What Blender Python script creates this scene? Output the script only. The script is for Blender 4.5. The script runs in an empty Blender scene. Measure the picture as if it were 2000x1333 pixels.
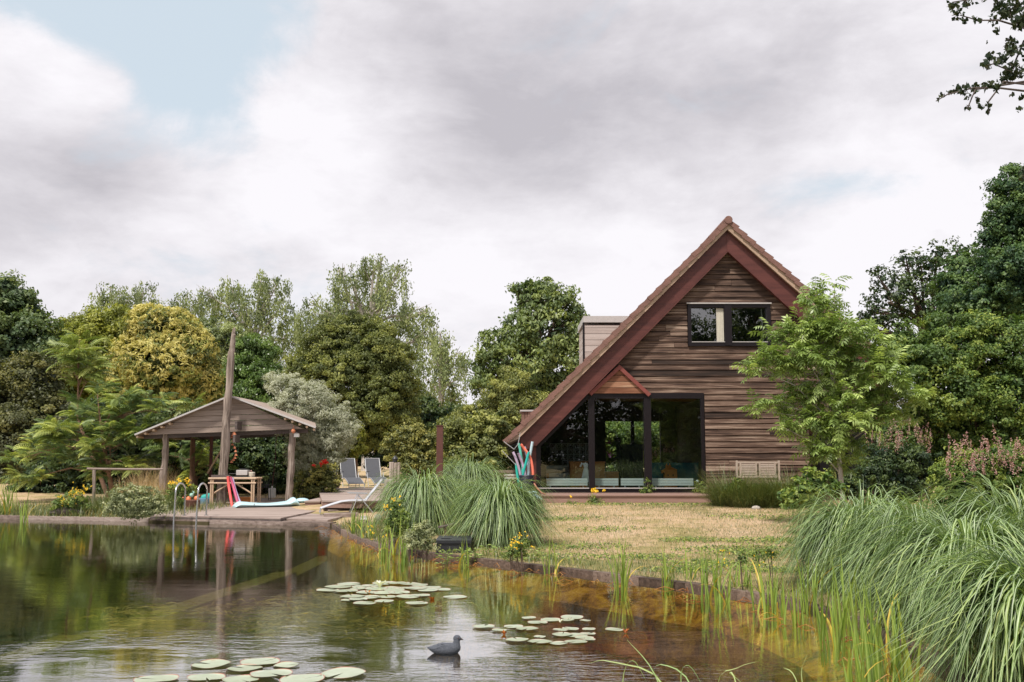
import bpy, math, random
import numpy as np
from mathutils import Vector, Matrix
from mathutils.geometry import delaunay_2d_cdt
random.seed(7)
S = bpy.context.scene
C = S.collection
rad = math.radians
PI = math.pi

# ------------------------------------------------------------------ camera
CAM = (0.0, 0.0, 1.7)
FPX = 1944.0                       # focal length in pixels of the 2000 px wide photo
PITCH = math.atan(221.5/FPX)
cd = bpy.data.cameras.new('camera'); cam = bpy.data.objects.new('camera', cd); C.objects.link(cam)
cd.sensor_width = 36; cd.lens = 36*FPX/2000; cd.clip_end = 2000; cd.clip_start = .05
cam.location = CAM; cam.rotation_euler = (PI/2+PITCH, 0, 0)
S.camera = cam

# ------------------------------------------------------------------ light
SUN_EL, SUN_AZ = rad(60), rad(212)      # azimuth measured from +Y clockwise (towards +X): behind the camera, a little left
sd = (math.cos(SUN_EL)*math.sin(SUN_AZ), math.cos(SUN_EL)*math.cos(SUN_AZ), math.sin(SUN_EL))
ld = bpy.data.lights.new('sun', 'SUN'); lo = bpy.data.objects.new('sun', ld); C.objects.link(lo)
ld.energy = 3.9; ld.angle = rad(5); ld.color = (1, .93, .84)
lo.rotation_euler = Vector(sd).to_track_quat('Z', 'Y').to_euler()
S.view_settings.view_transform = 'Standard'; S.view_settings.look = 'None'
S.view_settings.exposure = 0.3; S.view_settings.gamma = 1

def ND(nt, typ, ins=None, **kw):
    n = nt.nodes.new(typ)
    for k, v in kw.items(): setattr(n, k, v)
    if ins:
        for k, v in ins.items():
            s = n.inputs[k]
            if isinstance(v, bpy.types.NodeSocket): nt.links.new(v, s)
            else: s.default_value = v
    return n
def MA(nt, op, a, b=None, c=None, clamp=False):
    n = nt.nodes.new('ShaderNodeMath'); n.operation = op; n.use_clamp = clamp
    for i, v in enumerate((a, b, c)):
        if v is None: continue
        if isinstance(v, bpy.types.NodeSocket): nt.links.new(v, n.inputs[i])
        else: n.inputs[i].default_value = v
    return n.outputs[0]
def MR(nt, v, a, b, c=0.0, d=1.0, smooth=True):
    n = nt.nodes.new('ShaderNodeMapRange'); n.interpolation_type = 'SMOOTHSTEP' if smooth else 'LINEAR'
    nt.links.new(v, n.inputs[0])
    for i, q in enumerate((a, b, c, d)): n.inputs[i+1].default_value = q
    return n.outputs[0]
def MIX(nt, f, a, b, mode='MIX'):
    n = nt.nodes.new('ShaderNodeMix'); n.data_type = 'RGBA'; n.blend_type = mode
    for i, v in ((0, f), (6, a), (7, b)):
        if isinstance(v, bpy.types.NodeSocket): nt.links.new(v, n.inputs[i])
        elif i == 0: n.inputs[0].default_value = v
        else: n.inputs[i].default_value = (*v, 1) if len(v) == 3 else v
    return n.outputs[2]
def NOISE(nt, vec, scale, detail=4, rough=.55, dist=0.0):
    n = ND(nt, 'ShaderNodeTexNoise', {'Scale': scale, 'Detail': detail, 'Roughness': rough, 'Distortion': dist})
    if vec is not None: nt.links.new(vec, n.inputs['Vector'])
    return n.outputs[0]
def MAPV(nt, vec, scale=(1,1,1), loc=(0,0,0)):
    return ND(nt, 'ShaderNodeMapping', {'Vector': vec, 'Scale': scale, 'Location': loc}).outputs[0]
def RAMP(nt, fac, stops):
    n = nt.nodes.new('ShaderNodeValToRGB'); e = n.color_ramp.elements
    while len(e) < len(stops): e.new(.5)
    for el, (p, c) in zip(e, stops): el.position = p; el.color = (*c, 1)
    nt.links.new(fac, n.inputs[0]); return n.outputs[0]

# ---- the cloudy sky
W_ = bpy.data.worlds.new('World'); S.world = W_; W_.use_nodes = True
wt = W_.node_tree; wt.nodes.clear()
sky = ND(wt, 'ShaderNodeTexSky'); sky.sky_type = 'NISHITA'; sky.sun_disc = False
sky.sun_elevation = SUN_EL; sky.sun_rotation = SUN_AZ; sky.altitude = 50; sky.dust_density = 2.0
tc = ND(wt, 'ShaderNodeTexCoord').outputs['Generated']
def raydir(px, py):
    cx, cy = (px-1000)/FPX, (666.5-py)/FPX
    c, s = math.cos(PITCH), math.sin(PITCH)
    return Vector((cx, c-cy*s, s+cy*c)).normalized()
def blob(px, py, rx):        # soft spot of sky around a compass direction, rx = angular radius in 1/1944 rad
    d = raydir(px, py)
    dt = ND(wt, 'ShaderNodeVectorMath', {0: tc, 1: tuple(d)}, operation='DOT_PRODUCT').outputs['Value']
    k = 1/(1-math.cos(rx/FPX))
    return MA(wt, 'EXPONENT', MA(wt, 'MULTIPLY', MA(wt, 'SUBTRACT', dt, 1.0), k))
def addup(lst):
    o = None
    for (px, py, r, a) in lst:
        b = MA(wt, 'MULTIPLY', blob(px, py, r), a); o = b if o is None else MA(wt, 'ADD', o, b)
    return o
wv = MAPV(wt, tc, (1, 1, 2.4))
n1 = NOISE(wt, wv, 3.2, 9, .56, .35)
n2 = NOISE(wt, MAPV(wt, tc, (1, 1, 2.0), (3.1, 1.7, .4)), 2.0, 4, .45, .2)
n3 = NOISE(wt, wv, 9.0, 8, .6, .2)
n4 = NOISE(wt, MAPV(wt, tc, (1, 1, 1.6), (5, 2, 1)), 7.0, 10, .62, .5)
hole = addup([(120,0,150,.46),(290,50,140,.52),(430,90,120,.46),(370,180,90,.30),(560,30,100,.34),(470,220,60,.12),
              (1600,370,80,.32),(1730,345,80,.34),(1490,395,70,.22),(1850,330,80,.28),(1900,60,120,.12),(40,20,150,.4),
              (130,150,95,-.6),(30,110,90,-.4),(230,160,50,-.25),(620,250,90,-.3),(780,60,200,-.3),(1350,560,250,-.3),(1800,430,150,-.2)])
cov = MA(wt, 'SUBTRACT', MA(wt, 'ADD', MA(wt, 'ADD', MA(wt, 'MULTIPLY', MA(wt, 'SUBTRACT', n1, .5), 1.5), MA(wt, 'MULTIPLY', MA(wt, 'SUBTRACT', n4, .5), 1.5)), .66), hole)
mask = MR(wt, cov, .0, .58)
grey = addup([(60,350,170,.55),(210,330,110,.35),(960,220,230,.34),(760,110,170,.20),(1120,340,230,.26),(1300,90,300,.16),(1560,200,160,.12),
              (430,500,170,.12),(1700,60,260,.10),(130,170,120,-.5),(560,330,120,-.35),(660,270,110,-.2),(1750,450,220,-.3),(1200,520,200,-.22),(180,470,120,-.1)])
shade = MA(wt, 'ADD', MA(wt, 'ADD', MA(wt, 'MULTIPLY', MA(wt, 'SUBTRACT', n2, .5), 1.0), grey), MA(wt, 'ADD', MA(wt, 'MULTIPLY', MA(wt, 'SUBTRACT', n3, .5), 1.0), MA(wt, 'ADD', MA(wt, 'MULTIPLY', MA(wt, 'SUBTRACT', n1, .5), -1.3), MA(wt, 'MULTIPLY', MA(wt, 'SUBTRACT', n4, .5), -.75))))
ccol = RAMP(wt, MA(wt, 'ADD', shade, .24, clamp=True), [(0, (8.7,8.5,8.85)), (.28, (7.8,7.58,7.95)), (.62, (6.4,6.18,6.55)), (1, (5.0,4.82,5.2))])
mul = ND(wt, 'ShaderNodeVectorMath', {0: ccol, 'Scale': 1.0}, operation='SCALE').outputs[0]
blue = MIX(wt, .82, sky.outputs[0], (6.6, 7.5, 8.2))      # thin high veil over the blue
out = MIX(wt, mask, blue, mul)
bg = ND(wt, 'ShaderNodeBackground', {'Color': out, 'Strength': .091})
ND(wt, 'ShaderNodeOutputWorld', {'Surface': bg.outputs[0]})
W_.cycles.sampling_method = 'MANUAL'; W_.cycles.sample_map_resolution = 512

# ------------------------------------------------------------------ helpers
def W(px, py, Y):                  # the point at distance Y that the photo shows at (px, py)
    d = raydir(px, py); t = Y/d.y
    return Vector((CAM[0]+d.x*t, Y, CAM[2]+d.z*t))
def P(px, py, z=0.0):              # the point at height z that the photo shows at (px, py)
    d = raydir(px, py); t = (z-CAM[2])/d.z
    return Vector((d.x*t, d.y*t, z))
def sm(a, b, t):
    t = np.clip((np.asarray(t, float)-a)/(b-a), 0, 1); return t*t*(3-2*t)

def tag(o, label=None, cat=None, group=None, kind=None):
    if label: o['label'] = label
    if cat: o['category'] = cat
    if group: o['group'] = group
    if kind: o['kind'] = kind
    return o
def thing(name, label, cat, loc=(0,0,0), group=None, rz=0):
    o = bpy.data.objects.new(name, None); C.objects.link(o)
    o.empty_display_size = .2
    o.location = loc; o.rotation_euler = (0, 0, rz)
    return tag(o, label, cat, group)
def _fin(name, me, mats, parent, smooth):
    for m in (mats if isinstance(mats, (list, tuple)) else [mats]): me.materials.append(m)
    o = bpy.data.objects.new(name, me); C.objects.link(o)
    if parent is not None:
        o.parent = parent
        if parent.type == 'EMPTY':
            o.matrix_parent_inverse = (Matrix.Translation(parent.location) @ parent.rotation_euler.to_matrix().to_4x4()).inverted()
    if smooth: me.polygons.foreach_set('use_smooth', [True]*len(me.polygons))
    return o
def npmesh(name, V, F, mats, parent=None, tint=None, mid=None, mi=None, smooth=False):
    V = np.ascontiguousarray(V, np.float32); F = np.ascontiguousarray(F, np.int32)
    me = bpy.data.meshes.new(name); k = F.shape[1]
    me.vertices.add(len(V)); me.vertices.foreach_set('co', V.ravel())
    me.loops.add(F.size); me.loops.foreach_set('vertex_index', F.ravel())
    me.polygons.add(len(F)); me.polygons.foreach_set('loop_start', np.arange(0, F.size, k, dtype=np.int32))
    if mi is not None: me.polygons.foreach_set('material_index', np.ascontiguousarray(mi, np.int32))
    me.update(calc_edges=True)
    for nm, a in (('tint', tint), ('mid', mid)):
        if a is not None:
            at = me.attributes.new(nm, 'FLOAT', 'POINT'); at.data.foreach_set('value', np.ascontiguousarray(a, np.float32))
    return _fin(name, me, mats, parent, smooth)

class MB:
    def __init__(s): s.v = []; s.f = []; s.m = []; s.t = []; s.ct = .5
    def add(s, vs, fs, mi=0, t=None):
        b = len(s.v); s.v += [tuple(v) for v in vs]; s.t += [s.ct if t is None else t]*len(vs)
        for f in fs: s.f.append([b+i for i in f]); s.m.append(mi)
    def hexa(s, p, mi=0, t=None):      # 8 points: bottom ring 0-3, top ring 4-7
        s.add(p, [(3,2,1,0),(4,5,6,7),(0,1,5,4),(1,2,6,5),(2,3,7,6),(3,0,4,7)], mi, t)
    def box(s, a, b, mi=0, t=None):
        x0,y0,z0 = a; x1,y1,z1 = b
        s.hexa([(x0,y0,z0),(x1,y0,z0),(x1,y1,z0),(x0,y1,z0),(x0,y0,z1),(x1,y0,z1),(x1,y1,z1),(x0,y1,z1)], mi, t)
    def bar(s, p0, p1, w, h, up=(0,0,1), mi=0, t=None, w1=None, h1=None):
        p0 = Vector(p0); p1 = Vector(p1); d = (p1-p0).normalized(); u = Vector(up)
        r = d.cross(u)
        if r.length < 1e-4: r = d.cross(Vector((0,1,0)))
        r.normalize(); u = r.cross(d).normalized(); w1 = w if w1 is None else w1; h1 = h if h1 is None else h1
        q = []
        for p, ww, hh in ((p0, w, h), (p1, w1, h1)):
            q += [p-r*ww/2-u*hh/2, p+r*ww/2-u*hh/2, p+r*ww/2+u*hh/2, p-r*ww/2+u*hh/2]
        s.hexa(q, mi, t)
    def tube(s, pts, r, n=8, mi=0, t=None, cap=True):
        pts = [Vector(p) for p in pts]; L = len(pts)
        rs = r if isinstance(r, (list, tuple)) else [r]*L
        vs = []; ref = None
        for i, p in enumerate(pts):
            d = (pts[min(i+1, L-1)]-pts[max(i-1, 0)]).normalized()
            if ref is None:
                ref = d.cross(Vector((0,0,1)) if abs(d.z) < .9 else Vector((1,0,0))).normalized()
            ref = (ref-d*ref.dot(d)).normalized(); b = d.cross(ref)
            for k in range(n):
                a = 2*PI*k/n; vs.append(p+(ref*math.cos(a)+b*math.sin(a))*rs[i])
        fs = [(i*n+k, i*n+(k+1)%n, (i+1)*n+(k+1)%n, (i+1)*n+k) for i in range(L-1) for k in range(n)]
        if cap: fs += [tuple(range(n))[::-1], tuple((L-1)*n+k for k in range(n))]
        s.add(vs, fs, mi, t)
    def lathe(s, c, prof, n=20, mi=0, t=None, sx=1, sy=1):
        c = Vector(c); vs = [c+Vector((r*math.cos(2*PI*k/n)*sx, r*math.sin(2*PI*k/n)*sy, z)) for r, z in prof for k in range(n)]
        L = len(prof)
        fs = [(i*n+k, i*n+(k+1)%n, (i+1)*n+(k+1)%n, (i+1)*n+k) for i in range(L-1) for k in range(n)]
        fs += [tuple(range(n))[::-1], tuple((L-1)*n+k for k in range(n))]
        s.add(vs, fs, mi, t)
    def ball(s, c, r, mi=0, t=None, n=10, m=6, sc=(1,1,1)):
        prof = [(max(1e-4, r*math.sin(PI*i/m)), -r*math.cos(PI*i/m)*sc[2]) for i in range(m+1)]
        s.lathe(c, prof, n, mi, t, sc[0], sc[1])
    def prism(s, poly, y0, y1, mi=0, t=None):      # poly of (x,z) extruded along Y
        n = len(poly); vs = [(x, y0, z) for x, z in poly]+[(x, y1, z) for x, z in poly]
        s.add(vs, [tuple(range(n)), tuple(range(n, 2*n))[::-1]]+[(i, (i+1)%n+0, (i+1)%n+n, i+n) for i in range(n)][::1], mi, t)
    def prismz(s, poly, z0, z1, mi=0, t=None):
        n = len(poly); vs = [(x, y, z0) for x, y in poly]+[(x, y, z1) for x, y in poly]
        s.add(vs, [tuple(range(n))[::-1], tuple(range(n, 2*n))]+[(i, (i+1)%n, (i+1)%n+n, i+n) for i in range(n)], mi, t)
    def build(s, name, mats, parent=None, smooth=False, bevel=0):
        me = bpy.data.meshes.new(name); me.from_pydata(s.v, [], s.f)
        me.polygons.foreach_set('material_index', s.m)
        at = me.attributes.new('tint', 'FLOAT', 'POINT'); at.data.foreach_set('value', s.t)
        o = _fin(name, me, mats, parent, smooth)
        if smooth: 
            me.set_sharp_from_angle(angle=rad(40))
        if bevel:
            b = o.modifiers.new('bevel', 'BEVEL'); b.width = bevel; b.segments = 2; b.limit_method = 'ANGLE'
        return o
def copy_tree(o, parent=None):
    c = o.copy(); C.objects.link(c)
    if parent is not None: c.parent = parent
    for ch in list(o.children): copy_tree(ch, c)
    return c

# ------------------------------------------------------------------ materials
def newmat(name):
    m = bpy.data.materials.new(name); m.use_nodes = True; nt = m.node_tree
    b = nt.nodes['Principled BSDF']; return m, nt, b
def OBJ(nt): return ND(nt, 'ShaderNodeNewGeometry').outputs['Position']
def plain(name, col, rough=.5, metal=0, spec=.5, var=.12, scale=12, bump=0, bs=40):
    m, nt, b = newmat(name); p = OBJ(nt)
    n = NOISE(nt, p, scale, 5, .6)
    c = MIX(nt, n, tuple(x*(1-var*1.6) for x in col), tuple(min(1, x*(1+var*1.3)) for x in col))
    nt.links.new(c, b.inputs['Base Color']); b.inputs['Roughness'].default_value = rough
    b.inputs['Metallic'].default_value = metal; b.inputs['Specular IOR Level'].default_value = spec
    if bump:
        bn = ND(nt, 'ShaderNodeBump', {'Strength': bump, 'Distance': .02, 'Height': NOISE(nt, p, bs, 5, .65)})
        nt.links.new(bn.outputs[0], b.inputs['Normal'])
    return m
def wood(name, stops, ax='x', grain=1.0, rough=.75, fine=26, along=1.1, spec=.25, bump=.35):
    m, nt, b = newmat(name); p = OBJ(nt)
    sc = {'x': (along, fine, fine), 'y': (fine, along, fine), 'z': (fine, fine, along)}[ax]
    tn = ND(nt, 'ShaderNodeAttribute', attribute_name='tint').outputs['Fac']
    off = ND(nt, 'ShaderNodeCombineXYZ', {0: MA(nt, 'MULTIPLY', tn, 37.0), 1: MA(nt, 'MULTIPLY', tn, 19.0), 2: MA(nt, 'MULTIPLY', tn, 53.0)}).outputs[0]
    pv = ND(nt, 'ShaderNodeVectorMath', {0: MAPV(nt, p, sc), 1: off}, operation='ADD').outputs[0]
    g = NOISE(nt, pv, 1.0, 6, .62, .4)
    l = NOISE(nt, MAPV(nt, p, (.9, .9, .9)), 1.3, 3, .5)
    f = MA(nt, 'ADD', MA(nt, 'MULTIPLY', MA(nt, 'SUBTRACT', g, .5), 1.5*grain), MA(nt, 'ADD', MA(nt, 'MULTIPLY', tn, .62), MA(nt, 'MULTIPLY', l, .38)), clamp=True)
    nt.links.new(RAMP(nt, f, stops), b.inputs['Base Color'])
    b.inputs['Roughness'].default_value = rough; b.inputs['Specular IOR Level'].default_value = spec
    bn = ND(nt, 'ShaderNodeBump', {'Strength': bump, 'Distance': .01, 'Height': g})
    nt.links.new(bn.outputs[0], b.inputs['Normal'])
    return m
def leafmat(name, stops, rough=.5, trans=.3, tcol=None, spec=.35):
    m = bpy.data.materials.new(name); m.use_nodes = True; nt = m.node_tree; nt.nodes.clear()
    tn = ND(nt, 'ShaderNodeAttribute', attribute_name='tint').outputs['Fac']
    c = RAMP(nt, tn, stops)
    b = ND(nt, 'ShaderNodeBsdfPrincipled', {'Base Color': c, 'Roughness': rough, 'Specular IOR Level': spec})
    t = ND(nt, 'ShaderNodeBsdfTranslucent', {'Color': MIX(nt, 1.0, c, tcol or (1.15, 1.2, .55), 'MULTIPLY')})
    mx = ND(nt, 'ShaderNodeMixShader', {0: trans, 1: b.outputs[0], 2: t.outputs[0]})
    ND(nt, 'ShaderNodeOutputMaterial', {0: mx.outputs[0]}); return m
def blademat(name, stops, midc, rough=.4):
    m = bpy.data.materials.new(name); m.use_nodes = True; nt = m.node_tree; nt.nodes.clear()
    tn = ND(nt, 'ShaderNodeAttribute', attribute_name='tint').outputs['Fac']
    md = ND(nt, 'ShaderNodeAttribute', attribute_name='mid').outputs['Fac']
    c = MIX(nt, MR(nt, md, .55, .9), RAMP(nt, tn, stops), midc)
    b = ND(nt, 'ShaderNodeBsdfPrincipled', {'Base Color': c, 'Roughness': rough, 'Specular IOR Level': .6})
    t = ND(nt, 'ShaderNodeBsdfTranslucent', {'Color': MIX(nt, 1.0, c, (1.1, 1.15, .55), 'MULTIPLY')})
    mx = ND(nt, 'ShaderNodeMixShader', {0: .28, 1: b.outputs[0], 2: t.outputs[0]})
    ND(nt, 'ShaderNodeOutputMaterial', {0: mx.outputs[0]}); return m

M = {}
M['clad'] = wood('weathered_cladding', [(0,(.012,.008,.006)),(.28,(.038,.022,.016)),(.5,(.115,.070,.050)),(.72,(.27,.195,.148)),(1,(.44,.36,.29))], 'x', 1.0, .7, 30, .9)
M['clad2'] = wood('orange_cladding', [(0,(.05,.022,.016)),(.35,(.16,.065,.035)),(.7,(.30,.15,.09)),(1,(.42,.28,.19))], 'x', .9, .65)
M['clad_grey'] = wood('silver_cladding', [(0,(.25,.2,.18)),(.5,(.42,.36,.33)),(1,(.55,.5,.47))], 'x', .6)
M['clad_v'] = wood('brown_vertical_boards', [(0,(.10,.055,.04)),(.5,(.22,.13,.10)),(1,(.32,.2,.16))], 'z', .6)
M['beam'] = wood('red_stained_beam', [(0,(.035,.012,.011)),(.45,(.085,.025,.021)),(.8,(.13,.040,.033)),(1,(.20,.078,.062))], 'x', .7, .5, 9, .8, .4, .15)
M['redtrim'] = plain('red_trim', (.20,.05,.04), .55, var=.25, scale=9)
M['tan'] = plain('tan_trim', (.42,.30,.22), .7, var=.3, scale=6)
M['soffit'] = wood('soffit_boards', [(0,(.06,.035,.03)),(.5,(.14,.08,.06)),(1,(.22,.14,.1))], 'y', .6)
M['tile'] = plain('roof_tile', (.20,.105,.085), .8, var=.35, scale=7, bump=.4, bs=30)
M['frame'] = plain('dark_frame', (.010,.007,.009), .4, var=.2, spec=.3)
M['trimgrey'] = plain('grey_metal_trim', (.45,.43,.42), .5, var=.1)
M['deck'] = wood('deck_boards', [(0,(.17,.125,.105)),(.5,(.33,.265,.235)),(1,(.45,.375,.34))], 'x', .55, .7, 18, 1.0)
M['deckred'] = wood('reddish_deck_boards', [(0,(.15,.09,.075)),(.5,(.28,.18,.15)),(1,(.38,.27,.23))], 'x', .55)
M['kerb'] = wood('dark_pond_kerb', [(0,(.035,.024,.018)),(.45,(.10,.07,.055)),(1,(.25,.19,.155))], 'x', 1.1, .8)
M['edge'] = wood('pond_timber', [(0,(.07,.05,.04)),(.45,(.23,.175,.15)),(1,(.42,.35,.31))], 'x', .9, .8)
M['oldwood'] = wood('old_post_wood', [(0,(.05,.037,.030)),(.4,(.20,.157,.13)),(1,(.44,.37,.32))], 'z', 1.6, .85, 22, 1.0)
M['gable'] = wood('grey_gable_boards', [(0,(.12,.092,.078)),(.45,(.29,.23,.195)),(1,(.46,.385,.335))], 'x', .8, .8)
M['bamboo'] = plain('bamboo', (.50,.36,.24), .5, var=.25, scale=10)
M['bark'] = plain('tree_bark', (.14,.10,.075), .9, var=.35, scale=9, bump=.7, bs=14)
M['barkred'] = plain('reddish_bark', (.22,.13,.085), .9, var=.3, scale=9, bump=.6, bs=14)
M['barkpale'] = plain('pale_bark', (.42,.38,.34), .8, var=.4, scale=5, bump=.3, bs=14)
M['rust'] = plain('rusty_steel', (.095,.035,.027), .8, var=.35, scale=6, bump=.2)
M['steel'] = plain('brushed_steel', (.6,.6,.6), .22, metal=1, var=.05)
M['alu'] = plain('pale_aluminium', (.45,.46,.48), .4, metal=.5, var=.06)
M['mesh'] = plain('grey_mesh_fabric', (.085,.09,.105), .6, var=.1, bump=.2, bs=300)
M['meshlight'] = plain('light_grey_mesh_fabric', (.50,.52,.57), .6, var=.1, bump=.2, bs=300)
M['black'] = plain('black_plastic', (.02,.022,.026), .45, var=.2)
M['blackiron'] = plain('black_iron', (.015,.015,.018), .5)
M['navy'] = plain('navy_weave', (.018,.022,.045), .5, var=.2)
M['white'] = plain('white_paint', (.75,.74,.72), .5, var=.06)
M['cream'] = plain('cream_cloth', (.55,.52,.44), .8, var=.06)
M['radiator'] = plain('radiator_white', (.80,.80,.76), .4, var=.03)
M['orangewood'] = wood('orange_wood', [(0,(.30,.10,.03)),(.5,(.52,.20,.06)),(1,(.62,.30,.10))], 'z', .5, .45)
M['teal_panel'] = plain('teal_painted_panel', (.012,.16,.20), .6, var=.5, scale=3)
M['orange'] = plain('orange_paint', (.75,.26,.05), .5, var=.15)
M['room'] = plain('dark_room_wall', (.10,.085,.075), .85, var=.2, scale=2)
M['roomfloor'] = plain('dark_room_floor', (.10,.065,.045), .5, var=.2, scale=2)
M['stone'] = plain('pale_stone', (.42,.38,.34), .9, var=.3, scale=20, bump=.6, bs=30)
M['decoy'] = plain('grey_decoy', (.105,.118,.145), .55, var=.6, scale=90, bump=1.0, bs=110)
M['terracotta'] = plain('terracotta', (.55,.20,.10), .7, var=.25)
M['wicker'] = plain('brown_wicker', (.17,.075,.05), .7, var=.4, scale=50, bump=.8, bs=90)
M['airbed'] = plain('pale_blue_vinyl', (.46,.66,.72), .35, var=.08)
M['dkwood'] = wood('dark_wet_wood', [(0,(.04,.03,.03)),(.5,(.10,.08,.075)),(1,(.2,.17,.15))], 'x', .8)
M['teak'] = wood('weathered_teak', [(0,(.25,.19,.15)),(.5,(.42,.34,.28)),(1,(.55,.46,.40))], 'x', .6)
M['skin'] = plain('skin', (.35,.2,.15), .6, var=.05)
M['cloth_dark'] = plain('dark_clothes', (.014,.016,.022), .9, var=.2)
M['hair'] = plain('dark_hair', (.02,.014,.012), .5, var=.2)
M['copper'] = plain('copper_pipe', (.45,.20,.13), .4, metal=.3)
def TWOSIDED(nt, ior):      # a thin sheet reflects the same from either side
    return MA(nt, 'SUBTRACT', ior, MA(nt, 'MULTIPLY', ND(nt, 'ShaderNodeNewGeometry').outputs['Backfacing'], ior-1/ior))
def glassmat(name, refl=1.0, tint=(.86,.92,.92)):
    m = bpy.data.materials.new(name); m.use_nodes = True; nt = m.node_tree; nt.nodes.clear()
    fr = MA(nt, 'MULTIPLY', ND(nt, 'ShaderNodeFresnel', {'IOR': TWOSIDED(nt, 1.52)}).outputs[0], refl, clamp=True)
    a = ND(nt, 'ShaderNodeBsdfTransparent', {'Color': (*tint, 1)}); g = ND(nt, 'ShaderNodeBsdfGlossy', {'Roughness': 0.0})
    mx = ND(nt, 'ShaderNodeMixShader', {0: fr, 1: a.outputs[0], 2: g.outputs[0]})
    ND(nt, 'ShaderNodeOutputMaterial', {0: mx.outputs[0]}); return m
M['glass'] = glassmat('window_glass', 2.8, (.66,.76,.76))
M['glassup'] = glassmat('upper_window_glass', 6.0, (.5,.56,.58))

# ------------------------------------------------------------------ ground, pond
edge_px = [(650,1023),(668,1034),(700,1049),(740,1062),(800,1073),(860,1082),(930,1090),(1000,1098),(1080,1107),(1160,1116),
           (1250,1127),(1340,1138),(1420,1149),(1500,1162),(1570,1177),(1640,1197),(1710,1223),(1780,1258),(1850,1298),(1910,1338)]
EZ = .065
shore = [P(x, y, EZ) for x, y in edge_px]
left_edge = [P(-160,1006,EZ), P(40,1010,EZ), P(290,1015,EZ)]
left_edge = [Vector((-40, left_edge[0].y+1.2, EZ))]+left_edge
last = shore[-1]; prev = shore[-2]; d_ = (last-prev).normalized()
pond = [(p.x, p.y) for p in left_edge]+[(p.x, p.y) for p in shore]
pond += [(last.x+d_.x*1.2, last.y+d_.y*1.6), (2.9, 4.0), (0, 3.6), (-5, 3.8), (-12, 2.5), (-25, 5), (-40, 9)]
def inside(poly, x, y):
    c = False; n = len(poly)
    for i in range(n):
        x0, y0 = poly[i]; x1, y1 = poly[(i+1)%n]
        if (y0 > y) != (y1 > y) and x < (x1-x0)*(y-y0)/(y1-y0)+x0: c = not c
    return c
def shoredist(x, y):
    d = np.full(np.broadcast(x, y).shape, 1e9)
    for i in range(len(pond)):
        (x0, y0), (x1, y1) = pond[i], pond[(i+1)%len(pond)]
        L2 = (x1-x0)**2+(y1-y0)**2; t = np.clip(((x-x0)*(x1-x0)+(y-y0)*(y1-y0))/L2, 0, 1)
        d = np.minimum(d, np.hypot(x-x0-t*(x1-x0), y-y0-t*(y1-y0)))
    return d
def gz(x, y):
    x = np.asarray(x, float); y = np.asarray(y, float)
    return .055 + .35*sm(14.5, 26.5, y)*sm(-9, -3, x)*sm(.2, 6, shoredist(x, y)) + .26*sm(30, 42, y)*(1-sm(-9, -3, x)) - .03*sm(45, 80, y)
pts = [Vector(p) for p in pond]; npond = len(pts)
edges = [(i, (i+1)%npond) for i in range(npond)]
xs = list(np.arange(-24, 24, .8)); ys = list(np.arange(-3, 44, .8))
for x in xs:
    for y in ys:
        xx, yy = x+random.uniform(-.1,.1), y+random.uniform(-.1,.1)
        if not inside(pond, xx, yy): pts.append(Vector((xx, yy)))
for x in list(range(-400, 401, 25)):
    for y in list(range(-200, 601, 25)):
        if not (-25 < x < 25 and -4 < y < 45) and not inside(pond, x, y): pts.append(Vector((x, y)))
r = delaunay_2d_cdt(pts, edges, [], 0, 1e-5)
gv, gf = r[0], r[2]
gf = [list(f) for f in gf if not inside(pond, sum(gv[i].x for i in f)/len(f), sum(gv[i].y for i in f)/len(f))]
gxy = np.array([(v.x, v.y) for v in gv]); gzv = gz(gxy[:,0], gxy[:,1])
gm, nt, b = newmat('dry_lawn_and_field'); p = OBJ(nt)
na = NOISE(nt, p, .75, 6, .65, .5); nb = NOISE(nt, p, 6, 6, .7); nc = NOISE(nt, p, 40, 4, .7)
sp = ND(nt, 'ShaderNodeSeparateXYZ', {0: p})
near = MR(nt, sp.outputs[1], 14.5, 20.5, .26, -.02)      # the strip watered by the pond stays greener
f = MA(nt, 'ADD', MA(nt, 'ADD', MA(nt, 'MULTIPLY', MA(nt, 'SUBTRACT', na, .5), 2.4), MA(nt, 'MULTIPLY', MA(nt, 'SUBTRACT', nb, .5), 1.0)), MA(nt, 'ADD', near, .42), clamp=True)
c = RAMP(nt, f, [(0,(.72,.54,.37)),(.35,(.62,.46,.29)),(.6,(.40,.34,.16)),(1,(.20,.23,.08))])
c = MIX(nt, MA(nt, 'MULTIPLY', nc, .6), c, (.20,.13,.07), 'MIX')
nt.links.new(c, b.inputs['Base Color']); b.inputs['Roughness'].default_value = .95; b.inputs['Specular IOR Level'].default_value = .1
nt.links.new(ND(nt, 'ShaderNodeBump', {'Strength': .8, 'Distance': .05, 'Height': nc}).outputs[0], b.inputs['Normal'])
me = bpy.data.meshes.new('ground'); me.from_pydata([(x, y, z) for (x, y), z in zip(gxy, gzv)], [], gf)
go = _fin('ground', me, gm, None, True); tag(go, kind='structure', label='dry straw-coloured lawn and field ground around the pond')

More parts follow.
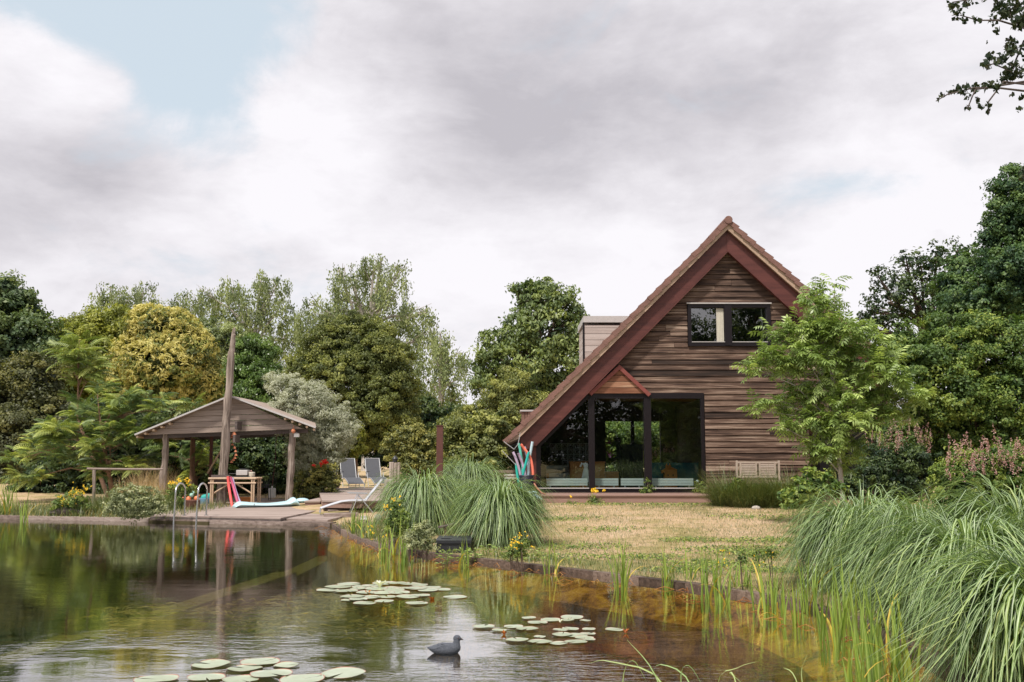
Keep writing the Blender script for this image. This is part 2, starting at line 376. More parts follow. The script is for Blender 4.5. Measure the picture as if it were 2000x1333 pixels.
# bottom of the pond: deep end, planted middle, shallow golden shelf
def silt(name, stops, sc=1.2, bump=.6):
    m, nt, b = newmat(name); p = OBJ(nt)
    f = MA(nt, 'ADD', MA(nt, 'MULTIPLY', NOISE(nt, p, sc, 7, .68, .8), .75), MA(nt, 'MULTIPLY', NOISE(nt, MAPV(nt, p, (1,1,1)), sc*9, 5, .7), .4))
    nt.links.new(RAMP(nt, f, stops), b.inputs['Base Color']); b.inputs['Roughness'].default_value = .95
    nt.links.new(ND(nt, 'ShaderNodeBump', {'Strength': bump, 'Distance': .05, 'Height': f}).outputs[0], b.inputs['Normal'])
    return m
M['deep'] = silt('murk_dark_silt', [(.2,(.003,.012,.014)),(.8,(.012,.028,.02))])  # silt painted near-black, standing in for light lost in the deep water
M['midbed'] = silt('weedy_bed', [(.35,(.006,.010,.006)),(.5,(.022,.022,.008)),(.62,(.07,.052,.012)),(.85,(.13,.10,.03))], 1.6)
M['shelf'] = silt('golden_shelf', [(.38,(.018,.010,.003)),(.49,(.11,.045,.006)),(.58,(.32,.145,.013)),(.69,(.52,.29,.035)),(.85,(.52,.40,.08))], 2.6)
M['liner'] = silt('pond_wall', [(.2,(.03,.025,.012)),(.9,(.1,.08,.03))])
mb = MB(); mb.prismz([(-42,3),(8,2.4),(9,28),(-42,30)], -2.6, -2.2); mb.build('pond_bed', M['deep'], None)
bpy.data.objects['pond_bed']['kind'] = 'structure'; bpy.data.objects['pond_bed']['label'] = 'dark deep bed under the pond water'
ridge = [P(-60,1290,-.45), P(150,1232,-.45), P(560,1112,-.45), P(640,1082,-.45)]
mb = MB(); mid = [(q.x, q.y) for q in ridge]+[(-3.6,18),(-1.5,14.5),(-.6,11),(-1.6,4.6),(-7,4.4)]
mb.prismz(mid[::-1], -1.0, -.8); o = mb.build('planting_bed', M['midbed']); tag(o, kind='structure', label='brown weedy bed in the shallower half of the pond')
mb = MB()
for a, b_ in zip(ridge[:-1], ridge[1:]): mb.bar(a-Vector((0,0,.87)), b_-Vector((0,0,.80)), .40, 1.5)
M['ridge'] = silt('ridge_algae', [(.25,(.06,.055,.015)),(.8,(.20,.17,.045))]); o = mb.build('submerged_wall', M['ridge']); tag(o, 'long algae-covered wall running diagonally under the pond water', 'pond wall')
shelf_in = [(640,1062),(700,1085),(800,1108),(900,1128),(1000,1140),(1100,1152),(1200,1168),(1300,1186),(1420,1208),(1500,1232),(1560,1262),(1600,1300),(1640,1360),(1660,1420)]
shelf_pts = [P(x, y-5, -.10) for x, y in shelf_in]
nS = 30
def resample(pl, n):
    pl = [Vector(q) for q in pl]; L = [0]
    for a, b_ in zip(pl[:-1], pl[1:]): L.append(L[-1]+(b_-a).length)
    o = []
    for i in range(n):
        t = L[-1]*i/(n-1); k = max(j for j in range(len(L)) if L[j] <= t+1e-9); k = min(k, len(pl)-2)
        u = (t-L[k])/(L[k+1]-L[k]); o.append(pl[k].lerp(pl[k+1], u))
    return o
A = resample(shelf_pts, nS); B = resample(shore+[Vector((last.x+d_.x*2, last.y+d_.y*2.2, EZ))], nS)
vs = []; fs = []
for i in range(nS):
    a = A[i]; b_ = B[i]; o_ = (b_-a)
    for k in range(7):
        u = k/6*1.06; q = a+o_*u; vs.append((q.x, q.y, -.30+.24*u**.7+random.uniform(-.02,.02)))
    vs.append((a.x, a.y-.02, -2.3))
for i in range(nS-1):
    for k in range(6): fs.append((i*8+k, i*8+k+1, (i+1)*8+k+1, (i+1)*8+k))
    fs.append((i*8+7, i*8, (i+1)*8, (i+1)*8+7))
mb = MB(); mb.add(vs, fs); o = mb.build('pond_shelf', M['shelf'], None, True); tag(o, kind='structure', label='golden brown shallow shelf under the water along the right shore')
mb = MB()
for i in range(len(pond)):
    x0, y0 = pond[i]; x1, y1 = pond[(i+1)%len(pond)]
    nl = math.hypot(x1-x0, y1-y0); ox_, oy_ = (y0-y1)/nl*.02, (x1-x0)/nl*.02
    if not inside(pond, (x0+x1)/2+ox_, (y0+y1)/2+oy_): ox_, oy_ = -ox_, -oy_
    x0 += ox_; x1 += ox_; y0 += oy_; y1 += oy_
    mb.add([(x0,y0,-2.4),(x1,y1,-2.4),(x1,y1,.045),(x0,y0,.045)], [(0,1,2,3)])
o = mb.build('pond_bank', M['liner']); tag(o, kind='structure', label='dark side wall of the pond below the timber edging')
# water
wm = bpy.data.materials.new('pond_water'); wm.use_nodes = True; nt = wm.node_tree; nt.nodes.clear(); p = OBJ(nt)
calm = MR(nt, NOISE(nt, MAPV(nt, p, (.35,.5,1)), 1.0, 3, .5), .40, .66, .35, 1.0)
h1 = NOISE(nt, MAPV(nt, p, (1.0, 1.9, 1)), 2.8, 5, .6, .4)
h2 = NOISE(nt, MAPV(nt, p, (1.0, 1.4, 1)), 11, 3, .5, .3)
spw = ND(nt, 'ShaderNodeSeparateXYZ', {0: p})
breeze = MA(nt, 'MULTIPLY', MR(nt, spw.outputs[1], 11.0, 8.0), MR(nt, NOISE(nt, MAPV(nt, p, (.55,.8,1), (3.3,1.2,0)), 1.0, 2, .5), .42, .60))
h3 = NOISE(nt, MAPV(nt, p, (1.0, 2.2, 1)), 5.5, 3, .5, .6)
hh = MA(nt, 'ADD', MA(nt, 'MULTIPLY', MA(nt, 'ADD', h1, MA(nt, 'MULTIPLY', h2, .13)), calm), MA(nt, 'MULTIPLY', MA(nt, 'MULTIPLY', h3, breeze), 2.4))
bn = ND(nt, 'ShaderNodeBump', {'Strength': 1.0, 'Distance': .0030, 'Height': hh}).outputs[0]
fr = ND(nt, 'ShaderNodeFresnel', {'IOR': TWOSIDED(nt, 1.33), 'Normal': bn}).outputs[0]
fr = MA(nt, 'MULTIPLY', fr, 2.0, clamp=True); fr = MA(nt, 'MINIMUM', fr, .66)
tr = ND(nt, 'ShaderNodeBsdfTransparent', {'Color': (1,1,.96,1)}); gl = ND(nt, 'ShaderNodeBsdfGlossy', {'Roughness': .0, 'Color': (1,1,1,1), 'Normal': bn})
mx = ND(nt, 'ShaderNodeMixShader', {0: fr, 1: tr.outputs[0], 2: gl.outputs[0]})
OUTW = ND(nt, 'ShaderNodeOutputMaterial', {0: mx.outputs[0]})
nv = len(pond)
WV = [(x, y, 0) for x, y in pond]+[(x, y, -2.9) for x, y in pond]
WF = [list(range(nv))[::-1], [nv+i for i in range(nv)]]+[[i, (i+1)%nv, (i+1)%nv+nv, i+nv] for i in range(nv)]
me = bpy.data.meshes.new('water'); me.from_pydata(WV, [], WF)
import bmesh
bm_ = bmesh.new(); bm_.from_mesh(me); bmesh.ops.recalc_face_normals(bm_, faces=bm_.faces); bm_.to_mesh(me); bm_.free()
va = ND(nt, 'ShaderNodeVolumeAbsorption', {'Color': (.62,.66,.30,1), 'Density': .4})
nt.links.new(va.outputs[0], OUTW.inputs['Volume'])
wo = _fin('water', me, wm, None, False); tag(wo, kind='structure', label='still dark pond water mirroring trees and clouds')
# ================================================================== the house
HY = 28.5; VY = 28.12; BACK = HY+7.6
house = thing('timber_house', 'timber clad gable house with long left roof slope, red rake beams and big corner glazing', 'house', W(1300,962,HY))
def xz(px, py, Y): q = W(px, py, Y); return (q.x, q.z)
def Hx(px, Y=HY): return W(px, 800, Y).x
def Hz(py, Y=HY): return W(1300, py, Y).z
def lineat(a, b, x): return a[1]+(b[1]-a[1])*(x-a[0])/(b[0]-a[0])
rt = xz(1422,428,VY); rl = xz(986,860,VY); rr = xz(1747,715,VY)           # tile line
ua = xz(1421,449,VY); ul = xz(1014,857,VY); ur = xz(1741,731,VY)          # underside of the verge board
ba = xz(1419,491,HY-.2); bl = xz(1045,870,HY-.2); br = xz(1720,766,HY-.2); ba = (ua[0], ba[1])  # inner edge of the red beams
FLZ = Hz(962)
# roof deck (structure under the tiles) : two slopes
def slope_slab(top, bot_a, bot_b, e0, y0, y1, mb, mi=0):
    mb.prism([bot_a, bot_b, e0, top], y0, y1, mi)
mb = MB()
def inset(p, q, d):         # shift segment pq down (perpendicular) by d
    v = Vector((q[0]-p[0], q[1]-p[1])).normalized(); n = Vector((v.y, -v.x)) if v.x > 0 else Vector((-v.y, v.x))
    return (p[0]+n.x*d, p[1]+n.y*d), (q[0]+n.x*d, q[1]+n.y*d)
tl_a = (rt[0], rt[1]-.14); tl_l = (rl[0]+.06, rl[1]-.12); tl_r = (rr[0]-.06, rr[1]-.12)
mb.prism([ua, tl_a, tl_l, ul], VY+.06, BACK, 0); mb.prism([ua, ur, tl_r, tl_a], VY+.06, BACK, 0)
roof = mb.build('roof', M['soffit'], house)
mb = MB()                  # pale board closing the verge
mb.prism([(ua[0], ua[1]+.005), (tl_a[0], tl_a[1]+.02), (tl_l[0], tl_l[1]+.02), (ul[0]-.02, ul[1]-.005)], VY, VY+.057)
mb.prism([(ua[0], ua[1]+.005), (ur[0]+.02, ur[1]-.005), (tl_r[0], tl_r[1]+.02), (tl_a[0], tl_a[1]+.02)], VY, VY+.057)
mb.build('verge_board', M['tan'], roof)
mb = MB()
for (p0, p1, n) in ((rl, rt, 25), (rr, rt, 19)):
    v = Vector((p1[0]-p0[0], p1[1]-p0[1])); L = v.length/n; v.normalize(); nn = Vector((-v.y, v.x)) if v.x > 0 else Vector((v.y, -v.x))
    for i in range(n):
        a = Vector(p0)+v*(L*i-.05); b_ = Vector(p0)+v*(L*(i+1)+.02)
        q = [a-nn*.085, b_-nn*.125, b_-nn*.02, a+nn*.03]
        j = random.uniform(-.012, .012)
        mb.prism([(t.x+j, t.y+j*.5) for t in q], VY-.05+random.uniform(-.01,.01), BACK+.05, 0, random.random())
mb.build('roof_tiles', M['tile'], roof, bevel=.012)
mb = MB(); mb.tube([(rt[0], VY-.08, rt[1]-.04), (rt[0], BACK, rt[1]-.04)], .115, 12)
mb.build('ridge_tile', M['tile'], roof, True)
# red rake beams
mb = MB()
def up_at(x): return lineat(ua, ul, x) if x < ua[0] else lineat(ua, ur, x)
xl0 = bl[0]-.02
mb.prism([(ba[0], ba[1]), (ba[0], up_at(ba[0])+.02), (ul[0]+.02, up_at(ul[0]+.02)), (ul[0]+.08, bl[1]-.2), (bl[0], bl[1])], HY-.24, HY-.05, 0, .45)
mb.build('rake_beam', M['beam'], house)
mb = MB(); mb.prism([(ba[0]+.004, ba[1]), (br[0], br[1]), (br[0], up_at(br[0])+.02), (ba[0]+.004, up_at(ba[0]+.004)+.02)], HY-.245, HY-.05, 0, .6)
mb.build('rake_beam', M['beam'], house)
mb = MB()                   # thin lighter lip along the lower edge of the left beam
v = Vector((bl[0]-ba[0], 0, bl[1]-ba[1])).normalized(); n_ = Vector((v.z, 0, -v.x)); n_ = n_ if n_.z < 0 else -n_
a = Vector((ba[0], HY-.22, ba[1]))+n_*.02; b_ = Vector((bl[0], HY-.22, bl[1]))+n_*.02
mb.bar(a, b_, .10, .035); v2 = Vector((br[0], HY-.22, br[1]))
mb.bar(a+Vector((.01,0,0)), v2+Vector((0,0,-.02)), .10, .03)
mb.build('beam_lip', M['beam'], house)
# cladding ----------------------------------------------------------
win = (Hx(1346), Hx(1509), Hz(677), Hz(595))
gx0, gx1 = Hx(1047), Hx(1374.5); gztop = Hz(768)
WR = Hx(1578); Z808 = Hz(808); XR = Hx(1738)
bh = .165; z = FLZ-.05; rows = []
while z < ba[1]-.05: rows.append(z); z += bh*random.choice((.9,1,1,1.12))
rows.append(z)
def inner(z):
    t = (z-bl[1])/(ba[1]-bl[1]); xl = bl[0]+(ba[0]-bl[0])*t
    t = (z-br[1])/(ba[1]-br[1]); xr = br[0]+(ba[0]-br[0])*t
    return xl-.16, min(xr+.16, XR)
mb = MB()
def board(x0, x1, za, zb, y=HY, mi=0):
    if x1-x0 < .06: return
    t = min(1, max(0, random.gauss(.36, .2)))
    mb.hexa([(x0,y-.045,za-.018),(x1,y-.045,za-.018),(x1,y+.01,za-.018),(x0,y+.01,za-.018),
             (x0,y-.012,zb+.004),(x1,y-.012,zb+.004),(x1,y+.012,zb+.004),(x0,y+.012,zb+.004)], mi, t)
def row(x0, x1, za, zb, y=HY, mi=0):
    if random.random() < .35:
        c_ = random.uniform(x0+.3, x1-.3) if x1-x0 > 1 else None
        if c_: board(x0, c_-.004, za, zb, y, mi); board(c_+.004, x1, za, zb, y, mi); return
    board(x0, x1, za, zb, y, mi)
for za, zb in zip(rows[:-1], rows[1:]):
    zm = (za+zb)/2; xl, xr = inner(zm)
    if zm < Z808: xr = WR
    seg = [(xl, xr)]
    if zm < gztop+.03: seg = [(max(gx1+.02, xl), xr)]
    if win[2]-.02 < zm < win[3]+.02: seg = [(xl, win[0]-.01), (win[1]+.01, xr)]
    for a, b_ in seg:
        if b_ > a: row(a, b_, za, zb)
wall = mb.build('wall', M['clad'], house)
mb = MB()                   # plain backing behind the boards
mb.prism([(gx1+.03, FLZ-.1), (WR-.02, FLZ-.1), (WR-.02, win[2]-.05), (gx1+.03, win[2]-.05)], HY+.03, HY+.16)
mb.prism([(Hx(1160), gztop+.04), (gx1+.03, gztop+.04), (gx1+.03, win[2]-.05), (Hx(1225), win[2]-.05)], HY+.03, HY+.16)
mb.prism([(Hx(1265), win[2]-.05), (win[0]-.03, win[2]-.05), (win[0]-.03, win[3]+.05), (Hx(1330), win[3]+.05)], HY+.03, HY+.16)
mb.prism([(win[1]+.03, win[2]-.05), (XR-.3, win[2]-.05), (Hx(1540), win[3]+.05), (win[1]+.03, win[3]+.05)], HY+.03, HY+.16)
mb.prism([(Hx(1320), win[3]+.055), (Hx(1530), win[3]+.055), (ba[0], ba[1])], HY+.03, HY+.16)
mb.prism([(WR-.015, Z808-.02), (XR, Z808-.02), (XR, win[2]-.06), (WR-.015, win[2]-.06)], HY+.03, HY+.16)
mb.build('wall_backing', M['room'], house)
# side walls, rear wall, recess on the right
mb = MB(); xs0 = Hx(1024)
mb.box((xs0, HY+.02, .2), (xs0+.12, BACK-.3, lineat(ua, ul, xs0)-.02))
mb.build('side_wall', M['clad'], house); mb = MB(); mb.box((WR-.12, HY+.17, .2), (WR, HY+3.0, Z808)); mb.build('side_wall', M['clad'], house); mb = MB()
rec = HY+3.0
z = FLZ-.1
while z < Z808-.2: mb.ct = random.uniform(.1,.6); mb.box((WR+.01, rec-.03, z), (XR-.12, rec+.02, z+.155)); z += .165
mb.build('porch_wall', M['clad'], house)
mb = MB(); mb.box((XR-.12, HY+.17, Z808), (XR, BACK-.3, lineat(ua, ur, XR)-.02))
mb.build('side_wall', M['clad'], house)
mb = MB(); mb.box((WR, HY, Z808-.14), (XR, rec-.05, Z808-.025)); mb.build('porch_ceiling', M['soffit'], house)
mb = MB(); a0, a1 = Hx(1186, rec), Hx(1262, rec)
dx0, dx1 = Hx(1590,rec), Hx(1700,rec)
mb.box((dx0, rec-.10, FLZ), (dx0+.09, rec-.035, Z808-.15)); mb.box((dx1, rec-.10, FLZ), (dx1+.09, rec-.035, Z808-.15)); mb.box((dx0+.09, rec-.10, Z808-.25), (dx1, rec-.035, Z808-.15)); mb.box(((dx0+dx1)/2, rec-.098, FLZ), ((dx0+dx1)/2+.09, rec-.035, Z808-.25))
pd = mb.build('porch_door', M['frame'], house)
mb = MB(); mb.box((dx0+.09, rec-.07, FLZ), (dx1, rec-.06, Z808-.25)); mb.build('pane', M['black'], pd)
# rear wall with the opening seen through the glass
RY = HY+7.0
ox0, ox1, oz0, oz1 = W(1183,860,RY).x, W(1290,860,RY).x, W(1200,921,RY).z, W(1200,823,RY).z
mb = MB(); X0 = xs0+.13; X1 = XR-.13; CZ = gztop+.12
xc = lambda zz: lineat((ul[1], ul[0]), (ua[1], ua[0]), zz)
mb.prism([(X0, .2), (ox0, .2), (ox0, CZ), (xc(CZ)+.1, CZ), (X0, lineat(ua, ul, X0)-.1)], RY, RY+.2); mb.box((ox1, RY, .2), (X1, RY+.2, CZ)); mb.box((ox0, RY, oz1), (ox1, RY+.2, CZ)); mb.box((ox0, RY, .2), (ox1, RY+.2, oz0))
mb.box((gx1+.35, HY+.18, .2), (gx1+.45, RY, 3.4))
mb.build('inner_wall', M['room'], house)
mb = MB(); xm = W(1236,860,RY).x
mb.box((xm-.06, RY+.02, oz0), (xm+.06, RY+.12, oz1)); mb.box((ox0, RY-.02, oz0-.05), (ox1, RY+.1, oz0)); rw = mb.build('rear_window', M['frame'], house)
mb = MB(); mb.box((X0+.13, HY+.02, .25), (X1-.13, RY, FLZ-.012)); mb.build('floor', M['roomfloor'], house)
mb = MB(); CZ = gztop+.12
mb.box((Hx(1170), HY+.18, CZ), (X1-.01, RY+.2, CZ+.2)); mb.build('ceiling', M['orangewood'], house)
mb = MB(); mb.prism([(xc(CZ+.05)+.15, CZ+.02), (XR-.13, CZ+.02), (XR-.13, lineat(ua, ur, XR)-.02), (ua[0], ua[1]-.02)], BACK-.5, BACK-.3); mb.build('rear_gable', M['clad'], house)
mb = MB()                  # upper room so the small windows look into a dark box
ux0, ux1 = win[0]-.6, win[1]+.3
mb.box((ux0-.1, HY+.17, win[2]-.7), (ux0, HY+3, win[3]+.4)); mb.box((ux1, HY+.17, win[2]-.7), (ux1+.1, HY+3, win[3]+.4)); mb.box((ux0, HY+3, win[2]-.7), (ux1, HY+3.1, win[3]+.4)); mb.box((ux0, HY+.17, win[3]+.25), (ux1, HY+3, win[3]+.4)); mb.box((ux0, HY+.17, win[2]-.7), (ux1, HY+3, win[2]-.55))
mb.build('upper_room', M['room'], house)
# glazing frame: trapezoid with two mullions
fz0 = Hz(957)
mb = MB(); fy0, fy1 = HY-.05, HY+.12
slope = lambda x: lineat(ba, bl, x)
xa = Hx(1149)
mb.box((gx0, fy0, Hz(962)), (gx1, fy1, fz0+.03))                                    # sill
mb.box((Hx(1152), fy0, gztop-.16), (gx1, fy1, gztop))                            # head
mb.box((gx1-.09, fy0+.002, fz0+.03), (gx1, fy1, gztop-.16))
mb.box((gx0, fy0+.002, fz0+.03), (gx0+.13, fy1, slope(gx0+.07)+.1))
mb.box((Hx(1149), fy0-.05, fz0+.03), (Hx(1160.5), fy1, gztop-.16)); mb.box((Hx(1257.5), fy0-.05, fz0+.03), (Hx(1270.5), fy1, gztop-.16))
mb.bar((gx0, (fy0+fy1)/2, slope(gx0)-.1), (xa, (fy0+fy1)/2, slope(xa)-.1), fy1-fy0-.01, .13)
gf_ = mb.build('corner_window', M['frame'], house)
def pane(name, poly, y, mat, par):
    mb = MB(); mb.add([(x, y, z) for x, z in poly], [tuple(range(len(poly)))]); return mb.build(name, mat, par)
pane('pane', [(gx0+.1, fz0), (xa, fz0), (xa, slope(xa)), (gx0+.1, slope(gx0+.1))], HY+.03, M['glass'], gf_)
pane('pane', [(Hx(1160), fz0), (Hx(1258), fz0), (Hx(1258), gztop-.1), (Hx(1160), gztop-.1)], HY+.03, M['glass'], gf_)
pane('pane', [(Hx(1270), fz0), (gx1-.05, fz0), (gx1-.05, gztop-.1), (Hx(1270), gztop-.1)], HY+.03, M['glass'], gf_)
mb = MB(); mb.box((gx0, fy0-.03, fz0+.032), (gx1, fy0, fz0+.06)); mb.build('sill', M['trimgrey'], gf_)
# red corner post under the eave
mb = MB(); mb.prism([(Hx(1023), FLZ-.05), (gx0, FLZ-.05), (gx0, slope(gx0)+.05), (Hx(1023), up_at(Hx(1023))-.05)], HY-.04, HY+.1, 0, .5); mb.build('corner_post', M['beam'], house)
# small red chevron gable over the middle pane
ch = [xz(1150,768,HY-.1), xz(1209.5,713,HY-.1), xz(1271,770,HY-.1)]
mb = MB()
def thick(p, q, w, y0, y1, t=.5):
    v = Vector((q[0]-p[0], q[1]-p[1])).normalized(); n = Vector((-v.y, v.x)); n = n if n.y < 0 else -n; 
    mb.prism([p, q, (q[0]+n.x*w, q[1]+n.y*w), (p[0]+n.x*w, p[1]+n.y*w)], y0, y1, 0, t)
thick(ch[0], ch[1], .105, HY-.16, HY-.06); thick(ch[1], ch[2], .105, HY-.163, HY-.063)
mb.build('gable_trim', M['redtrim'], house)
mb = MB(); z = ch[0][1]-.01
while z < ch[1][1]-.2:
    hb = .17
    def cx_(zz): t = (zz-ch[0][1])/(ch[1][1]-ch[0][1]); return ch[0][0]+(ch[1][0]-ch[0][0])*t+.10, ch[2][0]+(ch[1][0]-ch[2][0])*t-.10
    a, b_ = cx_(z); c_, d2 = cx_(z+hb)
    t = random.uniform(.3,.8); mb.prism([(a, z), (b_, z), (d2, z+hb-.012), (c_, z+hb-.012)], HY-.10, HY-.055, 0, t); z += hb
mb.build('gable_boards', M['clad2'], house)
# upper window
mb = MB(); y0, y1 = HY-.09, HY+.12
x0, x1, z0, z1 = win
mb.box((x0, y0, z0), (x1, y1, z0+.11)); mb.box((x0, y0, z1-.10), (x1, y1, z1)); mb.box((x0, y0+.002, z0+.11), (x0+.10, y1, z1-.1)); mb.box((x1-.10, y0+.002, z0+.11), (x1, y1, z1-.1))
xm0, xm1 = Hx(1418), Hx(1432); mb.box((xm0, y0-.02, z0+.02), (xm1, y1, z1-.02))
uw = mb.build('upper_window', M['frame'], house)
mb = MB(); mb.box((x0-.03, y0-.04, z1), (x1+.03, HY+.02, z1+.035)); mb.box((x0+.1, y0-.015, z0+.11), (x1-.1, y0+.02, z0+.13)); mb.build('window_trim', M['trimgrey'], uw)
for a, b_ in ((x0+.1, xm0), (xm1, x1-.1)):
    pane('pane', [(a, z0+.1), (b_, z0+.1), (b_, z1-.1), (a, z1-.1)], HY+.02, M['glassup'], uw)
mb = MB(); cw = Hx(1403), Hx(1417)
for i in range(9):
    xa_ = cw[0]+(cw[1]-cw[0])*i/9; mb.box((xa_, HY-.03+.012*(i%2), z0+.13), (xa_+(cw[1]-cw[0])/9, HY-.012+.012*(i%2), z1-.12))
mb.build('curtain', M['cream'], uw)
mb = MB(); mb.bar((Hx(1496), HY+.05, z0+.12), (Hx(1493), HY+.05, z1-.14), .02, .035); mb.build('curtain', M['cream'], uw)
# porch boards
pz = W(1200,967,27.0).z
def deckboards(poly, z, th, wy=.145, mat='deck', name='deck_boards', par=None, y_gap=.007):
    mb = MB(); n = len(poly); ys_ = [q[1] for q in poly]; y = min(ys_)
    def xr(yy):
        xs_ = []
        for i in range(n):
            (xa, ya), (xb, yb) = poly[i], poly[(i+1)%n]
            if (ya > yy) != (yb > yy): xs_.append(xa+(xb-xa)*(yy-ya)/(yb-ya))
        return (min(xs_), max(xs_)) if len(xs_) > 1 else None
    while y < max(ys_)-.02:
        y2 = min(y+wy, max(ys_)); a = xr(y+.004); b_ = xr(y2-y_gap-.003)
        if a and b_:
            t = random.random(); j = random.uniform(-.002, .002)
            mb.hexa([(a[0],y,z-th),(a[1],y,z-th),(b_[1],y2-y_gap,z-th),(b_[0],y2-y_gap,z-th),(a[0],y,z+j),(a[1],y,z+j),(b_[1],y2-y_gap,z+j),(b_[0],y2-y_gap,z+j)], 0, t)
        y = y2
    return mb.build(name, M[mat], par)
pdk = thing('porch_deck', 'long low reddish deck along the foot of the glazed house front', 'deck', (3, 27, gz(3,27)))
px0, px1 = W(1045,967,27).x, W(1402,967,27).x
deckboards([(px0,26.9),(px1,26.9),(px1,HY-.06),(px0,HY-.06)], pz, .035, mat='deckred', par=pdk)
mb = MB(); mb.box((px0, 26.93, pz-.26), (px1, 26.97, pz-.04)); mb.box((px0, 26.98, pz-.24), (px0+.04, HY-.1, pz-.04)); mb.build('fascia', M['deckred'], pdk)
# dormers behind the left slope
dm = MB(); Yd = 31.0
dx0_, dx1_ = W(1142,650,Yd).x, W(1235,650,Yd).x; dzt = W(1180,618,Yd).z; dzb = lineat(tl_a, tl_l, dx0_)-.2
z = dzb
xroof = lambda zz: lineat((tl_l[1], tl_l[0]), (tl_a[1], tl_a[0]), zz)+.12
z = dzb+.14
while z < dzt-.28:
    dm.ct = random.uniform(.3,.9); z2 = min(z+.178, dzt-.28); dm.prism([(dx0_, z), (max(dx0_+.02, xroof(z)), z), (max(dx0_+.02, xroof(z2)), z2), (dx0_, z2)], Yd, Yd+2.6); z += .19
do = dm.build('dormer', M['clad_grey'], house)
mb = MB(); mb.box((dx0_-.04, Yd-.05, dzt-.20), (xroof(dzt-.2)+.02, Yd+2.65, dzt)); mb.build('dormer_roof', M['trimgrey'], do)
mb = MB(); mb.box((dx0_-.06, Yd-.01, dzb), (dx0_-.005, Yd+.12, dzt-.2)); mb.build('dormer_window', M['frame'], do)
dx0_, dx1_ = W(1019,820,Yd).x, W(1060,820,Yd).x; dzt = W(1030,801,Yd).z; dzb = 1.6
dm = MB(); x = dx0_; zroof = lambda xx: lineat(tl_l, tl_a, xx)-.08
while x < dx1_ and zroof(x+.09) < dzt-.08: dm.ct = random.random(); dm.prism([(x, max(dzb, zroof(x))), (x+.088, max(dzb, zroof(x+.088))), (x+.088, dzt-.06), (x, dzt-.06)], Yd, Yd+1.6); x += .095
do = dm.build('dormer', M['clad_v'], house)
mb = MB(); mb.box((dx0_-.05, Yd-.05, dzt-.05), (x+.02, Yd+1.65, dzt)); mb.build('dormer_roof', M['trimgrey'], do)

# ------------------------------------------------------------------ things inside the glazed room
def Rx(px, Y): return W(px, 900, Y).x
def Rz(py, Y): return W(1200, py, Y).z
Yr = HY+.32
for (a, b_, lb) in ((1067,1147,'long low white radiator behind the slanted left pane'), (1162,1207,'low white radiator behind the middle pane, beside the orange cabinet'),
                    (1212,1256,'low white radiator behind the middle pane, in front of the standing person'), (1272,1353,'low white radiator behind the right pane, below the orange toy castle')):
    t = thing('radiator', lb, 'radiator', (Rx(a,Yr), Yr, FLZ), 'low white radiators behind the glass')
    z0, z1 = Rz(949,Yr), Rz(934.5,Yr); h3 = (z1-z0)/3
    mb = MB()
    for k in range(3): mb.box((Rx(a,Yr), Yr-.03, z0+h3*k+.004), (Rx(b_,Yr), Yr+.05, z0+h3*(k+1)-.004))
    mb.build('panel', M['radiator'], t)
    mb = MB(); mb.box((Rx(a,Yr)+.1, Yr, FLZ-.01), (Rx(a,Yr)+.14, Yr+.03, z0)); mb.build('foot', M['radiator'], t); mb = MB(); mb.box((Rx(b_,Yr)-.14, Yr, FLZ-.01), (Rx(b_,Yr)-.1, Yr+.03, z0)); mb.build('foot', M['radiator'], t)
def cabinet(a, b_, ytop, Y, dep, label, name='cabinet', cat='cabinet', mat='orangewood'):
    t = thing(name, label, cat, (Rx(a,Y), Y, FLZ)); x0, x1, z1 = Rx(a,Y), Rx(b_,Y), Rz(ytop,Y)
    mb = MB(); mb.box((x0, Y, FLZ), (x1, Y+dep, z1-.03)); mb.build('body', M[mat], t)
    mb = MB(); mb.box((x0-.02, Y-.02, z1-.03), (x1+.02, Y+dep+.02, z1)); mb.build('top', M[mat], t)
    mb = MB(); m_ = (x0+x1)/2
    mb.box((x0+.02, Y-.02, FLZ+.06), (m_-.006, Y-.002, z1-.05)); mb.box((m_+.006, Y-.02, FLZ+.06), (x1-.02, Y-.002, z1-.05)); mb.build('door', M[mat], t)
cabinet(1113,1147,902,30.3,.5,'tall orange wooden cabinet behind the left pane')
cabinet(1160,1181,902,30.3,.5,'tall orange wooden cabinet just right of the first mullion')
cabinet(1182,1208,922,30.6,.6,'lower orange wooden cabinet with pale top beside the standing person')
cabinet(1215,1256,868,33.2,.7,'big black cupboard behind the standing person','cupboard','cupboard','black')
t = thing('armchair', 'beige box-shaped armchair behind the slanted left pane', 'armchair', (Rx(1067,30.6), 30.6, FLZ))
mb = MB(); mb.box((Rx(1067,30.6),30.6,FLZ+.1),(Rx(1082,30.6)+.5,31.3,Rz(924,30.6))); mb.build('seat', M['cream'], t, bevel=.03)
mb = MB(); mb.box((Rx(1067,30.6),31.1,Rz(923,30.6)),(Rx(1082,30.6)+.5,31.35,Rz(910,30.6))); mb.build('backrest', M['cream'], t, bevel=.03)
mb = MB(); mb.box((Rx(1067,30.6)-.0,30.55,FLZ),(Rx(1067,30.6)+.08,30.6,FLZ+.5)); mb.build('leg', M['orangewood'], t)
mb = MB(); Y = 33.5           # pierced screen of squares
for i in range(7):
    for j in range(5):
        cx_ = Rx(1080,Y)+.0+i*.20; cz_ = Rz(872,Y)-j*.19
        if j > 1 and i < 2: continue
        for (r0, w_) in ((.09,.015), (.045,.012)):
            for s_ in (-1, 1):
                mb.box((cx_-r0, Y, cz_+s_*r0-w_/2), (cx_+r0, Y+.02, cz_+s_*r0+w_/2)); mb.box((cx_+s_*r0-w_/2, Y+.002, cz_-r0), (cx_+s_*r0+w_/2, Y+.022, cz_+r0))
tag(mb.build('room_screen', M['white']), 'pale screen of little open squares behind the slanted left pane', 'screen')
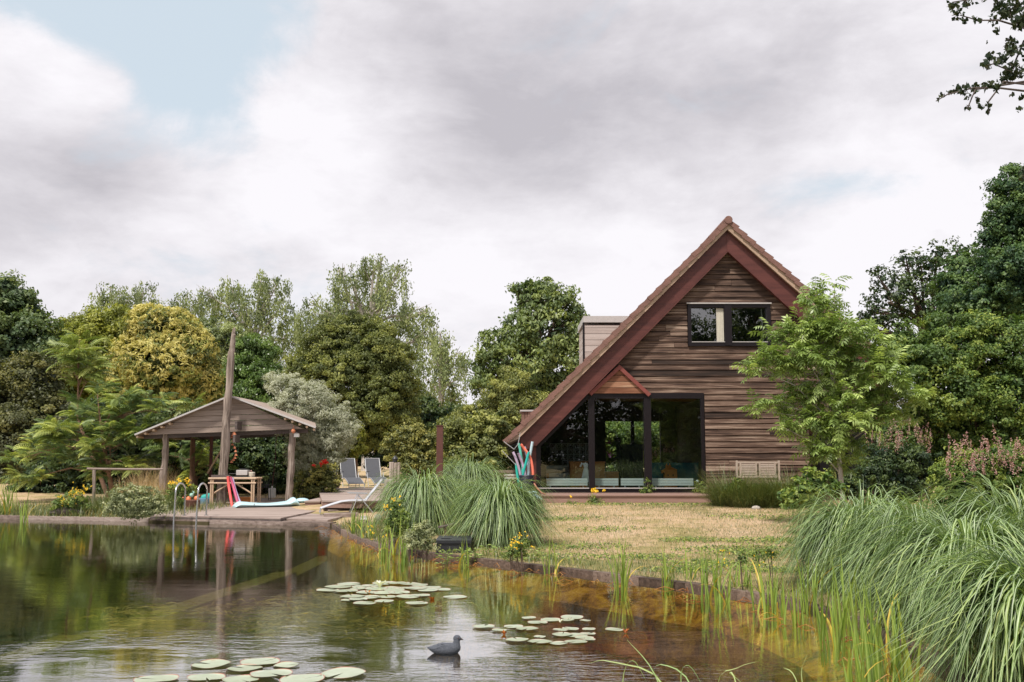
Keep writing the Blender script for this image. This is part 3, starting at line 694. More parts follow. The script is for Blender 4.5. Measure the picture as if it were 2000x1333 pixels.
mb = MB(); Y = 31.4; mb.box((Rx(1270,Y), Y, FLZ), (Rx(1372,Y), Y+.04, Rz(904,Y))); tag(mb.build('painted_board', M['teal_panel']), 'blue-green painted board behind the right pane', 'board')
t = thing('toy_castle', 'orange toy castle with a turreted roof behind the right pane', 'toy castle', (Rx(1305,30.9), 30.9, FLZ)); Y = 30.9
mb = MB(); mb.box((Rx(1298,Y), Y, Rz(934,Y)-.55), (Rx(1322,Y), Y+.3, Rz(918,Y))); 
mb.add([(Rx(1297,Y),Y,Rz(918,Y)),(Rx(1323,Y),Y,Rz(918,Y)),(Rx(1323,Y),Y+.3,Rz(918,Y)),(Rx(1297,Y),Y+.3,Rz(918,Y)),(Rx(1307,Y),Y+.15,Rz(910.5,Y))], [(0,1,4),(1,2,4),(2,3,4),(3,0,4)])
mb.build('keep', M['orange'], t)
mb = MB()
for px, py, r_ in ((1303,909,.05),(1309,908,.05)): mb.lathe((Rx(px,Y), Y+.1, Rz(914,Y)), [(r_,0),(r_,.05),(r_*.5,.08),(.005,.14)], 8)
mb.bar((Rx(1291,Y),Y,Rz(922,Y)), (Rx(1300,Y),Y,Rz(919,Y)), .06, .09); mb.build('turret', M['orange'], t)
mb = MB(); mb.box((Rx(1303,Y), Y-.01, Rz(930,Y)), (Rx(1305.5,Y), Y-.002, Rz(927,Y))); mb.build('window', M['black'], t); mb = MB(); mb.box((Rx(1313,Y), Y-.01, Rz(930,Y)), (Rx(1315.5,Y), Y-.002, Rz(927,Y))); mb.build('window', M['black'], t)
t = thing('dress', 'small pale dress hanging beside the first mullion inside', 'dress', (Rx(1144,29.3), 29.3, FLZ+.9)); Y = 29.3
mb = MB(); mb.lathe((Rx(1144,Y),Y,Rz(935,Y)-.1), [(.14,0),(.12,.15),(.07,.35),(.05,.42),(.08,.5),(.03,.56)], 12, sy=.4); mb.build('bodice', M['white'], t, True)
mb = MB(); mb.tube([(Rx(1144,Y),Y,Rz(908,Y)), (Rx(1144,Y)-.12,Y,Rz(908,Y)+.03), (Rx(1144,Y)-.16,Y,Rz(908,Y)-.06)], [.03,.035,.03], 8); mb.build('sleeve', M['white'], t, True)
t = thing('desk_lamp', 'small white-headed lamp standing at the right end of the glazing', 'lamp', (Rx(1360,28.85), 28.85, FLZ)); Y = 28.85
mb = MB(); mb.tube([(Rx(1358,Y),Y,FLZ),(Rx(1358,Y),Y,Rz(942,Y))], .012); mb.lathe((Rx(1358,Y),Y,FLZ),[(.08,0),(.08,.02),(.02,.03)]); mb.build('stem', M['black'], t)
mb = MB(); mb.ball((Rx(1361,Y),Y,Rz(941,Y)), .05); mb.build('lamp_head', M['white'], t, True)

# the person standing inside: one skinned body
def skinned(name, joints, bones, radii, mat, parent=None, sub=2):
    me = bpy.data.meshes.new(name); me.from_pydata([tuple(j) for j in joints], bones, [])
    o = bpy.data.objects.new(name, me); C.objects.link(o); me.materials.append(mat)
    o.modifiers.new('skin', 'SKIN'); 
    if not me.skin_vertices: me.attributes.new
    for i, r_ in enumerate(radii): me.skin_vertices[0].data[i].radius = r_ if isinstance(r_, tuple) else (r_, r_)
    me.skin_vertices[0].data[0].use_root = True
    s_ = o.modifiers.new('sub', 'SUBSURF'); s_.levels = sub; s_.render_levels = sub
    if parent: o.parent = parent
    return o
YP = 31.6; hx = Rx(1207,YP)
try:
    B0 = FLZ
    J = [(hx+.06,YP,B0+.84),(hx+.06,YP,B0+1.02),(hx+.05,YP,B0+1.20),(hx+.03,YP,B0+1.30),(hx,YP,B0+1.38),(hx-.015,YP,B0+1.47),(hx-.01,YP,B0+1.55),
         (hx+.05,YP-.15,B0+1.24),(hx+.03,YP-.22,B0+.98),(hx-.13,YP-.16,B0+.93),(hx-.20,YP-.14,B0+.94),
         (hx+.05,YP+.15,B0+1.24),(hx+.04,YP+.22,B0+.98),(hx-.12,YP+.16,B0+.94),(hx-.19,YP+.13,B0+.95),
         (hx+.06,YP-.09,B0+.80),(hx+.05,YP-.10,B0+.45),(hx+.08,YP-.10,B0+.08),(hx-.06,YP-.10,B0+.04),
         (hx+.06,YP+.09,B0+.80),(hx+.05,YP+.10,B0+.45),(hx+.08,YP+.10,B0+.08),(hx-.06,YP+.10,B0+.04)]
    E = [(0,1),(1,2),(2,3),(3,4),(4,5),(5,6),(3,7),(7,8),(8,9),(9,10),(3,11),(11,12),(12,13),(13,14),(0,15),(15,16),(16,17),(17,18),(0,19),(19,20),(20,21),(21,22)]
    R_ = [(.11,.15),(.10,.13),(.11,.16),(.09,.13),.05,(.085,.075),(.07,.065),.055,.042,.034,.028,.055,.042,.034,.028,.085,.055,.042,.04,.085,.055,.042,.04]
    pm = bpy.data.meshes.new('person'); pm.from_pydata(J, E, [])
    po = bpy.data.objects.new('person', pm); C.objects.link(po); pm.materials.append(M['cloth_dark'])
    md_ = po.modifiers.new('skin', 'SKIN')
    bpy.context.view_layer.update()
    if not pm.skin_vertices:
        bpy.context.view_layer.objects.active = po; bpy.ops.mesh.customdata_skin_add()
    for i, r_ in enumerate(R_): pm.skin_vertices[0].data[i].radius = r_ if isinstance(r_, tuple) else (r_, r_)
    pm.skin_vertices[0].data[0].use_root = True
    s_ = po.modifiers.new('sub', 'SUBSURF'); s_.levels = 2; s_.render_levels = 2
    tag(po, 'person in dark clothes standing indoors in profile, facing left', 'person')
    mb = MB(); mb.ball((hx+.0,YP,B0+1.535), .10, sc=(1.0,.85,.75), n=14, m=10); mb.tube([(hx+.05,YP,B0+1.50),(hx+.07,YP,B0+1.40)], [.06,.03]); mb.build('hair', M['hair'], po, True)
except Exception as ex: print('person failed', ex)
# ================================================================== vegetation tools
RG = np.random.default_rng(11)
def unit(a): return a/np.maximum(np.linalg.norm(a, axis=-1, keepdims=True), 1e-9)
def rdir(n): return unit(RG.normal(size=(n, 3)))
def leafquads(c, t, nrm, L, Wd, fold=.12):
    s = unit(np.cross(nrm, t)); n2 = unit(np.cross(t, s))
    L = np.broadcast_to(L, (len(c),))[:, None]; Wd = np.broadcast_to(Wd, (len(c),))[:, None]
    V = np.stack([c-t*L/2, c+s*Wd/2+n2*L*fold-t*L*.06, c+t*L/2-n2*L*.05, c-s*Wd/2+n2*L*fold-t*L*.06], 1).reshape(-1, 3)
    return V
def quadsF(n): return np.arange(n*4, dtype=np.int32).reshape(-1, 4)
def crown(blobs, L, Wd, cover=1.7, cl=.42, droop=.25, up=.55, fill=.3, squash=.8, weep=0, shell=.62, ragged=.30, clvar=.9):
    """leaf cards on many small clumps spread over and inside the given balls"""
    Vs = []; Ts = []; bl = np.array([b[:4] for b in blobs], float)
    for i, b in enumerate(bl):
        r_ = b[3]; n = int(cover*4*PI*r_*r_/(L*Wd*.5)); K = max(8, int(4*PI*r_*r_*.75/(cl*cl)))
        d = rdir(K); rr_ = r_*(shell+(1.02-shell)*RG.random(K)**.6+np.abs(RG.normal(size=K))*ragged*.38)
        cc = b[:3]+d*rr_[:, None]*np.array([1, 1, squash if r_ > .8 else 1])
        keep = np.ones(K, bool)
        for j, q in enumerate(bl):
            if j != i: keep &= np.linalg.norm(cc-q[:3], axis=1) > q[3]*.62
        cc = cc[keep]; dd = d[keep]
        if not len(cc): continue
        n = int(n*len(cc)/K)
        ct = RG.random(len(cc)); cr = cl*(.42+clvar*RG.random(len(cc))**1.5)
        ix = RG.integers(0, len(cc), n); o = rdir(n)*(RG.random(n)**.45)[:, None]*cr[ix][:, None]
        o[:, 2] *= .62
        if weep:
            o[:, :2] *= .62; o[:, 2] = -RG.random(n)*weep*(.5+ct[ix])+RG.normal(size=n)*.06
        c = cc[ix]+o; t = .3*RG.random(n)+.55*ct[ix]+.15*RG.random(n)
        nr = unit(dd[ix]*.55+unit(o+1e-6)*.5+np.array([0, 0, up])+RG.normal(size=(n, 3))*.5)
        tg = unit(np.cross(nr, rdir(n))); tg[:, 2] -= droop+weep*.6; tg = unit(tg)
        sz = L*(.55+.75*RG.random(n)); Vs.append(leafquads(c, tg, nr, sz, sz*Wd/L)); Ts.append(np.repeat(t, 4))
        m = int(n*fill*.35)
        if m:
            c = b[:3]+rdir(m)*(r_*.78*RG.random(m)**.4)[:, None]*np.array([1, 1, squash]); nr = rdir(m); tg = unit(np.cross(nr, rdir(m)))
            Vs.append(leafquads(c, tg, nr, L*1.7, Wd*1.7)); Ts.append(np.repeat(.35*RG.random(m), 4))  # inner leaves take only the dark tints, painting a shaded core into the crown
    V = np.concatenate(Vs); return V, quadsF(len(V)//4), np.concatenate(Ts)
def limbs(base, blobs, r0, name, mat, root, fork=.35, lean=0, n=9):
    mb = MB(); b = Vector(base); top = max(blobs, key=lambda q: q[2]); cx_ = sum(q[0]*q[3] for q in blobs)/sum(q[3] for q in blobs); cy_ = sum(q[1]*q[3] for q in blobs)/sum(q[3] for q in blobs)
    t = Vector((top[0], top[1], top[2])); mid = Vector((cx_, cy_, (b.z+t.z)/2))
    ax = [b-Vector((0,0,.25))]+[b.lerp(mid, u)+Vector((random.uniform(-.05,.05), random.uniform(-.05,.05), 0))*r0*4 for u in (.0,.3,.6,1)]+[mid.lerp(t, .5), t]
    rs = [r0*1.35, r0*1.2, r0, r0*.85, r0*.66, r0*.4, r0*.14]; mb.tube(ax, rs, n)
    for q in blobs:
        e = Vector(q[:3]); 
        if (e-t).length < .01: continue
        s_ = ax[2].lerp(ax[4], random.uniform(.1, 1)) if e.z < mid.z+.3*(t.z-mid.z) else ax[4].lerp(ax[5], random.random())
        m_ = s_.lerp(e, .5)+Vector((0, 0, .12*(e-s_).length)); rr_ = r0*random.uniform(.25,.42)
        mb.tube([s_, m_, e], [rr_, rr_*.7, rr_*.25], 6)
        for k in range(4):
            f_ = e+Vector((random.uniform(-1,1), random.uniform(-1,1), random.uniform(-.5,1)))*q[3]*.85
            mb.tube([m_.lerp(e, random.uniform(.2,.9)), f_], [rr_*.3, rr_*.08], 4)
    return mb.build(name, mat, root, True)
def px_blobs(D, circ, depth=.55):
    o = []
    for q in circ:
        px, py, r_ = q[:3]; dd = q[3] if len(q) > 3 else random.uniform(-depth, depth)*r_/FPX*D
        c = W(px, py, D+dd); o.append((c.x, c.y, c.z, r_/FPX*D))
    return o
def tree(name, label, cat, D, circ, base, mat, L=.16, Wd=.085, r0=.2, bark='bark', group=None, trunk_name='trunk', kind=None, far=None, **kw):
    L *= .85; Wd *= .85
    if far:
        k = far/D; D = far; L *= k; Wd *= k; r0 *= k; kw['cl'] = kw.get('cl', .42)*k
        if kw.get('weep'): kw['weep'] *= k
    bl = px_blobs(D, circ); bx = W(base, 880, D).x; bz = float(gz(bx, D))
    root = thing(name, label, cat, (bx, D, bz), group)
    limbs((bx, D, bz), bl, r0, trunk_name, M[bark], root)
    V, F, T = crown(bl, L, Wd, **kw)
    keep = V[:, 2].reshape(-1, 4).min(1) > bz-.02
    V = V.reshape(-1, 4, 3)[keep].reshape(-1, 3); T = T.reshape(-1, 4)[keep].ravel()
    npmesh('crown', V, quadsF(len(V)//4), M[mat], root, T)
    return root, bl
def lm(name, a, b, c, **kw): M[name] = leafmat(name, [(0, a), (.5, b), (1, c)], **kw)
lm('lf_dark', (0.015,0.034,0.027), (0.054,0.091,0.033), (0.184,0.246,0.068))  # leaf ramps: bluish dark ends and yellower bright ends paint in shade and sun
lm('lf_bluegreen', (0.030,0.061,0.043), (0.102,0.155,0.057), (0.273,0.327,0.105))
lm('lf_olive', (0.043,0.065,0.030), (0.152,0.182,0.050), (0.387,0.403,0.103))
lm('lf_beech', (0.028,0.037,0.026), (0.101,0.113,0.043), (0.297,0.281,0.087))
lm('lf_yellow', (0.075,0.099,0.018), (0.228,0.260,0.044), (0.519,0.514,0.094))
lm('lf_cream', (0.378,0.350,0.093), (0.597,0.530,0.175), (0.756,0.700,0.295), trans=.35)
lm('lf_birch', (0.083,0.121,0.083), (0.245,0.294,0.125), (0.535,0.597,0.281))
lm('lf_ivy', (0.032,0.064,0.014), (0.103,0.180,0.037), (0.256,0.362,0.088), spec=.5, rough=.35)
lm('lf_silver', (0.259,0.281,0.208), (0.440,0.460,0.354), (0.648,0.649,0.538))
lm('lf_horse', (0.049,0.088,0.050), (0.154,0.212,0.068), (0.390,0.454,0.152), spec=.45)
lm('lf_hazel', (0.060,0.088,0.044), (0.200,0.227,0.067), (0.503,0.507,0.156))
lm('lf_shrub', (0.061,0.083,0.038), (0.203,0.217,0.062), (0.539,0.484,0.136))
lm('lf_young', (0.096,0.153,0.044), (0.247,0.347,0.097), (0.527,0.645,0.230), spec=.6, rough=.35)
lm('lf_right', (0.020,0.052,0.042), (0.070,0.138,0.050), (0.209,0.300,0.088))
lm('lf_rightlow', (0.037,0.077,0.033), (0.127,0.207,0.046), (0.423,0.484,0.103))
lm('lf_sumac', (0.039,0.082,0.041), (0.159,0.225,0.069), (0.607,0.662,0.174), spec=.45, rough=.4)
lm('lf_sumac2', (0.069,0.112,0.029), (0.196,0.264,0.067), (0.447,0.484,0.143), spec=.4, rough=.4)
lm('lf_sumactip', (.25,.25,.05), (.42,.33,.06), (.5,.25,.05))
lm('lf_green', (0.043,0.085,0.032), (0.152,0.227,0.050), (0.403,0.456,0.112))
lm('lf_grey', (0.127,0.161,0.085), (0.299,0.330,0.176), (0.566,0.577,0.322))
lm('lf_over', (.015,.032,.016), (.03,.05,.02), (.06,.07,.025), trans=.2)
lm('flower_yellow', (.75,.45,.02), (.85,.55,.02), (.9,.65,.05), trans=.1)
lm('flower_red', (.65,.015,.01), (.75,.03,.02), (.85,.08,.05), trans=.1)
lm('flower_pink', (.34,.17,.17), (.50,.28,.27), (.62,.44,.40), trans=.2)
lm('flower_purple', (.3,.08,.3), (.4,.15,.4), (.5,.25,.5), trans=.2)
lm('straw', (.35,.22,.09), (.50,.35,.16), (.62,.47,.25))

# ---- far wood behind everything
bl = []
for i in range(64):
    x = -115+i*3.6+random.uniform(-1,1); y = random.uniform(108, 128); h = random.uniform(4.6, 7.4)*(1.15 if x < -5 else 1); bl.append((x, y, h*.45+.2, h*.62)); bl.append((x+random.uniform(-1,1), y-2, h*.2, h*.4))
V, F, T = crown(bl, .55, .34, cover=1.1, cl=1.5, fill=.5)
tag(npmesh('far_wood', V, F, M['lf_dark'], None, T), 'dark line of far-off woodland beyond the dry field', 'woodland', kind='stuff')

# ---- big trees, from left to right
tree('broadleaf_tree', 'dark green tree at the far left edge, tallest on that side', 'tree', 32,
     [(-30,640,90),(20,600,45),(48,580,26),(10,560,28),(60,610,28),(-20,560,40),(30,680,80),(90,700,60),(20,790,90),(-60,760,110)], -10, 'lf_bluegreen', .15, .10, .3, cover=1.9, far=64)
tree('beech_bush', 'dark reddish-olive beech bush low at the far left', 'bush', 29,
     [(20,760,75),(-40,820,100),(70,740,55),(30,860,80),(90,820,70),(-10,930,70),(60,920,60)], 20, 'lf_beech', .11, .065, .15, cover=1.9, droop=.05, far=50)
tree('round_tree', 'mid green round-topped tree between the dark left tree and the blossoming one', 'tree', 40,
     [(185,700,75),(150,660,50),(215,640,48),(120,690,50),(250,680,55),(170,760,80),(240,740,70),(100,740,60)], 190, 'lf_yellow', .16, .08, .25, cover=2.0, far=70)
# sweet chestnut with catkins
D = 37; circ = [(330,660,60),(300,640,45),(370,690,50),(320,720,70),(385,740,48),(350,770,60),(405,745,30),(280,700,55),(410,770,28),(270,760,60)]
root, bl = tree('flowering_chestnut', 'round tree covered in creamy yellow blossom above the pavilion roof', 'tree', D, circ, 330, 'lf_olive', .17, .07, .28, cover=1.9, far=58)
V, F, T = crown([(b[0], b[1]-.2, b[2]+.12, b[3]*1.04) for b in bl], .26, .065, cover=1.15, cl=.31, fill=0, droop=-.2, up=.2, shell=.95, ragged=.05, squash=.85)
npmesh('blossom', V, F, M['lf_cream'], root, T)
birch = dict(cover=.62, cl=.62, weep=.95, fill=.05, shell=.35, ragged=.3, droop=.8)
bgrp = 'tall weeping birches behind the garden'
tree('birch_tree', 'tall loose birch rising over the round tree on the left', 'tree', 56, [(205,590,30),(250,585,32),(280,570,26),(230,620,42),(190,610,24),(290,610,28),(260,650,40),(215,560,16),(300,585,16)], 240, 'lf_birch', .17, .085, .22, 'barkpale', bgrp, **birch, far=92)
tree('birch_tree', 'small far birch seen right above the creamy blossoming tree', 'tree', 60, [(345,590,26),(330,615,26),(375,605,24),(355,640,34),(390,590,20),(365,575,14)], 350, 'lf_birch', .17, .085, .2, 'barkpale', bgrp, **birch, far=96)
tree('birch_tree', 'wide pale birch whose top stands straight above the pavilion mast', 'tree', 54, [(430,590,36),(480,600,44),(530,570,36),(450,560,26),(540,610,38),(505,640,50),(430,640,44),(560,660,34),(510,545,24),(545,548,18),(400,575,22),(470,690,56),(545,720,44)], 500, 'lf_birch', .17, .085, .26, 'barkpale', bgrp, **birch, far=88)
tree('birch_tree', 'tallest weeping birch, behind the round olive tree', 'tree', 50, [(680,540,34),(730,520,30),(770,545,34),(700,590,48),(760,600,50),(665,580,30),(640,620,42),(600,630,36),(810,620,40),(825,665,36),(780,660,50),(700,660,60),(605,590,22),(745,505,14),(660,525,14),(785,520,16),(835,610,20),(610,690,50)], 720, 'lf_birch', .16, .08, .3, 'barkpale', bgrp, **birch, far=84)
tree('birch_tree', 'drooping birch at the right end of the birches, next to the gap of sky', 'tree', 46, [(870,670,30),(885,710,32),(850,700,38),(895,690,20),(870,750,38),(830,740,40),(860,650,18),(885,780,22),(835,790,34)], 850, 'lf_birch', .15, .075, .22, 'barkpale', bgrp, **birch, far=76)
tree('willow_bush', 'dim grey-green tree between the blossoming tree and the ivy column', 'tree', 43, [(420,680,44),(400,650,32),(440,720,45),(410,740,40),(450,660,28)], 425, 'lf_birch', .13, .06, .16, cover=1.5, ragged=.2, far=72)
tree('ivy_column', 'rounded column of glossy ivy just right of the pavilion mast', 'ivy tree', 36, [(495,690,42),(480,730,40),(515,735,36),(495,775,44),(520,790,30),(475,775,34),(500,830,50)], 497, 'lf_ivy', .12, .06, .2, cover=2.4, droop=.7, cl=.3, ragged=.06, far=46)
tree('round_olive_tree', 'broad olive-green round tree with a bare trunk behind the sun loungers', 'tree', 43,
     [(690,690,75),(640,680,50),(740,700,62),(610,720,45),(665,740,70),(760,745,52),(700,640,38),(650,645,32),(720,790,70),(640,770,45),(770,800,50),(700,840,58),(755,850,40),(590,735,26),(785,760,34),(740,655,34),(670,800,48)], 688, 'lf_olive', .125, .06, .24, 'barkred', cover=2.2, cl=.36, ragged=.1, droop=.5, far=58)
tree('silver_tree', 'silvery grey-leaved tree behind the right half of the pavilion roof', 'tree', 35,
     [(590,780,42),(560,765,34),(620,810,42),(650,810,36),(560,810,45),(600,840,40),(650,850,38),(540,745,20),(675,835,26),(615,775,28),(640,885,34),(600,890,40)], 610, 'lf_silver', .13, .028, .14, cover=1.35, cl=.28, droop=.1, ragged=.16)
tree('light_green_shrub', 'yellow-green feathery shrub leaning out right of the silver tree', 'shrub', 40, [(665,860,26),(690,850,20),(650,890,24),(675,885,20),(700,870,12)], 660, 'lf_yellow', .12, .045, .06, cover=1.5, cl=.22)
# horse chestnut
tree('horse_chestnut', 'tall dense horse chestnut standing left of the grey dormer', 'tree', 46,
     [(1060,600,48),(1030,575,28),(1095,610,40),(1060,650,62),(1110,650,40),(1020,650,44),(1075,710,68),(1030,710,60),(1120,710,42),(970,670,30),(955,690,26),(975,720,45),(1000,690,40),(1010,560,12),(1065,565,22),(1130,615,18),(1110,585,22),(960,750,40),(1050,770,70),(1110,760,50),(940,720,18)], 1050, 'lf_horse', .24, .11, .4, cover=1.35, cl=.5, droop=.8, up=.8, ragged=.12, fill=.12, far=68)
tree('ash_sapling', 'dull green young tree in front of the horse chestnut', 'tree', 41, [(985,770,35),(1010,750,26),(1000,800,40),(960,800,34),(1035,790,34),(925,820,34),(990,735,14)], 985, 'lf_hazel', .13, .05, .12, cover=1.8, far=50)
tree('hazel_bush', 'leafy hazel bush beside the left eave of the house', 'bush', 34.5,
     [(960,850,48),(920,870,45),(995,850,38),(960,900,55),(1005,890,36),(900,900,36),(880,840,24),(985,815,22),(945,812,18),(890,925,30),(1010,825,16)], 960, 'lf_hazel', .125, .075, .14, cover=2.2, cl=.34, up=.7)
tree('berry_shrub', 'loose yellowish shrub behind the thick timber post', 'shrub', 33.5, [(800,850,32),(830,870,30),(785,875,28),(815,900,34),(765,860,16),(845,900,22),(760,885,14),(790,915,24)], 805, 'lf_shrub', .10, .055, .07, cover=1.3, cl=.24, ragged=.2)
tree('dark_tree', 'dark shaded tree filling in behind the berry shrub', 'tree', 50, [(850,860,50),(790,870,45),(880,820,34),(830,810,38),(745,890,30),(880,880,40),(600,900,40),(620,850,50),(640,905,28)], 850, 'lf_dark', .17, .11, .25, cover=1.9, far=62)
# dark hedge behind the pavilion
hg = [(85,945,34),(45,960,22),(360,900,60),(420,890,60),(480,900,62),(530,890,55),(580,900,50),(440,860,50),(330,910,55),(280,900,60),(230,900,60),(170,890,60),(120,900,60),(330,850,60),(260,840,50),(400,940,50),(500,940,45),(560,940,45),(300,960,40),(220,960,45),(140,960,45),(200,830,60),(540,850,45),(610,925,32)]
tree('hedge', 'dark green hedge of mixed shrubs shading the back of the pavilion', 'hedge', 38.6, hg, 420, 'lf_dark', .14, .09, .1, cover=1.7, cl=.34, fill=.5, trunk_name='stem')
tree('ivy_shrub', 'dark shrub rising behind the table under the pavilion', 'shrub', 37.4, [(460,930,26),(500,900,30),(540,930,30),(585,915,24),(560,880,22)], 510, 'lf_bluegreen', .11, .075, .05, cover=1.3, cl=.25, trunk_name='stem')

# ---- sumac: long pinnate fronds
def frondT(npair, length, l, w, arch=.35, droop=.5, jitter=.0):
    vs = []; fs = []
    def pt(u): return np.array([length*u*math.cos(arch*u*1.2), 0, length*u*math.sin(.5)-arch*length*u*u*1.3])
    for k in range(npair):
        u = .16+.80*k/(npair-1); p_ = pt(u); s_ = math.sin(PI*min(1, .25+.75*u))**.6 if npair > 6 else 1
        for sd_ in (-1, 1):
            d = np.array([.45, sd_*.9, -droop*.5]); d = d/np.linalg.norm(d); ll = l*(.55+.45*s_); ww = w
            side = np.cross(d, [0, 0, 1]); side /= np.linalg.norm(side)
            b = len(vs); vs += [p_, p_+d*ll*.45+side*ww/2, p_+d*ll+np.array([0, 0, -droop*ll*.35]), p_+d*ll*.45-side*ww/2]; fs.append((b, b+1, b+2, b+3))
    p_ = pt(1); e = pt(1)-pt(.9); e = e/np.linalg.norm(e); b = len(vs)
    vs += [p_, p_+e*l*.4+np.array([0, w/2, 0]), p_+e*l*.9, p_+e*l*.4-np.array([0, w/2, 0])]; fs.append((b, b+1, b+2, b+3))
    for a_, b_ in ((0, .5), (.5, 1)):      # midrib
        b = len(vs); q0, q1 = pt(a_), pt(b_); vs += [q0+[0, .006, 0], q1+[0, .004, 0], q1-[0, .004, 0], q0-[0, .006, 0]]; fs.append((b, b+1, b+2, b+3))
    return np.array(vs, float), np.array(fs)
def scatter(tv, tf, pos, az, el, sc, tint, roll=None):
    n = len(pos); ca, sa, ce, se = np.cos(az), np.sin(az), np.cos(el), np.sin(el)
    x = tv[None, :, 0]*sc[:, None]; y = tv[None, :, 1]*sc[:, None]; z = tv[None, :, 2]*sc[:, None]
    if roll is not None: y, z = y*np.cos(roll)[:, None]-z*np.sin(roll)[:, None], y*np.sin(roll)[:, None]+z*np.cos(roll)[:, None]
    x2 = x*ce[:, None]-z*se[:, None]; z2 = x*se[:, None]+z*ce[:, None]
    V = np.stack([x2*ca[:, None]-y*sa[:, None], x2*sa[:, None]+y*ca[:, None], z2], 2)+np.asarray(pos)[:, None, :]
    F = (tf[None]+(np.arange(n)*len(tv))[:, None, None]).reshape(-1, tf.shape[1])
    return V.reshape(-1, 3), F, np.repeat(tint, len(tv))
def fronded(name, label, cat, D, circ, base, mat, T, per, sc=1.0, r0=.09, tipmat=None, r_shell=.8, trunk='trunk', group=None, elv=.1, barkm='barkred', density=1.0, full=False):
    bl = px_blobs(D, circ, .8); bx = W(base[0], 880, D).x; bz = float(gz(bx, D)) if len(base) < 2 else base[1]
    root = thing(name, label, cat, (bx, D, bz), group); limbs((bx, D, bz), bl, r0, trunk, M[barkm], root)
    tv, tf = T; PS = []; AZ = []; EL = []; SC = []; TI = []
    for b in bl:
        n = int(per*b[3]**2*density)+6; K = max(4, n//6); d = rdir(K); d[:, 2] = np.abs(d[:, 2])*.9-.25 if not full else d[:, 2]; d = unit(d)
        hub = np.array(b[:3])+d*(b[3]*(.35+.6*RG.random(K)))[:, None]; ht = RG.random(K)
        ix = RG.integers(0, K, n); az = np.arctan2(d[ix, 1], d[ix, 0])+RG.normal(size=n)*1.1
        PS.append(hub[ix]+RG.normal(size=(n, 3))*.05); AZ.append(az); EL.append(elv+RG.normal(size=n)*(.55 if full else .3)); SC.append(sc*(.7+.5*RG.random(n))); TI.append(.6*ht[ix]+.4*RG.random(n))
    V, F, T_ = scatter(tv, tf, np.concatenate(PS), np.concatenate(AZ), np.concatenate(EL), np.concatenate(SC), np.concatenate(TI), RG.normal(size=sum(map(len, AZ)))*.3)
    npmesh('crown', V, F, M[mat], root, T_)
    return root, bl
FR = frondT(10, .85, .21, .055, .35, .55)
root, _ = fronded('sumac_tree', 'sumac with long feathery drooping leaves spreading left of the pavilion', 'sumac', 33.6,
     [(250,805,46),(190,815,48),(300,800,36),(345,800,26),(140,855,48),(95,885,44),(215,865,52),(60,935,36),(150,910,46),(270,850,44),(190,770,26),(240,775,24),(45,895,22),(310,860,30),(110,840,30),(210,920,40),(260,915,36),(380,800,18)], (230,), 'lf_sumac', FR, 135, .74, .09)
root, _ = fronded('sumac_tree', 'taller leaning sumac stem with a pale green feathery top', 'sumac', 36,
     [(150,690,34),(175,715,30),(135,720,28),(170,745,26),(155,665,14)], (215,), 'lf_sumac2', FR, 110, .85, .07)
fronded('sumac_tree', 'dim sumac growing in the shade behind the left pavilion post', 'sumac', 36.5, [(360,900,34),(400,870,30),(330,890,28),(420,910,26),(390,930,26)], (385,), 'lf_sumac', FR, 40, .9, .10)

# ---- the young walnut-like tree before the house
FY = frondT(4, .34, .15, .056, .35, .7)
root, bl = fronded('young_tree', 'young light-green tree with drooping leaflets in front of the right half of the house', 'tree', 20.5,
     [(1600,600,26),(1575,575,11),(1635,590,18),(1560,640,26),(1535,660,20),(1500,690,24),(1475,720,22),(1520,710,26),(1550,690,28),(1600,660,38),(1650,650,40),(1590,710,34),(1640,710,44),(1690,690,44),(1720,730,40),(1760,770,32),(1790,780,22),
      (1545,800,20),(1510,790,20),(1475,800,14),(1530,835,20),(1565,770,26),(1610,770,40),(1660,770,46),(1710,780,34),(1600,820,34),(1650,830,44),(1690,830,26),(1620,870,32),(1660,880,28),(1605,640,30),(1740,810,24),(1630,555,6),(1590,555,8),(1585,870,14),(1690,660,26),(1500,650,9),(1750,700,20),(1780,820,14),(1640,915,14)],
     (1645,), 'lf_young', FY, 680, .76, .05, trunk='trunk', elv=.1, barkm='barkpale', full=True)

# ---- right-hand trees
tree('tall_right_tree', 'tallest dark tree, filling the right edge of the view', 'tree', 26,
     [(1985,370,44),(1960,430,40),(2010,440,70),(1960,500,55),(2020,540,100),(1950,560,55),(2080,400,110),(1945,370,14),(1975,330,16),(2100,560,110),(1930,470,16),(1900,600,55)], 2040, 'lf_right', .095, .06, .32, cover=2.0, cl=.26, ragged=.13)
tree('oak_tree', 'open-crowned oak with sky showing through, just right of the roof', 'tree', 30,
     [(1760,560,40),(1715,540,18),(1800,520,34),(1735,590,40),(1700,610,24),(1830,500,26),(1855,540,42),(1790,590,44),(1830,600,50),(1770,510,18),(1870,490,24),(1690,640,22),(1740,640,34),(1885,560,50),(1860,620,50)], 1800, 'lf_dark', .13, .08, .22, cover=.75, cl=.26, ragged=.3, shell=.35, fill=.05)
tree('oak_tree', 'dark dense oak between the open-crowned oak and the right edge', 'tree', 27, [(1900,570,50),(1870,610,45),(1930,620,60),(1880,520,28),(1960,590,60),(1850,560,24)], 1920, 'lf_right', .115, .075, .22, cover=2.1, cl=.3)
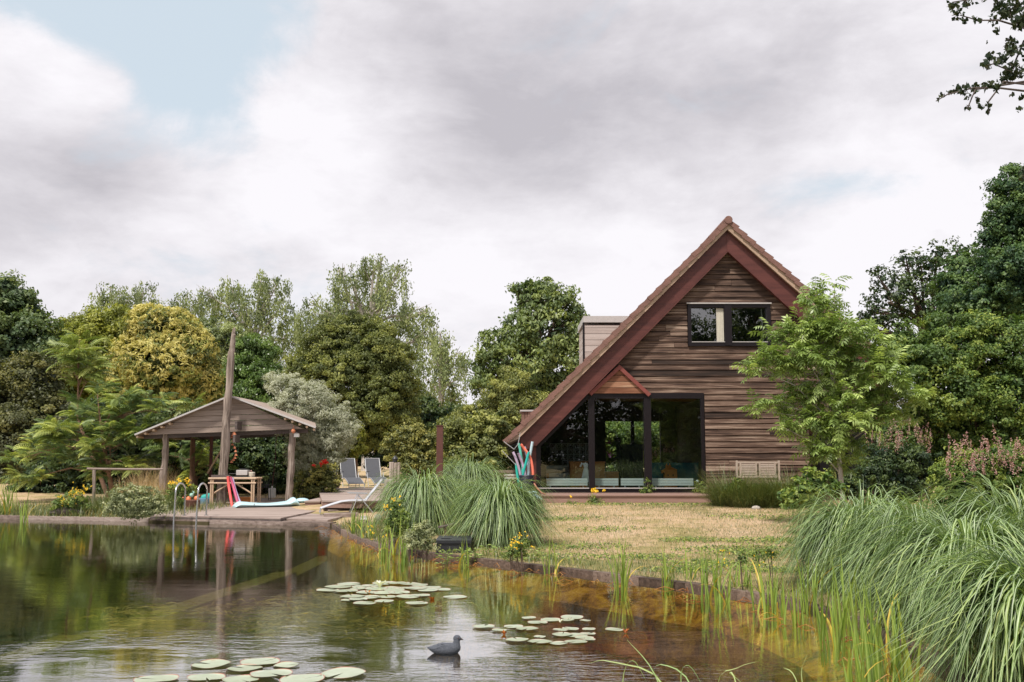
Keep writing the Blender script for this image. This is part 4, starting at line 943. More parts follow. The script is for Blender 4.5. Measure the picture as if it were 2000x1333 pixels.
tree('large_bush', 'broad green bush below the dark right-hand trees', 'bush', 22.5,
     [(1850,690,60),(1920,680,60),(1980,690,60),(1800,720,50),(1860,760,65),(1930,760,70),(2000,770,80),(1790,670,30),(1830,640,26),(1900,640,30),(1980,640,30),(1810,800,50),(1760,660,26),(1880,830,50),(1960,840,60),(1740,700,26),(2040,700,60),(1850,880,50),(1920,900,50),(1760,850,40)], 1900, 'lf_rightlow', .085, .048, .14, cover=1.9, cl=.27, ragged=.14)
tree('dark_shrub', 'dark low shrub in the shade under the young tree, by the porch', 'shrub', 23.5, [(1720,900,30),(1750,920,34),(1700,940,30),(1780,900,30),(1660,950,24),(1740,960,34),(1800,930,36)], 1740, 'lf_dark', .08, .05, .05, cover=1.8, cl=.2, trunk_name='stem')

# overhanging branches of a tree whose trunk stands outside the picture, right of the camera
def hanging(label, base, limbs_, clusters, D):
    root = thing('overhanging_tree', label, 'tree', base)
    mb = MB(); b = Vector(base); top = Vector((base[0]-.3, base[1]+.2, 6.5)); mb.tube([b-Vector((0,0,.2)), b.lerp(top,.5)+Vector((.1,0,0)), top], [.24,.18,.09], 10)
    for pl in limbs_:
        pw = [W(x, y, D+o) for x, y, o in pl]; mb.tube([top-Vector((0,0,random.uniform(.2,2.6)))]+pw, [.06]+[.012*(1-.75*i/len(pw)) for i in range(len(pw))], 5)
    Vs = []; Ts = []
    for px, py, r_, n in clusters:
        c = np.array(W(px, py, D+random.uniform(-.5,.5))); rw = r_/FPX*D
        a = rdir(n)*(RG.random(n)**.5)[:, None]*rw; p_ = c+a
        nr = rdir(n); tg = unit(np.cross(nr, rdir(n))+[0, 0, -.5]); sz = .046*(.7+.6*RG.random(n))
        Vs.append(leafquads(p_, tg, nr, sz, sz*.72)); Ts.append(np.repeat(RG.random(n), 4))
        for k in range(max(2, n//14)):
            e = c+rdir(1)[0]*rw*.9; mb.tube([tuple(c), tuple(e)], [.004, .002], 3)
    mb.build('branches', M['dkwood'], root); V = np.concatenate(Vs); npmesh('foliage', V, quadsF(len(V)//4), M['lf_over'], root, np.concatenate(Ts))
cl_ = [(1860,12,14,16),(1885,8,14,14),(1870,28,14,24),(1885,40,8,10),(1905,38,8,10),(1915,42,7,7),(1940,40,12,14),(1945,60,8,10),(1950,5,16,30),(1970,20,24,90),(1990,10,30,110),(1990,45,16,70),(1960,30,12,24),(1945,20,8,10),
       (1975,78,10,22),(1985,95,16,46),(1975,100,12,30),(1965,90,7,8),(1955,118,14,40),(1935,112,10,18),(1925,125,9,14),(1930,132,7,8),(1970,145,16,60),(1980,130,12,30),(1990,145,14,24),(1960,158,12,26),(1945,172,10,28),(1925,170,10,22),(1905,172,11,26),(1885,176,11,26),(1868,175,10,18),(1855,180,7,12),(1840,186,6,6),(1832,194,4,3),
       (1890,190,8,8),(1890,210,6,7),(1908,195,7,8),(1915,210,7,9),(1930,205,7,8),(1932,218,6,5),(1928,82,3,2),(1975,185,7,5),(1995,190,6,4),(1992,215,6,4),(1935,165,9,12),(2020,30,40,150),(2030,120,40,150),(2020,180,30,60),(1920,0,6,4),(1900,-10,20,20),(2000,330,8,10),(1995,345,10,12)]
cl_ += [(2060+45*(i%5)+random.uniform(-15,15), -60+58*(i//5)+random.uniform(-20,20), 42, 230) for i in range(25)]
hanging('loose leafy branches hanging in from the top right corner', (6.6, 8.2, .08),
        [[(2080,60,0),(2000,55,0),(1950,40,0),(1910,40,.1),(1875,30,0)],[(2080,160,0),(2000,178,0),(1950,172,0),(1900,172,0),(1850,185,0),(1828,198,0)],[(2060,60,0),(2000,80,0),(1975,140,0),(1940,125,0),(1920,130,0)],[(2060,-30,0),(1950,-10,0),(1860,5,0)],[(2050,170,0),(1960,160,0),(1930,200,0),(1932,222,0)],[(2060,150,0),(1905,175,0),(1890,212,0)]], cl_, 8.6)

# trees behind the photographer: the windows mirror them
for k, (x, y, h, lb) in enumerate(((4.2,-15,9,'broadleaf tree mirrored in the slanted left pane of the glazing'),(13.2,-15,12.5,'tall open tree mirrored in the left upper window pane'),(18.3,-16,15,'tall dense tree mirrored in the right upper window pane'),(9,-17,10.5,'broadleaf tree mirrored in the right pane of the glazing'),(19,-14,11,'broad tree behind the right bank, mirrored in the glazing'),(-14,-17,10.5,'broad tree behind the left bank, mirrored in the glazing'))):
    root = thing('broadleaf_tree', lb, 'tree', (x, y, .08)); bl = []
    for i in range(13): bl.append((x+random.uniform(-3.2,3.2), y+random.uniform(-2,2), random.uniform(.22,.93)*h, random.uniform(1.2,1.9)))
    for i in range(5): bl.append((x+random.uniform(-4.2,4.2), y+random.uniform(-1,2), random.uniform(.8,2.4), random.uniform(1.3,1.8)))
    limbs((x, y, .08), bl, .3, 'trunk', M['bark'], root); V, F, T = crown(bl, .22, .14, cover=.8, cl=.6, shell=.5, ragged=.25, fill=.15); npmesh('crown', V, F, M['lf_dark'], root, T)

# ================================================================== grasses
def blades(base, az, L, lean, bend, wd, seg=8, power=1.5, tint=None, mid=True, tipw=.05, arch=None):
    n = len(base); s = np.linspace(0, 1, seg+1); th = lean[:, None]+bend[:, None]*s[None, :]**power
    if arch is not None:
        q = np.clip((s[None, :]-arch[:, None])/.46, 0, 1); th = lean[:, None]+.12*s[None, :]+bend[:, None]*(q*q*(3-2*q))
    ds = L[:, None]/seg; r_ = np.cumsum(np.sin(th)*ds, 1)-np.sin(th[:, :1])*ds; z = np.cumsum(np.cos(th)*ds, 1)-np.cos(th[:, :1])*ds
    ca, sa = np.cos(az)[:, None], np.sin(az)[:, None]
    curl = (RG.normal(size=n)*.10*L)[:, None]*s[None, :]**2
    c = np.stack([base[:, :1]+r_*ca-curl*sa, base[:, 1:2]+r_*sa+curl*ca, base[:, 2:3]+z], 2)
    w = wd[:, None]*(np.minimum(1, .55+1.2*s)*(1-s**2.2)+tipw)[None, :]/2
    side = np.stack([-sa, ca, 0*ca], 2); nrm = np.stack([-np.cos(th)*ca, -np.cos(th)*sa, np.sin(th)], 2)
    l = c+side*w[:, :, None]+nrm*w[:, :, None]*.35; r2 = c-side*w[:, :, None]+nrm*w[:, :, None]*.35
    t = tint if tint is not None else RG.random(n)
    if mid:
        V = np.stack([l, c, r2], 2).reshape(-1, 3); k = 3*(seg+1); a = np.arange(seg)[:, None]*3
        f = np.concatenate([np.concatenate([a, a+1, a+4, a+3], 1), np.concatenate([a+1, a+2, a+5, a+4], 1)]); md = np.tile(np.array([0, 1, 0.]), n*(seg+1))
    else:
        V = np.stack([l, r2], 2).reshape(-1, 3); k = 2*(seg+1); a = np.arange(seg)[:, None]*2; f = np.concatenate([a, a+1, a+3, a+2], 1); md = None
    F = (f[None]+(np.arange(n)*k)[:, None, None]).reshape(-1, 4)
    return V, F, np.repeat(t, k), md
M['bl_silver'] = blademat('silvergrass', [(0,(.020,.050,.014)),(.4,(.060,.135,.026)),(.7,(.17,.28,.055)),(1,(.42,.48,.14))], (.54,.65,.38))
M['bl_iris'] = blademat('iris_blade', [(0,(.10,.19,.025)),(.5,(.22,.33,.045)),(.85,(.42,.46,.07)),(1,(.65,.42,.05))], (.34,.44,.10))
M['bl_meadow'] = blademat('meadow_grass', [(0,(.05,.085,.03)),(.5,(.11,.155,.045)),(.8,(.24,.24,.08)),(1,(.42,.32,.13))], (.15,.19,.06))
M['bl_straw'] = blademat('straw_grass', [(0,(.38,.27,.13)),(.5,(.60,.44,.25)),(1,(.78,.62,.40))], (.6,.46,.26))
def silver(label, px, py, Rr, n, Lm, z=.09, wd=.021, up=False, skew=(0, 0), nar=1.0):
    c = P(px, py, z); n = int(n*1.05); az = RG.random(n)*2*PI; q = np.sqrt(RG.random(n))*Rr
    base = np.stack([c.x+q*np.cos(az), c.y+q*np.sin(az), np.full(n, z-.02)], 1); nb_ = n//11; bi = RG.integers(0, nb_, n); baz = RG.random(nb_)*2*PI; az2 = baz[bi]+RG.normal(size=n)*.22; q = (np.sqrt(RG.random(nb_))*Rr)[bi]
    base = np.stack([c.x+q*np.cos(az2)+RG.normal(size=n)*.03, c.y+q*np.sin(az2)+RG.normal(size=n)*.03, np.full(n, z-.02)], 1); bl_ = RG.random(nb_)[bi]
    u = np.clip(RG.random(nb_)[bi]+RG.normal(size=n)*.08, 0, 1); L = Lm*1.30*(.40+.42*bl_**.6+.18*RG.random(n)); lean = .02+.36*nar*u**1.3+skew[0]; bend = 2.72-lean-.12+.38*RG.normal(size=n)
    m = n//110; bend[:m] = .3+.7*RG.random(m); L[:m] *= .72; ar = .24+.24*RG.random(n)-.10*u
    L2, ln = L, lean
    V, F, T, md = blades(base, az2, L2, ln, bend, wd*(.7+.6*RG.random(n)), 14, 1.75, np.clip(RG.beta(2, 2.5, n)+.1*(u-.5), 0, 1), arch=ar)
    root = thing('silvergrass_clump', label, 'ornamental grass', (c.x, c.y, z), 'fountains of ornamental grass')
    npmesh('blades', V, F, M['bl_silver'], root, T, md)
    k = n//5; az = RG.random(k)*2*PI; q = np.sqrt(RG.random(k))*Rr*1.15; base = np.stack([c.x+q*np.cos(az), c.y+q*np.sin(az), np.full(k, z-.02)], 1)
    V, F, T, md = blades(base, az+RG.normal(size=k)*.6, Lm*(.25+.3*RG.random(k)), .1+.7*RG.random(k), .5+1.2*RG.random(k), np.full(k, wd*.8), 6, 1.6)
    npmesh('shade_tinted_leaves', V, F, M['bl_meadow'], root, T*.45, md)  # short green base blades, tint lowered to paint the clump's shaded underside
silver('left one of the arching grass fountains in the middle, beside the small plank stand', 826, 1040, .24, 1700, 1.92, nar=.42)
silver('arching grass fountain standing behind the small plank stand', 920, 1000, .34, 1600, 2.28, nar=.5)
silver('right one of the arching grass fountains in the middle, hanging over the black hatch', 976, 1062, .20, 1700, 1.74, nar=.42)
silver('big arching grass fountain nearest the house on the right bank', 1695, 1140, .33, 1800, 1.72, nar=.85)
silver('big arching grass fountain by the right bank, below the young tree\'s right side', 1790, 1175, .28, 1400, 1.60)
silver('arching grass fountain in the middle of the right bank', 1905, 1225, .30, 1800, 1.55)
silver('nearest arching grass fountain in the lower right corner', 2065, 1330, .30, 1900, 1.50)
silver('arching grass fountain at the right edge, behind the nearest one', 2030, 1190, .40, 1900, 1.95)
# fine grass in front of the bench
def tuft(name, label, cat, items, mat='bl_meadow', group=None, mid=True, seg=6, part='blades', z=None):
    Vs=[];Fs=[];Ts=[];Ms=[];off=0; x0=None
    for (px, py, Rr, n, L, lean, bend, wd, zz) in items:
        c = P(px, py, zz); x0 = x0 or c; az = RG.random(n)*2*PI; q = np.sqrt(RG.random(n))*Rr
        b = np.stack([c.x+q*np.cos(az)*1.3, c.y+q*np.sin(az), np.full(n, zz-.015)], 1)
        V,F,T,md = blades(b, az+RG.normal(size=n)*.8, L*(.5+.6*RG.random(n)), lean*RG.random(n), bend*(.3+RG.random(n)), np.full(n, wd), seg, 1.5, np.clip(RG.beta(2,2.2,n),0,1))
        Vs.append(V);Fs.append(F+off);Ts.append(T);Ms.append(md);off+=len(V)
    root = thing(name, label, cat, tuple(x0), group)
    npmesh(part, np.concatenate(Vs), np.concatenate(Fs), M[mat], root, np.concatenate(Ts), np.concatenate(Ms)); return root
tuft('fine_grass', 'clump of fine upright green grass at the right end of the porch deck', 'grass', [(1428,990,.38,1300,1.2,.75,1.1,.009,.38),(1462,992,.35,1000,.90,.7,1.2,.009,.38)])
tuft('fine_grass', 'darker clump of fine grass under the slatted bench', 'grass', [(1498,992,.4,1100,.85,.7,1.1,.009,.38),(1535,992,.4,1200,1.2,.7,1.1,.009,.38),(1565,990,.4,900,.95,.7,1.1,.009,.38)])
tuft('meadow_tuft', 'pale dry tall grass beside the left pavilion post', 'grass', [(296,986,.5,500,1.35,.25,.35,.010,.1),(270,990,.5,350,1.0,.35,.4,.010,.1),(318,988,.3,200,1.1,.3,.4,.01,.1)], 'bl_straw')
root = tuft('lavender_clump', 'grey-green mounded clump at the pond edge left of the pool ladder', 'shrub', [(240,1000,.6,900,.75,.7,.6,.012,.1),(285,1002,.6,900,.7,.7,.6,.012,.1),(215,1004,.3,300,.5,.7,.6,.012,.1)])
V, F, T = crown(px_blobs(24.8, [(245,975,26),(285,980,28),(225,990,18),(305,990,16),(265,965,18),(262,992,24)]), .06, .03, cover=1.1, cl=.13); npmesh('foliage', V, F, M['lf_grey'], root, T)
# lawn sward : short blades, straw and green mixed
n = 150000; x = RG.uniform(-6.5, 9.5, n); y = 8.5+19*RG.random(n)**1.25
ok = np.array([not inside(pond, a, b) for a, b in zip(x, y)]) & ~((x > px0) & (x < px1) & (y > 26.85)) & ~((x < -2.9) & (y > 24)); x, y = x[ok], y[ok]; n = len(x)
g = .5+.5*np.sin(x*1.3+np.sin(y*.9)*2)*np.sin(y*1.1+x*.4); sd_ = shoredist(x, y)
pt_ = np.zeros(n)
for k in range(60):
    cx2, cy2, rr2 = random.uniform(-5, 8.5), random.uniform(11, 26.5), random.uniform(.25, .9); pt_ = np.maximum(pt_, np.exp(-((x-cx2)**2+((y-cy2)*.7)**2)/rr2**2))
green = (RG.random(n) < (.24+.24*g+.7*pt_+.65*np.exp(-sd_/1.5)))
b = np.stack([x, y, gz(x, y)-.01], 1)
for nm, sel, mt in (('dry_grass', ~green, 'bl_straw'), ('green_grass', green, 'bl_meadow')):
    k = int(sel.sum()); tall = np.exp(-sd_[sel]/.5)
    V, F, T, md = blades(b[sel], RG.random(k)*2*PI, ((.03+.035*RG.random(k)) if mt == 'bl_straw' else (.04+.06*RG.random(k)))*(1+2.2*tall*RG.random(k)), RG.random(k)*.8, RG.random(k)*1.2, np.full(k, .007), 2, 1.4, None, False)
    tag(npmesh(nm, V, F, M[mt], None, T), 'short dry straw-coloured grass of the lawn' if mt == 'bl_straw' else 'sparse green grass of the lawn, thickest along the pond edge', 'grass', kind='stuff')
cv = []; 
for cx2, cy2, rr2, m_ in [(P(x, y, .1).x, P(x, y, .1).y, r2, k2) for x, y, r2, k2 in ((1445,1075,.55,900),(1500,1062,.4,600),(1400,1098,.4,600),(1350,1060,.3,350),(1120,1068,.5,500),(1180,1045,.4,350),(1470,1030,.5,420),(1290,1010,.6,420),(1095,1030,.5,420),(1520,1110,.35,500),(1250,1085,.35,420),(1075,1085,.4,420),(1160,1010,.5,350),(1400,1010,.5,350),(1330,1110,.3,400))]:
    a = RG.random(m_)*2*PI; q = RG.random(m_)**.7*rr2*1.3; xx, yy = cx2+q*np.cos(a)*1.6, cy2+q*np.sin(a); cv.append(np.stack([xx, yy, gz(xx, yy)+.012+.03*RG.random(m_)], 1))
cv = np.concatenate(cv); n = len(cv); nr = unit(RG.normal(size=(n,3))*.45+[0,-.2,1]); V = leafquads(cv, unit(np.cross(nr, rdir(n))), nr, .042, .034)
tag(npmesh('clover', V, quadsF(n), M['lf_green'], None, np.repeat(RG.random(n), 4)), 'low green clover and weeds in patches over the dry lawn', 'clover', kind='stuff')
# left bank meadow
n = 16000; x = RG.uniform(-15.5, -8.3, n); y = RG.uniform(24.2, 30.5, n); ok = np.array([not inside(pond, a, b) for a, b in zip(x, y)]); x, y = x[ok], y[ok]; n = len(x)
V, F, T, md = blades(np.stack([x, y, gz(x, y)-.01], 1), RG.random(n)*2*PI, .10+.32*RG.random(n)**2, RG.random(n)*.5, RG.random(n)*.8, np.full(n, .012), 4, 1.4, None, False)
tag(npmesh('meadow_grass', V, F, M['bl_meadow'], None, T), 'mixed long grass on the bank left of the bathing deck', 'grass', kind='stuff')
n = 15000; x = RG.uniform(-5.6, -1.6, n); y = RG.uniform(16.5, 26.6, n); sd3 = shoredist(x, y)
ok = np.array([not inside(pond, a, b) for a, b in zip(x, y)]) & (RG.random(n) < np.where(y > 21, .8, np.exp(-sd3/1.1))) & ~((x < -3.1) & (y > 24.4)) & ~((x < -3.9) & (y > 22.9)); x, y = x[ok], y[ok]; n = len(x)
V, F, T, md = blades(np.stack([x, y, gz(x, y)-.01], 1), RG.random(n)*2*PI, .06+.26*RG.random(n)**2, RG.random(n)*.5, RG.random(n)*.8, np.full(n, .010), 4, 1.4, None, False)
tag(npmesh('bank_grass', V, F, M['bl_meadow'], None, T), 'weedy green grass on the bank by the corner of the pond and the low lounger', 'grass', kind='stuff')
# ---- iris and reed tufts in the water
reeds = [  # px, py(base), height px, n, label
 (12,1012,70,40,'thick tuft of yellow-green reeds at the far left end of the pond edge'),
 (45,1022,60,12,'thin reeds at the left end of the timber edging'),
 (695,1048,58,22,'small yellow-green iris tuft just right of the corner of the timber edging'),
 (725,1058,52,14,'iris tuft in front of the small stone lantern'),
 (775,1098,80,26,'tall iris tuft standing in the water before the left grass fountain'),
 (748,1085,42,8,'thin iris blades left of the tall tuft by the left grass fountain'),
 (905,1108,60,5,'three thin blades rising before the black hatch'),
 (1075,1120,62,12,'green iris tuft below the left end of the house glazing'),
 (1125,1110,40,6,'little iris tuft by the edging under the lawn\'s left half'),
 (1218,1150,108,16,'tall upright iris tuft in the water midway along the lawn'),
 (1300,1148,75,9,'slender iris tuft right of the tallest midway tuft'),
 (1345,1140,66,8,'pair of leaning iris blades near the timber edging'),
 (1380,1170,95,20,'broad fanned iris tuft in the shallow golden water'),
 (1412,1178,60,7,'short blades beside the broad fanned iris tuft'),
 (1447,1155,78,10,'upright iris tuft against the edging, right part of the lawn'),
 (1490,1195,102,20,'dense iris tuft with a yellowing blade in the golden shallows'),
 (1512,1200,66,8,'few short blades right of the dense iris tuft'),
 (1550,1218,80,12,'arched reed tuft with bent over blades'),
 (1575,1195,120,9,'thin tall reeds in front of the biggest grass fountain'),
 (1622,1262,150,18,'tall iris tuft in front of the biggest grass fountain'),
 (1650,1240,125,12,'iris blades leaning right before the biggest grass fountain'),
 (1700,1290,150,22,'big iris tuft close by in the right-hand shallows'),
 (1722,1325,170,26,'nearest big iris tuft, with one yellow blade, at the lower right'),
 (1765,1340,150,20,'near iris tuft against the timber edging at the lower right'),
 (1670,1350,90,10,'low reed tuft at the bottom edge right of the open water')]
for px, py, hp, n, lb in reeds:
    c = P(px, py, 0); n = int(n*.8)+3; Lw = hp/FPX*c.y*1.12+.05; sp_x = .02+.0035*n
    bs_ = np.stack([c.x+RG.normal(size=n)*sp_x, c.y+RG.normal(size=n)*sp_x*.7, np.full(n, -.16)], 1)
    L = (Lw+.16)*(.55+.5*RG.random(n)); bend = RG.random(n)**2*.35; kk = max(1, n//9); bend[:kk] = 1.2+RG.random(kk)
    ti = np.clip(RG.beta(2, 2.5, n)*.85, 0, 1); ti[:max(1, n//10)] = 1
    V, F, T, md = blades(bs_, RG.random(n)*2*PI, L, RG.random(n)*.17, bend, np.full(n, .028)*(.7+.6*RG.random(n)), 8, 2.0, ti, True, .02)
    tag(npmesh('iris_tuft', V, F, M['bl_iris'], None, T, md), lb, 'iris', 'iris and reed tufts along the pond edge')
mbw = MB()
for i in range(150):
    u = random.random(); a = A[int(u*(nS-2))]; b2 = B[int(u*(nS-2))]; q = a.lerp(b2, random.uniform(.05,.9)); an = random.uniform(0, 6.28); L = random.uniform(.10,.55)
    e = Vector((math.cos(an)*L, math.sin(an)*L*.6, 0)); mbw.ct = random.random()
    if not inside(pond, q.x+e.x, q.y+e.y): continue
    mbw.tube([(q.x,q.y,-.04),(q.x+e.x*.5,q.y+e.y*.5+.02,random.uniform(.0,.05)),(q.x+e.x,q.y+e.y,-.03)], [.004,.0045,.002], 4, cap=False)
lm('dead_stem', (.16,.05,.012), (.34,.13,.03), (.52,.30,.08))
tag(mbw.build('dead_stems', M['dead_stem']), 'thin reddish dead stems lying in the golden shallows', 'dead stems', kind='stuff')
# foreground blades at the bottom, rooted on the near bank
fg = [[(1215,1345),(1235,1290),(1262,1330)],[(1300,1345),(1195,1293),(1150,1296)],[(1355,1350),(1290,1298),(1268,1330)],[(1290,1345),(1225,1250)],[(1400,1345),(1440,1305),(1482,1292)],[(1330,1345),(1345,1300),(1375,1345)],[(1568,1345),(1572,1290),(1588,1262)],[(1560,1345),(1530,1304)],[(1440,1345),(1425,1315),(1455,1340)]]
mbv = []; root = thing('arching_blades', 'few long pale grass blades arching up at the bottom edge', 'grass', (1.2, 4.3, 0))
Vs=[];Fs=[];Ts=[];Ms=[];off=0
for pl in fg:
    Yb = 5.6; a = [Vector((W(x, y, Yb+.1*i))) for i, (x, y) in enumerate(pl)]; root0 = Vector((a[0].x+random.uniform(-.05,.05), 5.3, -.15)); a = [root0]+a
    ptsb = []
    for i in range(13):          # smooth curve through the points
        t = i/12*(len(a)-1); k = min(int(t), len(a)-2); u = t-k; p0 = a[max(k-1,0)]; p1 = a[k]; p2 = a[k+1]; p3 = a[min(k+2, len(a)-1)]
        ptsb.append(.5*((2*p1)+(-p0+p2)*u+(2*p0-5*p1+4*p2-p3)*u*u+(-p0+3*p1-3*p2+p3)*u**3))
    mb_ = [];
    for i, q in enumerate(ptsb):
        w = .009*(1-(i/12)**2)+.0008; sdv = Vector((.5, .6, .3))*w; mb_ += [tuple(q+sdv), tuple(q+Vector((0,0,-.001))), tuple(q-sdv)]
    Vs.append(np.array(mb_)); f = []
    for i in range(12): f += [(3*i,3*i+1,3*i+4,3*i+3),(3*i+1,3*i+2,3*i+5,3*i+4)]
    Fs.append(np.array(f)+off); off += 39; Ts.append(np.full(39, random.uniform(.6,.95))); Ms.append(np.tile([0,1,0.], 13))
npmesh('blades', np.concatenate(Vs), np.concatenate(Fs), M['bl_silver'], root, np.concatenate(Ts), np.concatenate(Ms))

# ---- flowers, low plants
def bouquet(name, label, cat, D, foliage, fl, lmat='lf_green', fmat='flower_yellow', L=.06, Wd=.03, fs=.035, nfl=60, group=None, cover=1.0, cl=.14, spike=0):
    bl = px_blobs(D, foliage); bx, bz = bl[0][0], float(gz(bl[0][0], D)); root = thing(name, label, cat, (bx, D, bz), group)
    mb = MB()
    for b in bl:
        for k in range(3): mb.tube([(b[0]+random.uniform(-.3,.3)*b[3], b[1], bz-.02), (b[0]+random.uniform(-.5,.5)*b[3], b[1], b[2]+b[3]*.6)], [.006,.003], 4)
    mb.build('stem', M['bark'], root)
    V, F, T = crown(bl, L, Wd, cover=cover, cl=cl); V3 = V.reshape(-1,4,3); k = V3[:,:,2].min(1) > bz-.01; npmesh('foliage', V3[k].reshape(-1,3), quadsF(int(k.sum())), M[lmat], root, np.repeat(T.reshape(-1,4)[k][:,0],4))
    Vs=[]
    for (px, py, r_, m) in fl:
        c = np.array(W(px, py, D-(.7 if spike else .25))); p_ = c+RG.normal(size=(m,3))*r_/FPX*D*.55*np.array([1,1,.8])
        if spike:
            for q in p_:
                kk = 26; t = RG.random(kk); o = RG.normal(size=(kk,3))*.018*(1-t[:,None]*.8); o[:,2] += t*spike; lean = RG.normal(size=2)*.12*spike; o[:,0]+=t*lean[0]; o[:,1]+=t*lean[1]
                nr = rdir(kk); Vs.append(leafquads(q+o, unit(np.cross(nr, rdir(kk))), nr, fs, fs*.8))
        else:
            for q in p_:
                kk = 5; o = RG.normal(size=(kk,3))*fs*.35; nr = unit(RG.normal(size=(kk,3))*.6+[0,-.5,.7]); Vs.append(leafquads(q+o, unit(np.cross(nr, rdir(kk))), nr, fs, fs*.9))
    if Vs:
        V = np.concatenate(Vs); npmesh('blossom', V, quadsF(len(V)//4), M[fmat], root, np.repeat(RG.random(len(V)//4), 4))
    return root
bouquet('ragwort', 'yellow-flowered ragwort patch on the left bank under the sumac', 'flowers', 27.0, [(130,990,24),(150,980,22),(115,1000,14),(165,1000,18)], [(150,963,13,32),(125,978,12,22),(140,970,12,18),(160,960,9,12)], fs=.03)
bouquet('ragwort', 'yellow flowers beside the left pavilion post, behind the ladder', 'flowers', 28.5, [(345,965,20),(360,985,20),(335,990,22),(370,960,12)], [(345,940,7,15),(366,938,5,10),(334,944,5,6),(368,946,4,4)], fs=.036)
bouquet('ragwort', 'yellow ragwort at the foot of the glazing, before the first mullion', 'flowers', 26.6, [(1162,980,12),(1168,990,9)], [(1157,957,4,9),(1162,960,4,7),(1178,958,2,3)], fs=.045, L=.05, Wd=.025, cover=.8)
bouquet('weed', 'small leafy weed before the porch deck, left of the ragwort', 'weed', 26.5, [(1118,985,8),(1125,990,8),(1112,992,6)], [(1116,972,3,4),(1130,985,4,4)], L=.05, Wd=.025, fs=.03, cover=.7)
bouquet('weed', 'leafy weed growing at the foot of the second mullion', 'weed', 28.1, [(1262,958,6),(1265,940,4),(1270,955,7),(1255,961,5)], [], L=.05, Wd=.035, cover=.9)
bouquet('weed', 'leafy weed growing at the right foot of the glazing', 'weed', 28.1, [(1368,955,9),(1366,947,6),(1374,962,7)], [], L=.05, Wd=.035, cover=.9)
bouquet('yellow_weed', 'orange and yellow wildflowers right of the black hatch', 'flowers', 15.0, [(1010,1075,14),(1020,1062,12),(998,1080,10)], [(1008,1058,14,14),(1022,1045,8,6),(1000,1064,8,8),(1040,1068,6,3)], fs=.018, L=.035, Wd=.02, cl=.08)
bouquet('yellow_weed', 'tiny yellow wildflowers on the lawn at the right, before the dense irises', 'flowers', 12.4, [(1480,1085,14),(1450,1088,12),(1505,1080,12)], [(1420,1090,30,8),(1500,1095,26,9),(1410,1078,10,4)], fs=.014, L=.03, Wd=.02, cl=.06, cover=.6)
bouquet('rose_bush', 'rose bush with a few bright red blooms left of the sun loungers', 'rose bush', 33.5, [(610,935,26),(635,925,20),(595,955,24),(625,955,26),(650,945,14),(640,965,18),(580,970,16)], [(632,901,5,12),(638,903,4,9),(627,906,4,8),(612,908,3,5)], 'lf_shrub', 'flower_red', fs=.05, L=.08, Wd=.05, cover=1.5, cl=.2)
bouquet('low_bush', 'grey-green bush between the left grass fountain and the plank stand', 'bush', 15.8, [(822,1045,20),(835,1035,14),(812,1055,16),(832,1058,16),(800,1050,12)], [], 'lf_grey', L=.035, Wd=.02, cl=.09, cover=1.3)
bouquet('meadow_flowers', 'weedy flowers with orange specks left of the left grass fountain', 'flowers', 17.0, [(772,990,14),(768,1012,14),(788,1015,16),(760,1030,10),(778,1035,12)], [(755,990,12,8),(775,975,14,8),(730,1040,20,10)], 'lf_green', fs=.02, L=.05, Wd=.02, cl=.1)
bouquet('pink_spires', 'bush with many pale pink flower spikes at the right edge', 'flowers', 14.5, [(1900,920,40),(1950,915,45),(1860,940,40),(1990,920,50),(1920,970,45),(1980,980,50),(1850,985,36),(2050,930,60)], [(1880,885,22,10),(1920,890,28,13),(1960,895,28,14),(1990,885,22,11),(1860,905,18,7),(1975,925,30,11),(1890,925,24,7),(1925,920,24,8),(1850,930,14,3),(1940,870,30,6)], 'lf_rightlow', 'flower_pink', L=.055, Wd=.022, fs=.019, cover=1.6, cl=.15, spike=.14)
bouquet('pale_spires', 'dark plants with thin whitish-pink flower spikes behind the grass fountains', 'flowers', 18.0, [(1720,900,30),(1760,900,32),(1800,900,30),(1740,940,36),(1790,940,36),(1700,930,24)], [(1722,872,12,7),(1760,862,22,14),(1800,858,16,12),(1745,880,16,8),(1815,880,8,5),(1700,868,6,3)], 'lf_dark', 'flower_pink', L=.06, Wd=.03, fs=.016, cover=1.6, cl=.18, spike=.26)
bouquet('leafy_bush', 'dark leafy low bush tucked among the fine grass below the bench', 'bush', 25.5, [(1420,955,12),(1445,965,16),(1480,962,16),(1515,960,16),(1545,958,16),(1495,975,18),(1460,980,16),(1535,978,18),(1440,940,9),(1560,945,12)], [], 'lf_rightlow', L=.06, Wd=.03, cl=.12, cover=1.2)
bouquet('leafy_plants', 'broad-leaved pale plants behind the right-hand grass fountain, left of the young tree', 'plants', 19.5, [(1580,940,24),(1610,945,22),(1560,960,22),(1630,955,16),(1545,975,18)], [], 'lf_rightlow', L=.11, Wd=.06, cl=.16, cover=1.2)
bouquet('butterfly_bush', 'purple-flowered bush seen through the rear window of the room', 'bush', 38.5, [(1195,880,26),(1215,860,30),(1240,870,30),(1265,860,32),(1290,880,30),(1180,850,26),(1230,900,30),(1200,910,24)], [(1190,865,9,30),(1193,888,8,22)], 'lf_green', 'flower_purple', L=.13, Wd=.07, fs=.07, cover=1.5, cl=.25)
tree('garden_tree', 'green tree standing right behind the rear window of the house', 'tree', 44, [(1200,840,50),(1250,830,50),(1300,850,50),(1160,860,50),(1230,880,50)], 1235, 'lf_green', .16, .1, .15, cover=1.5)
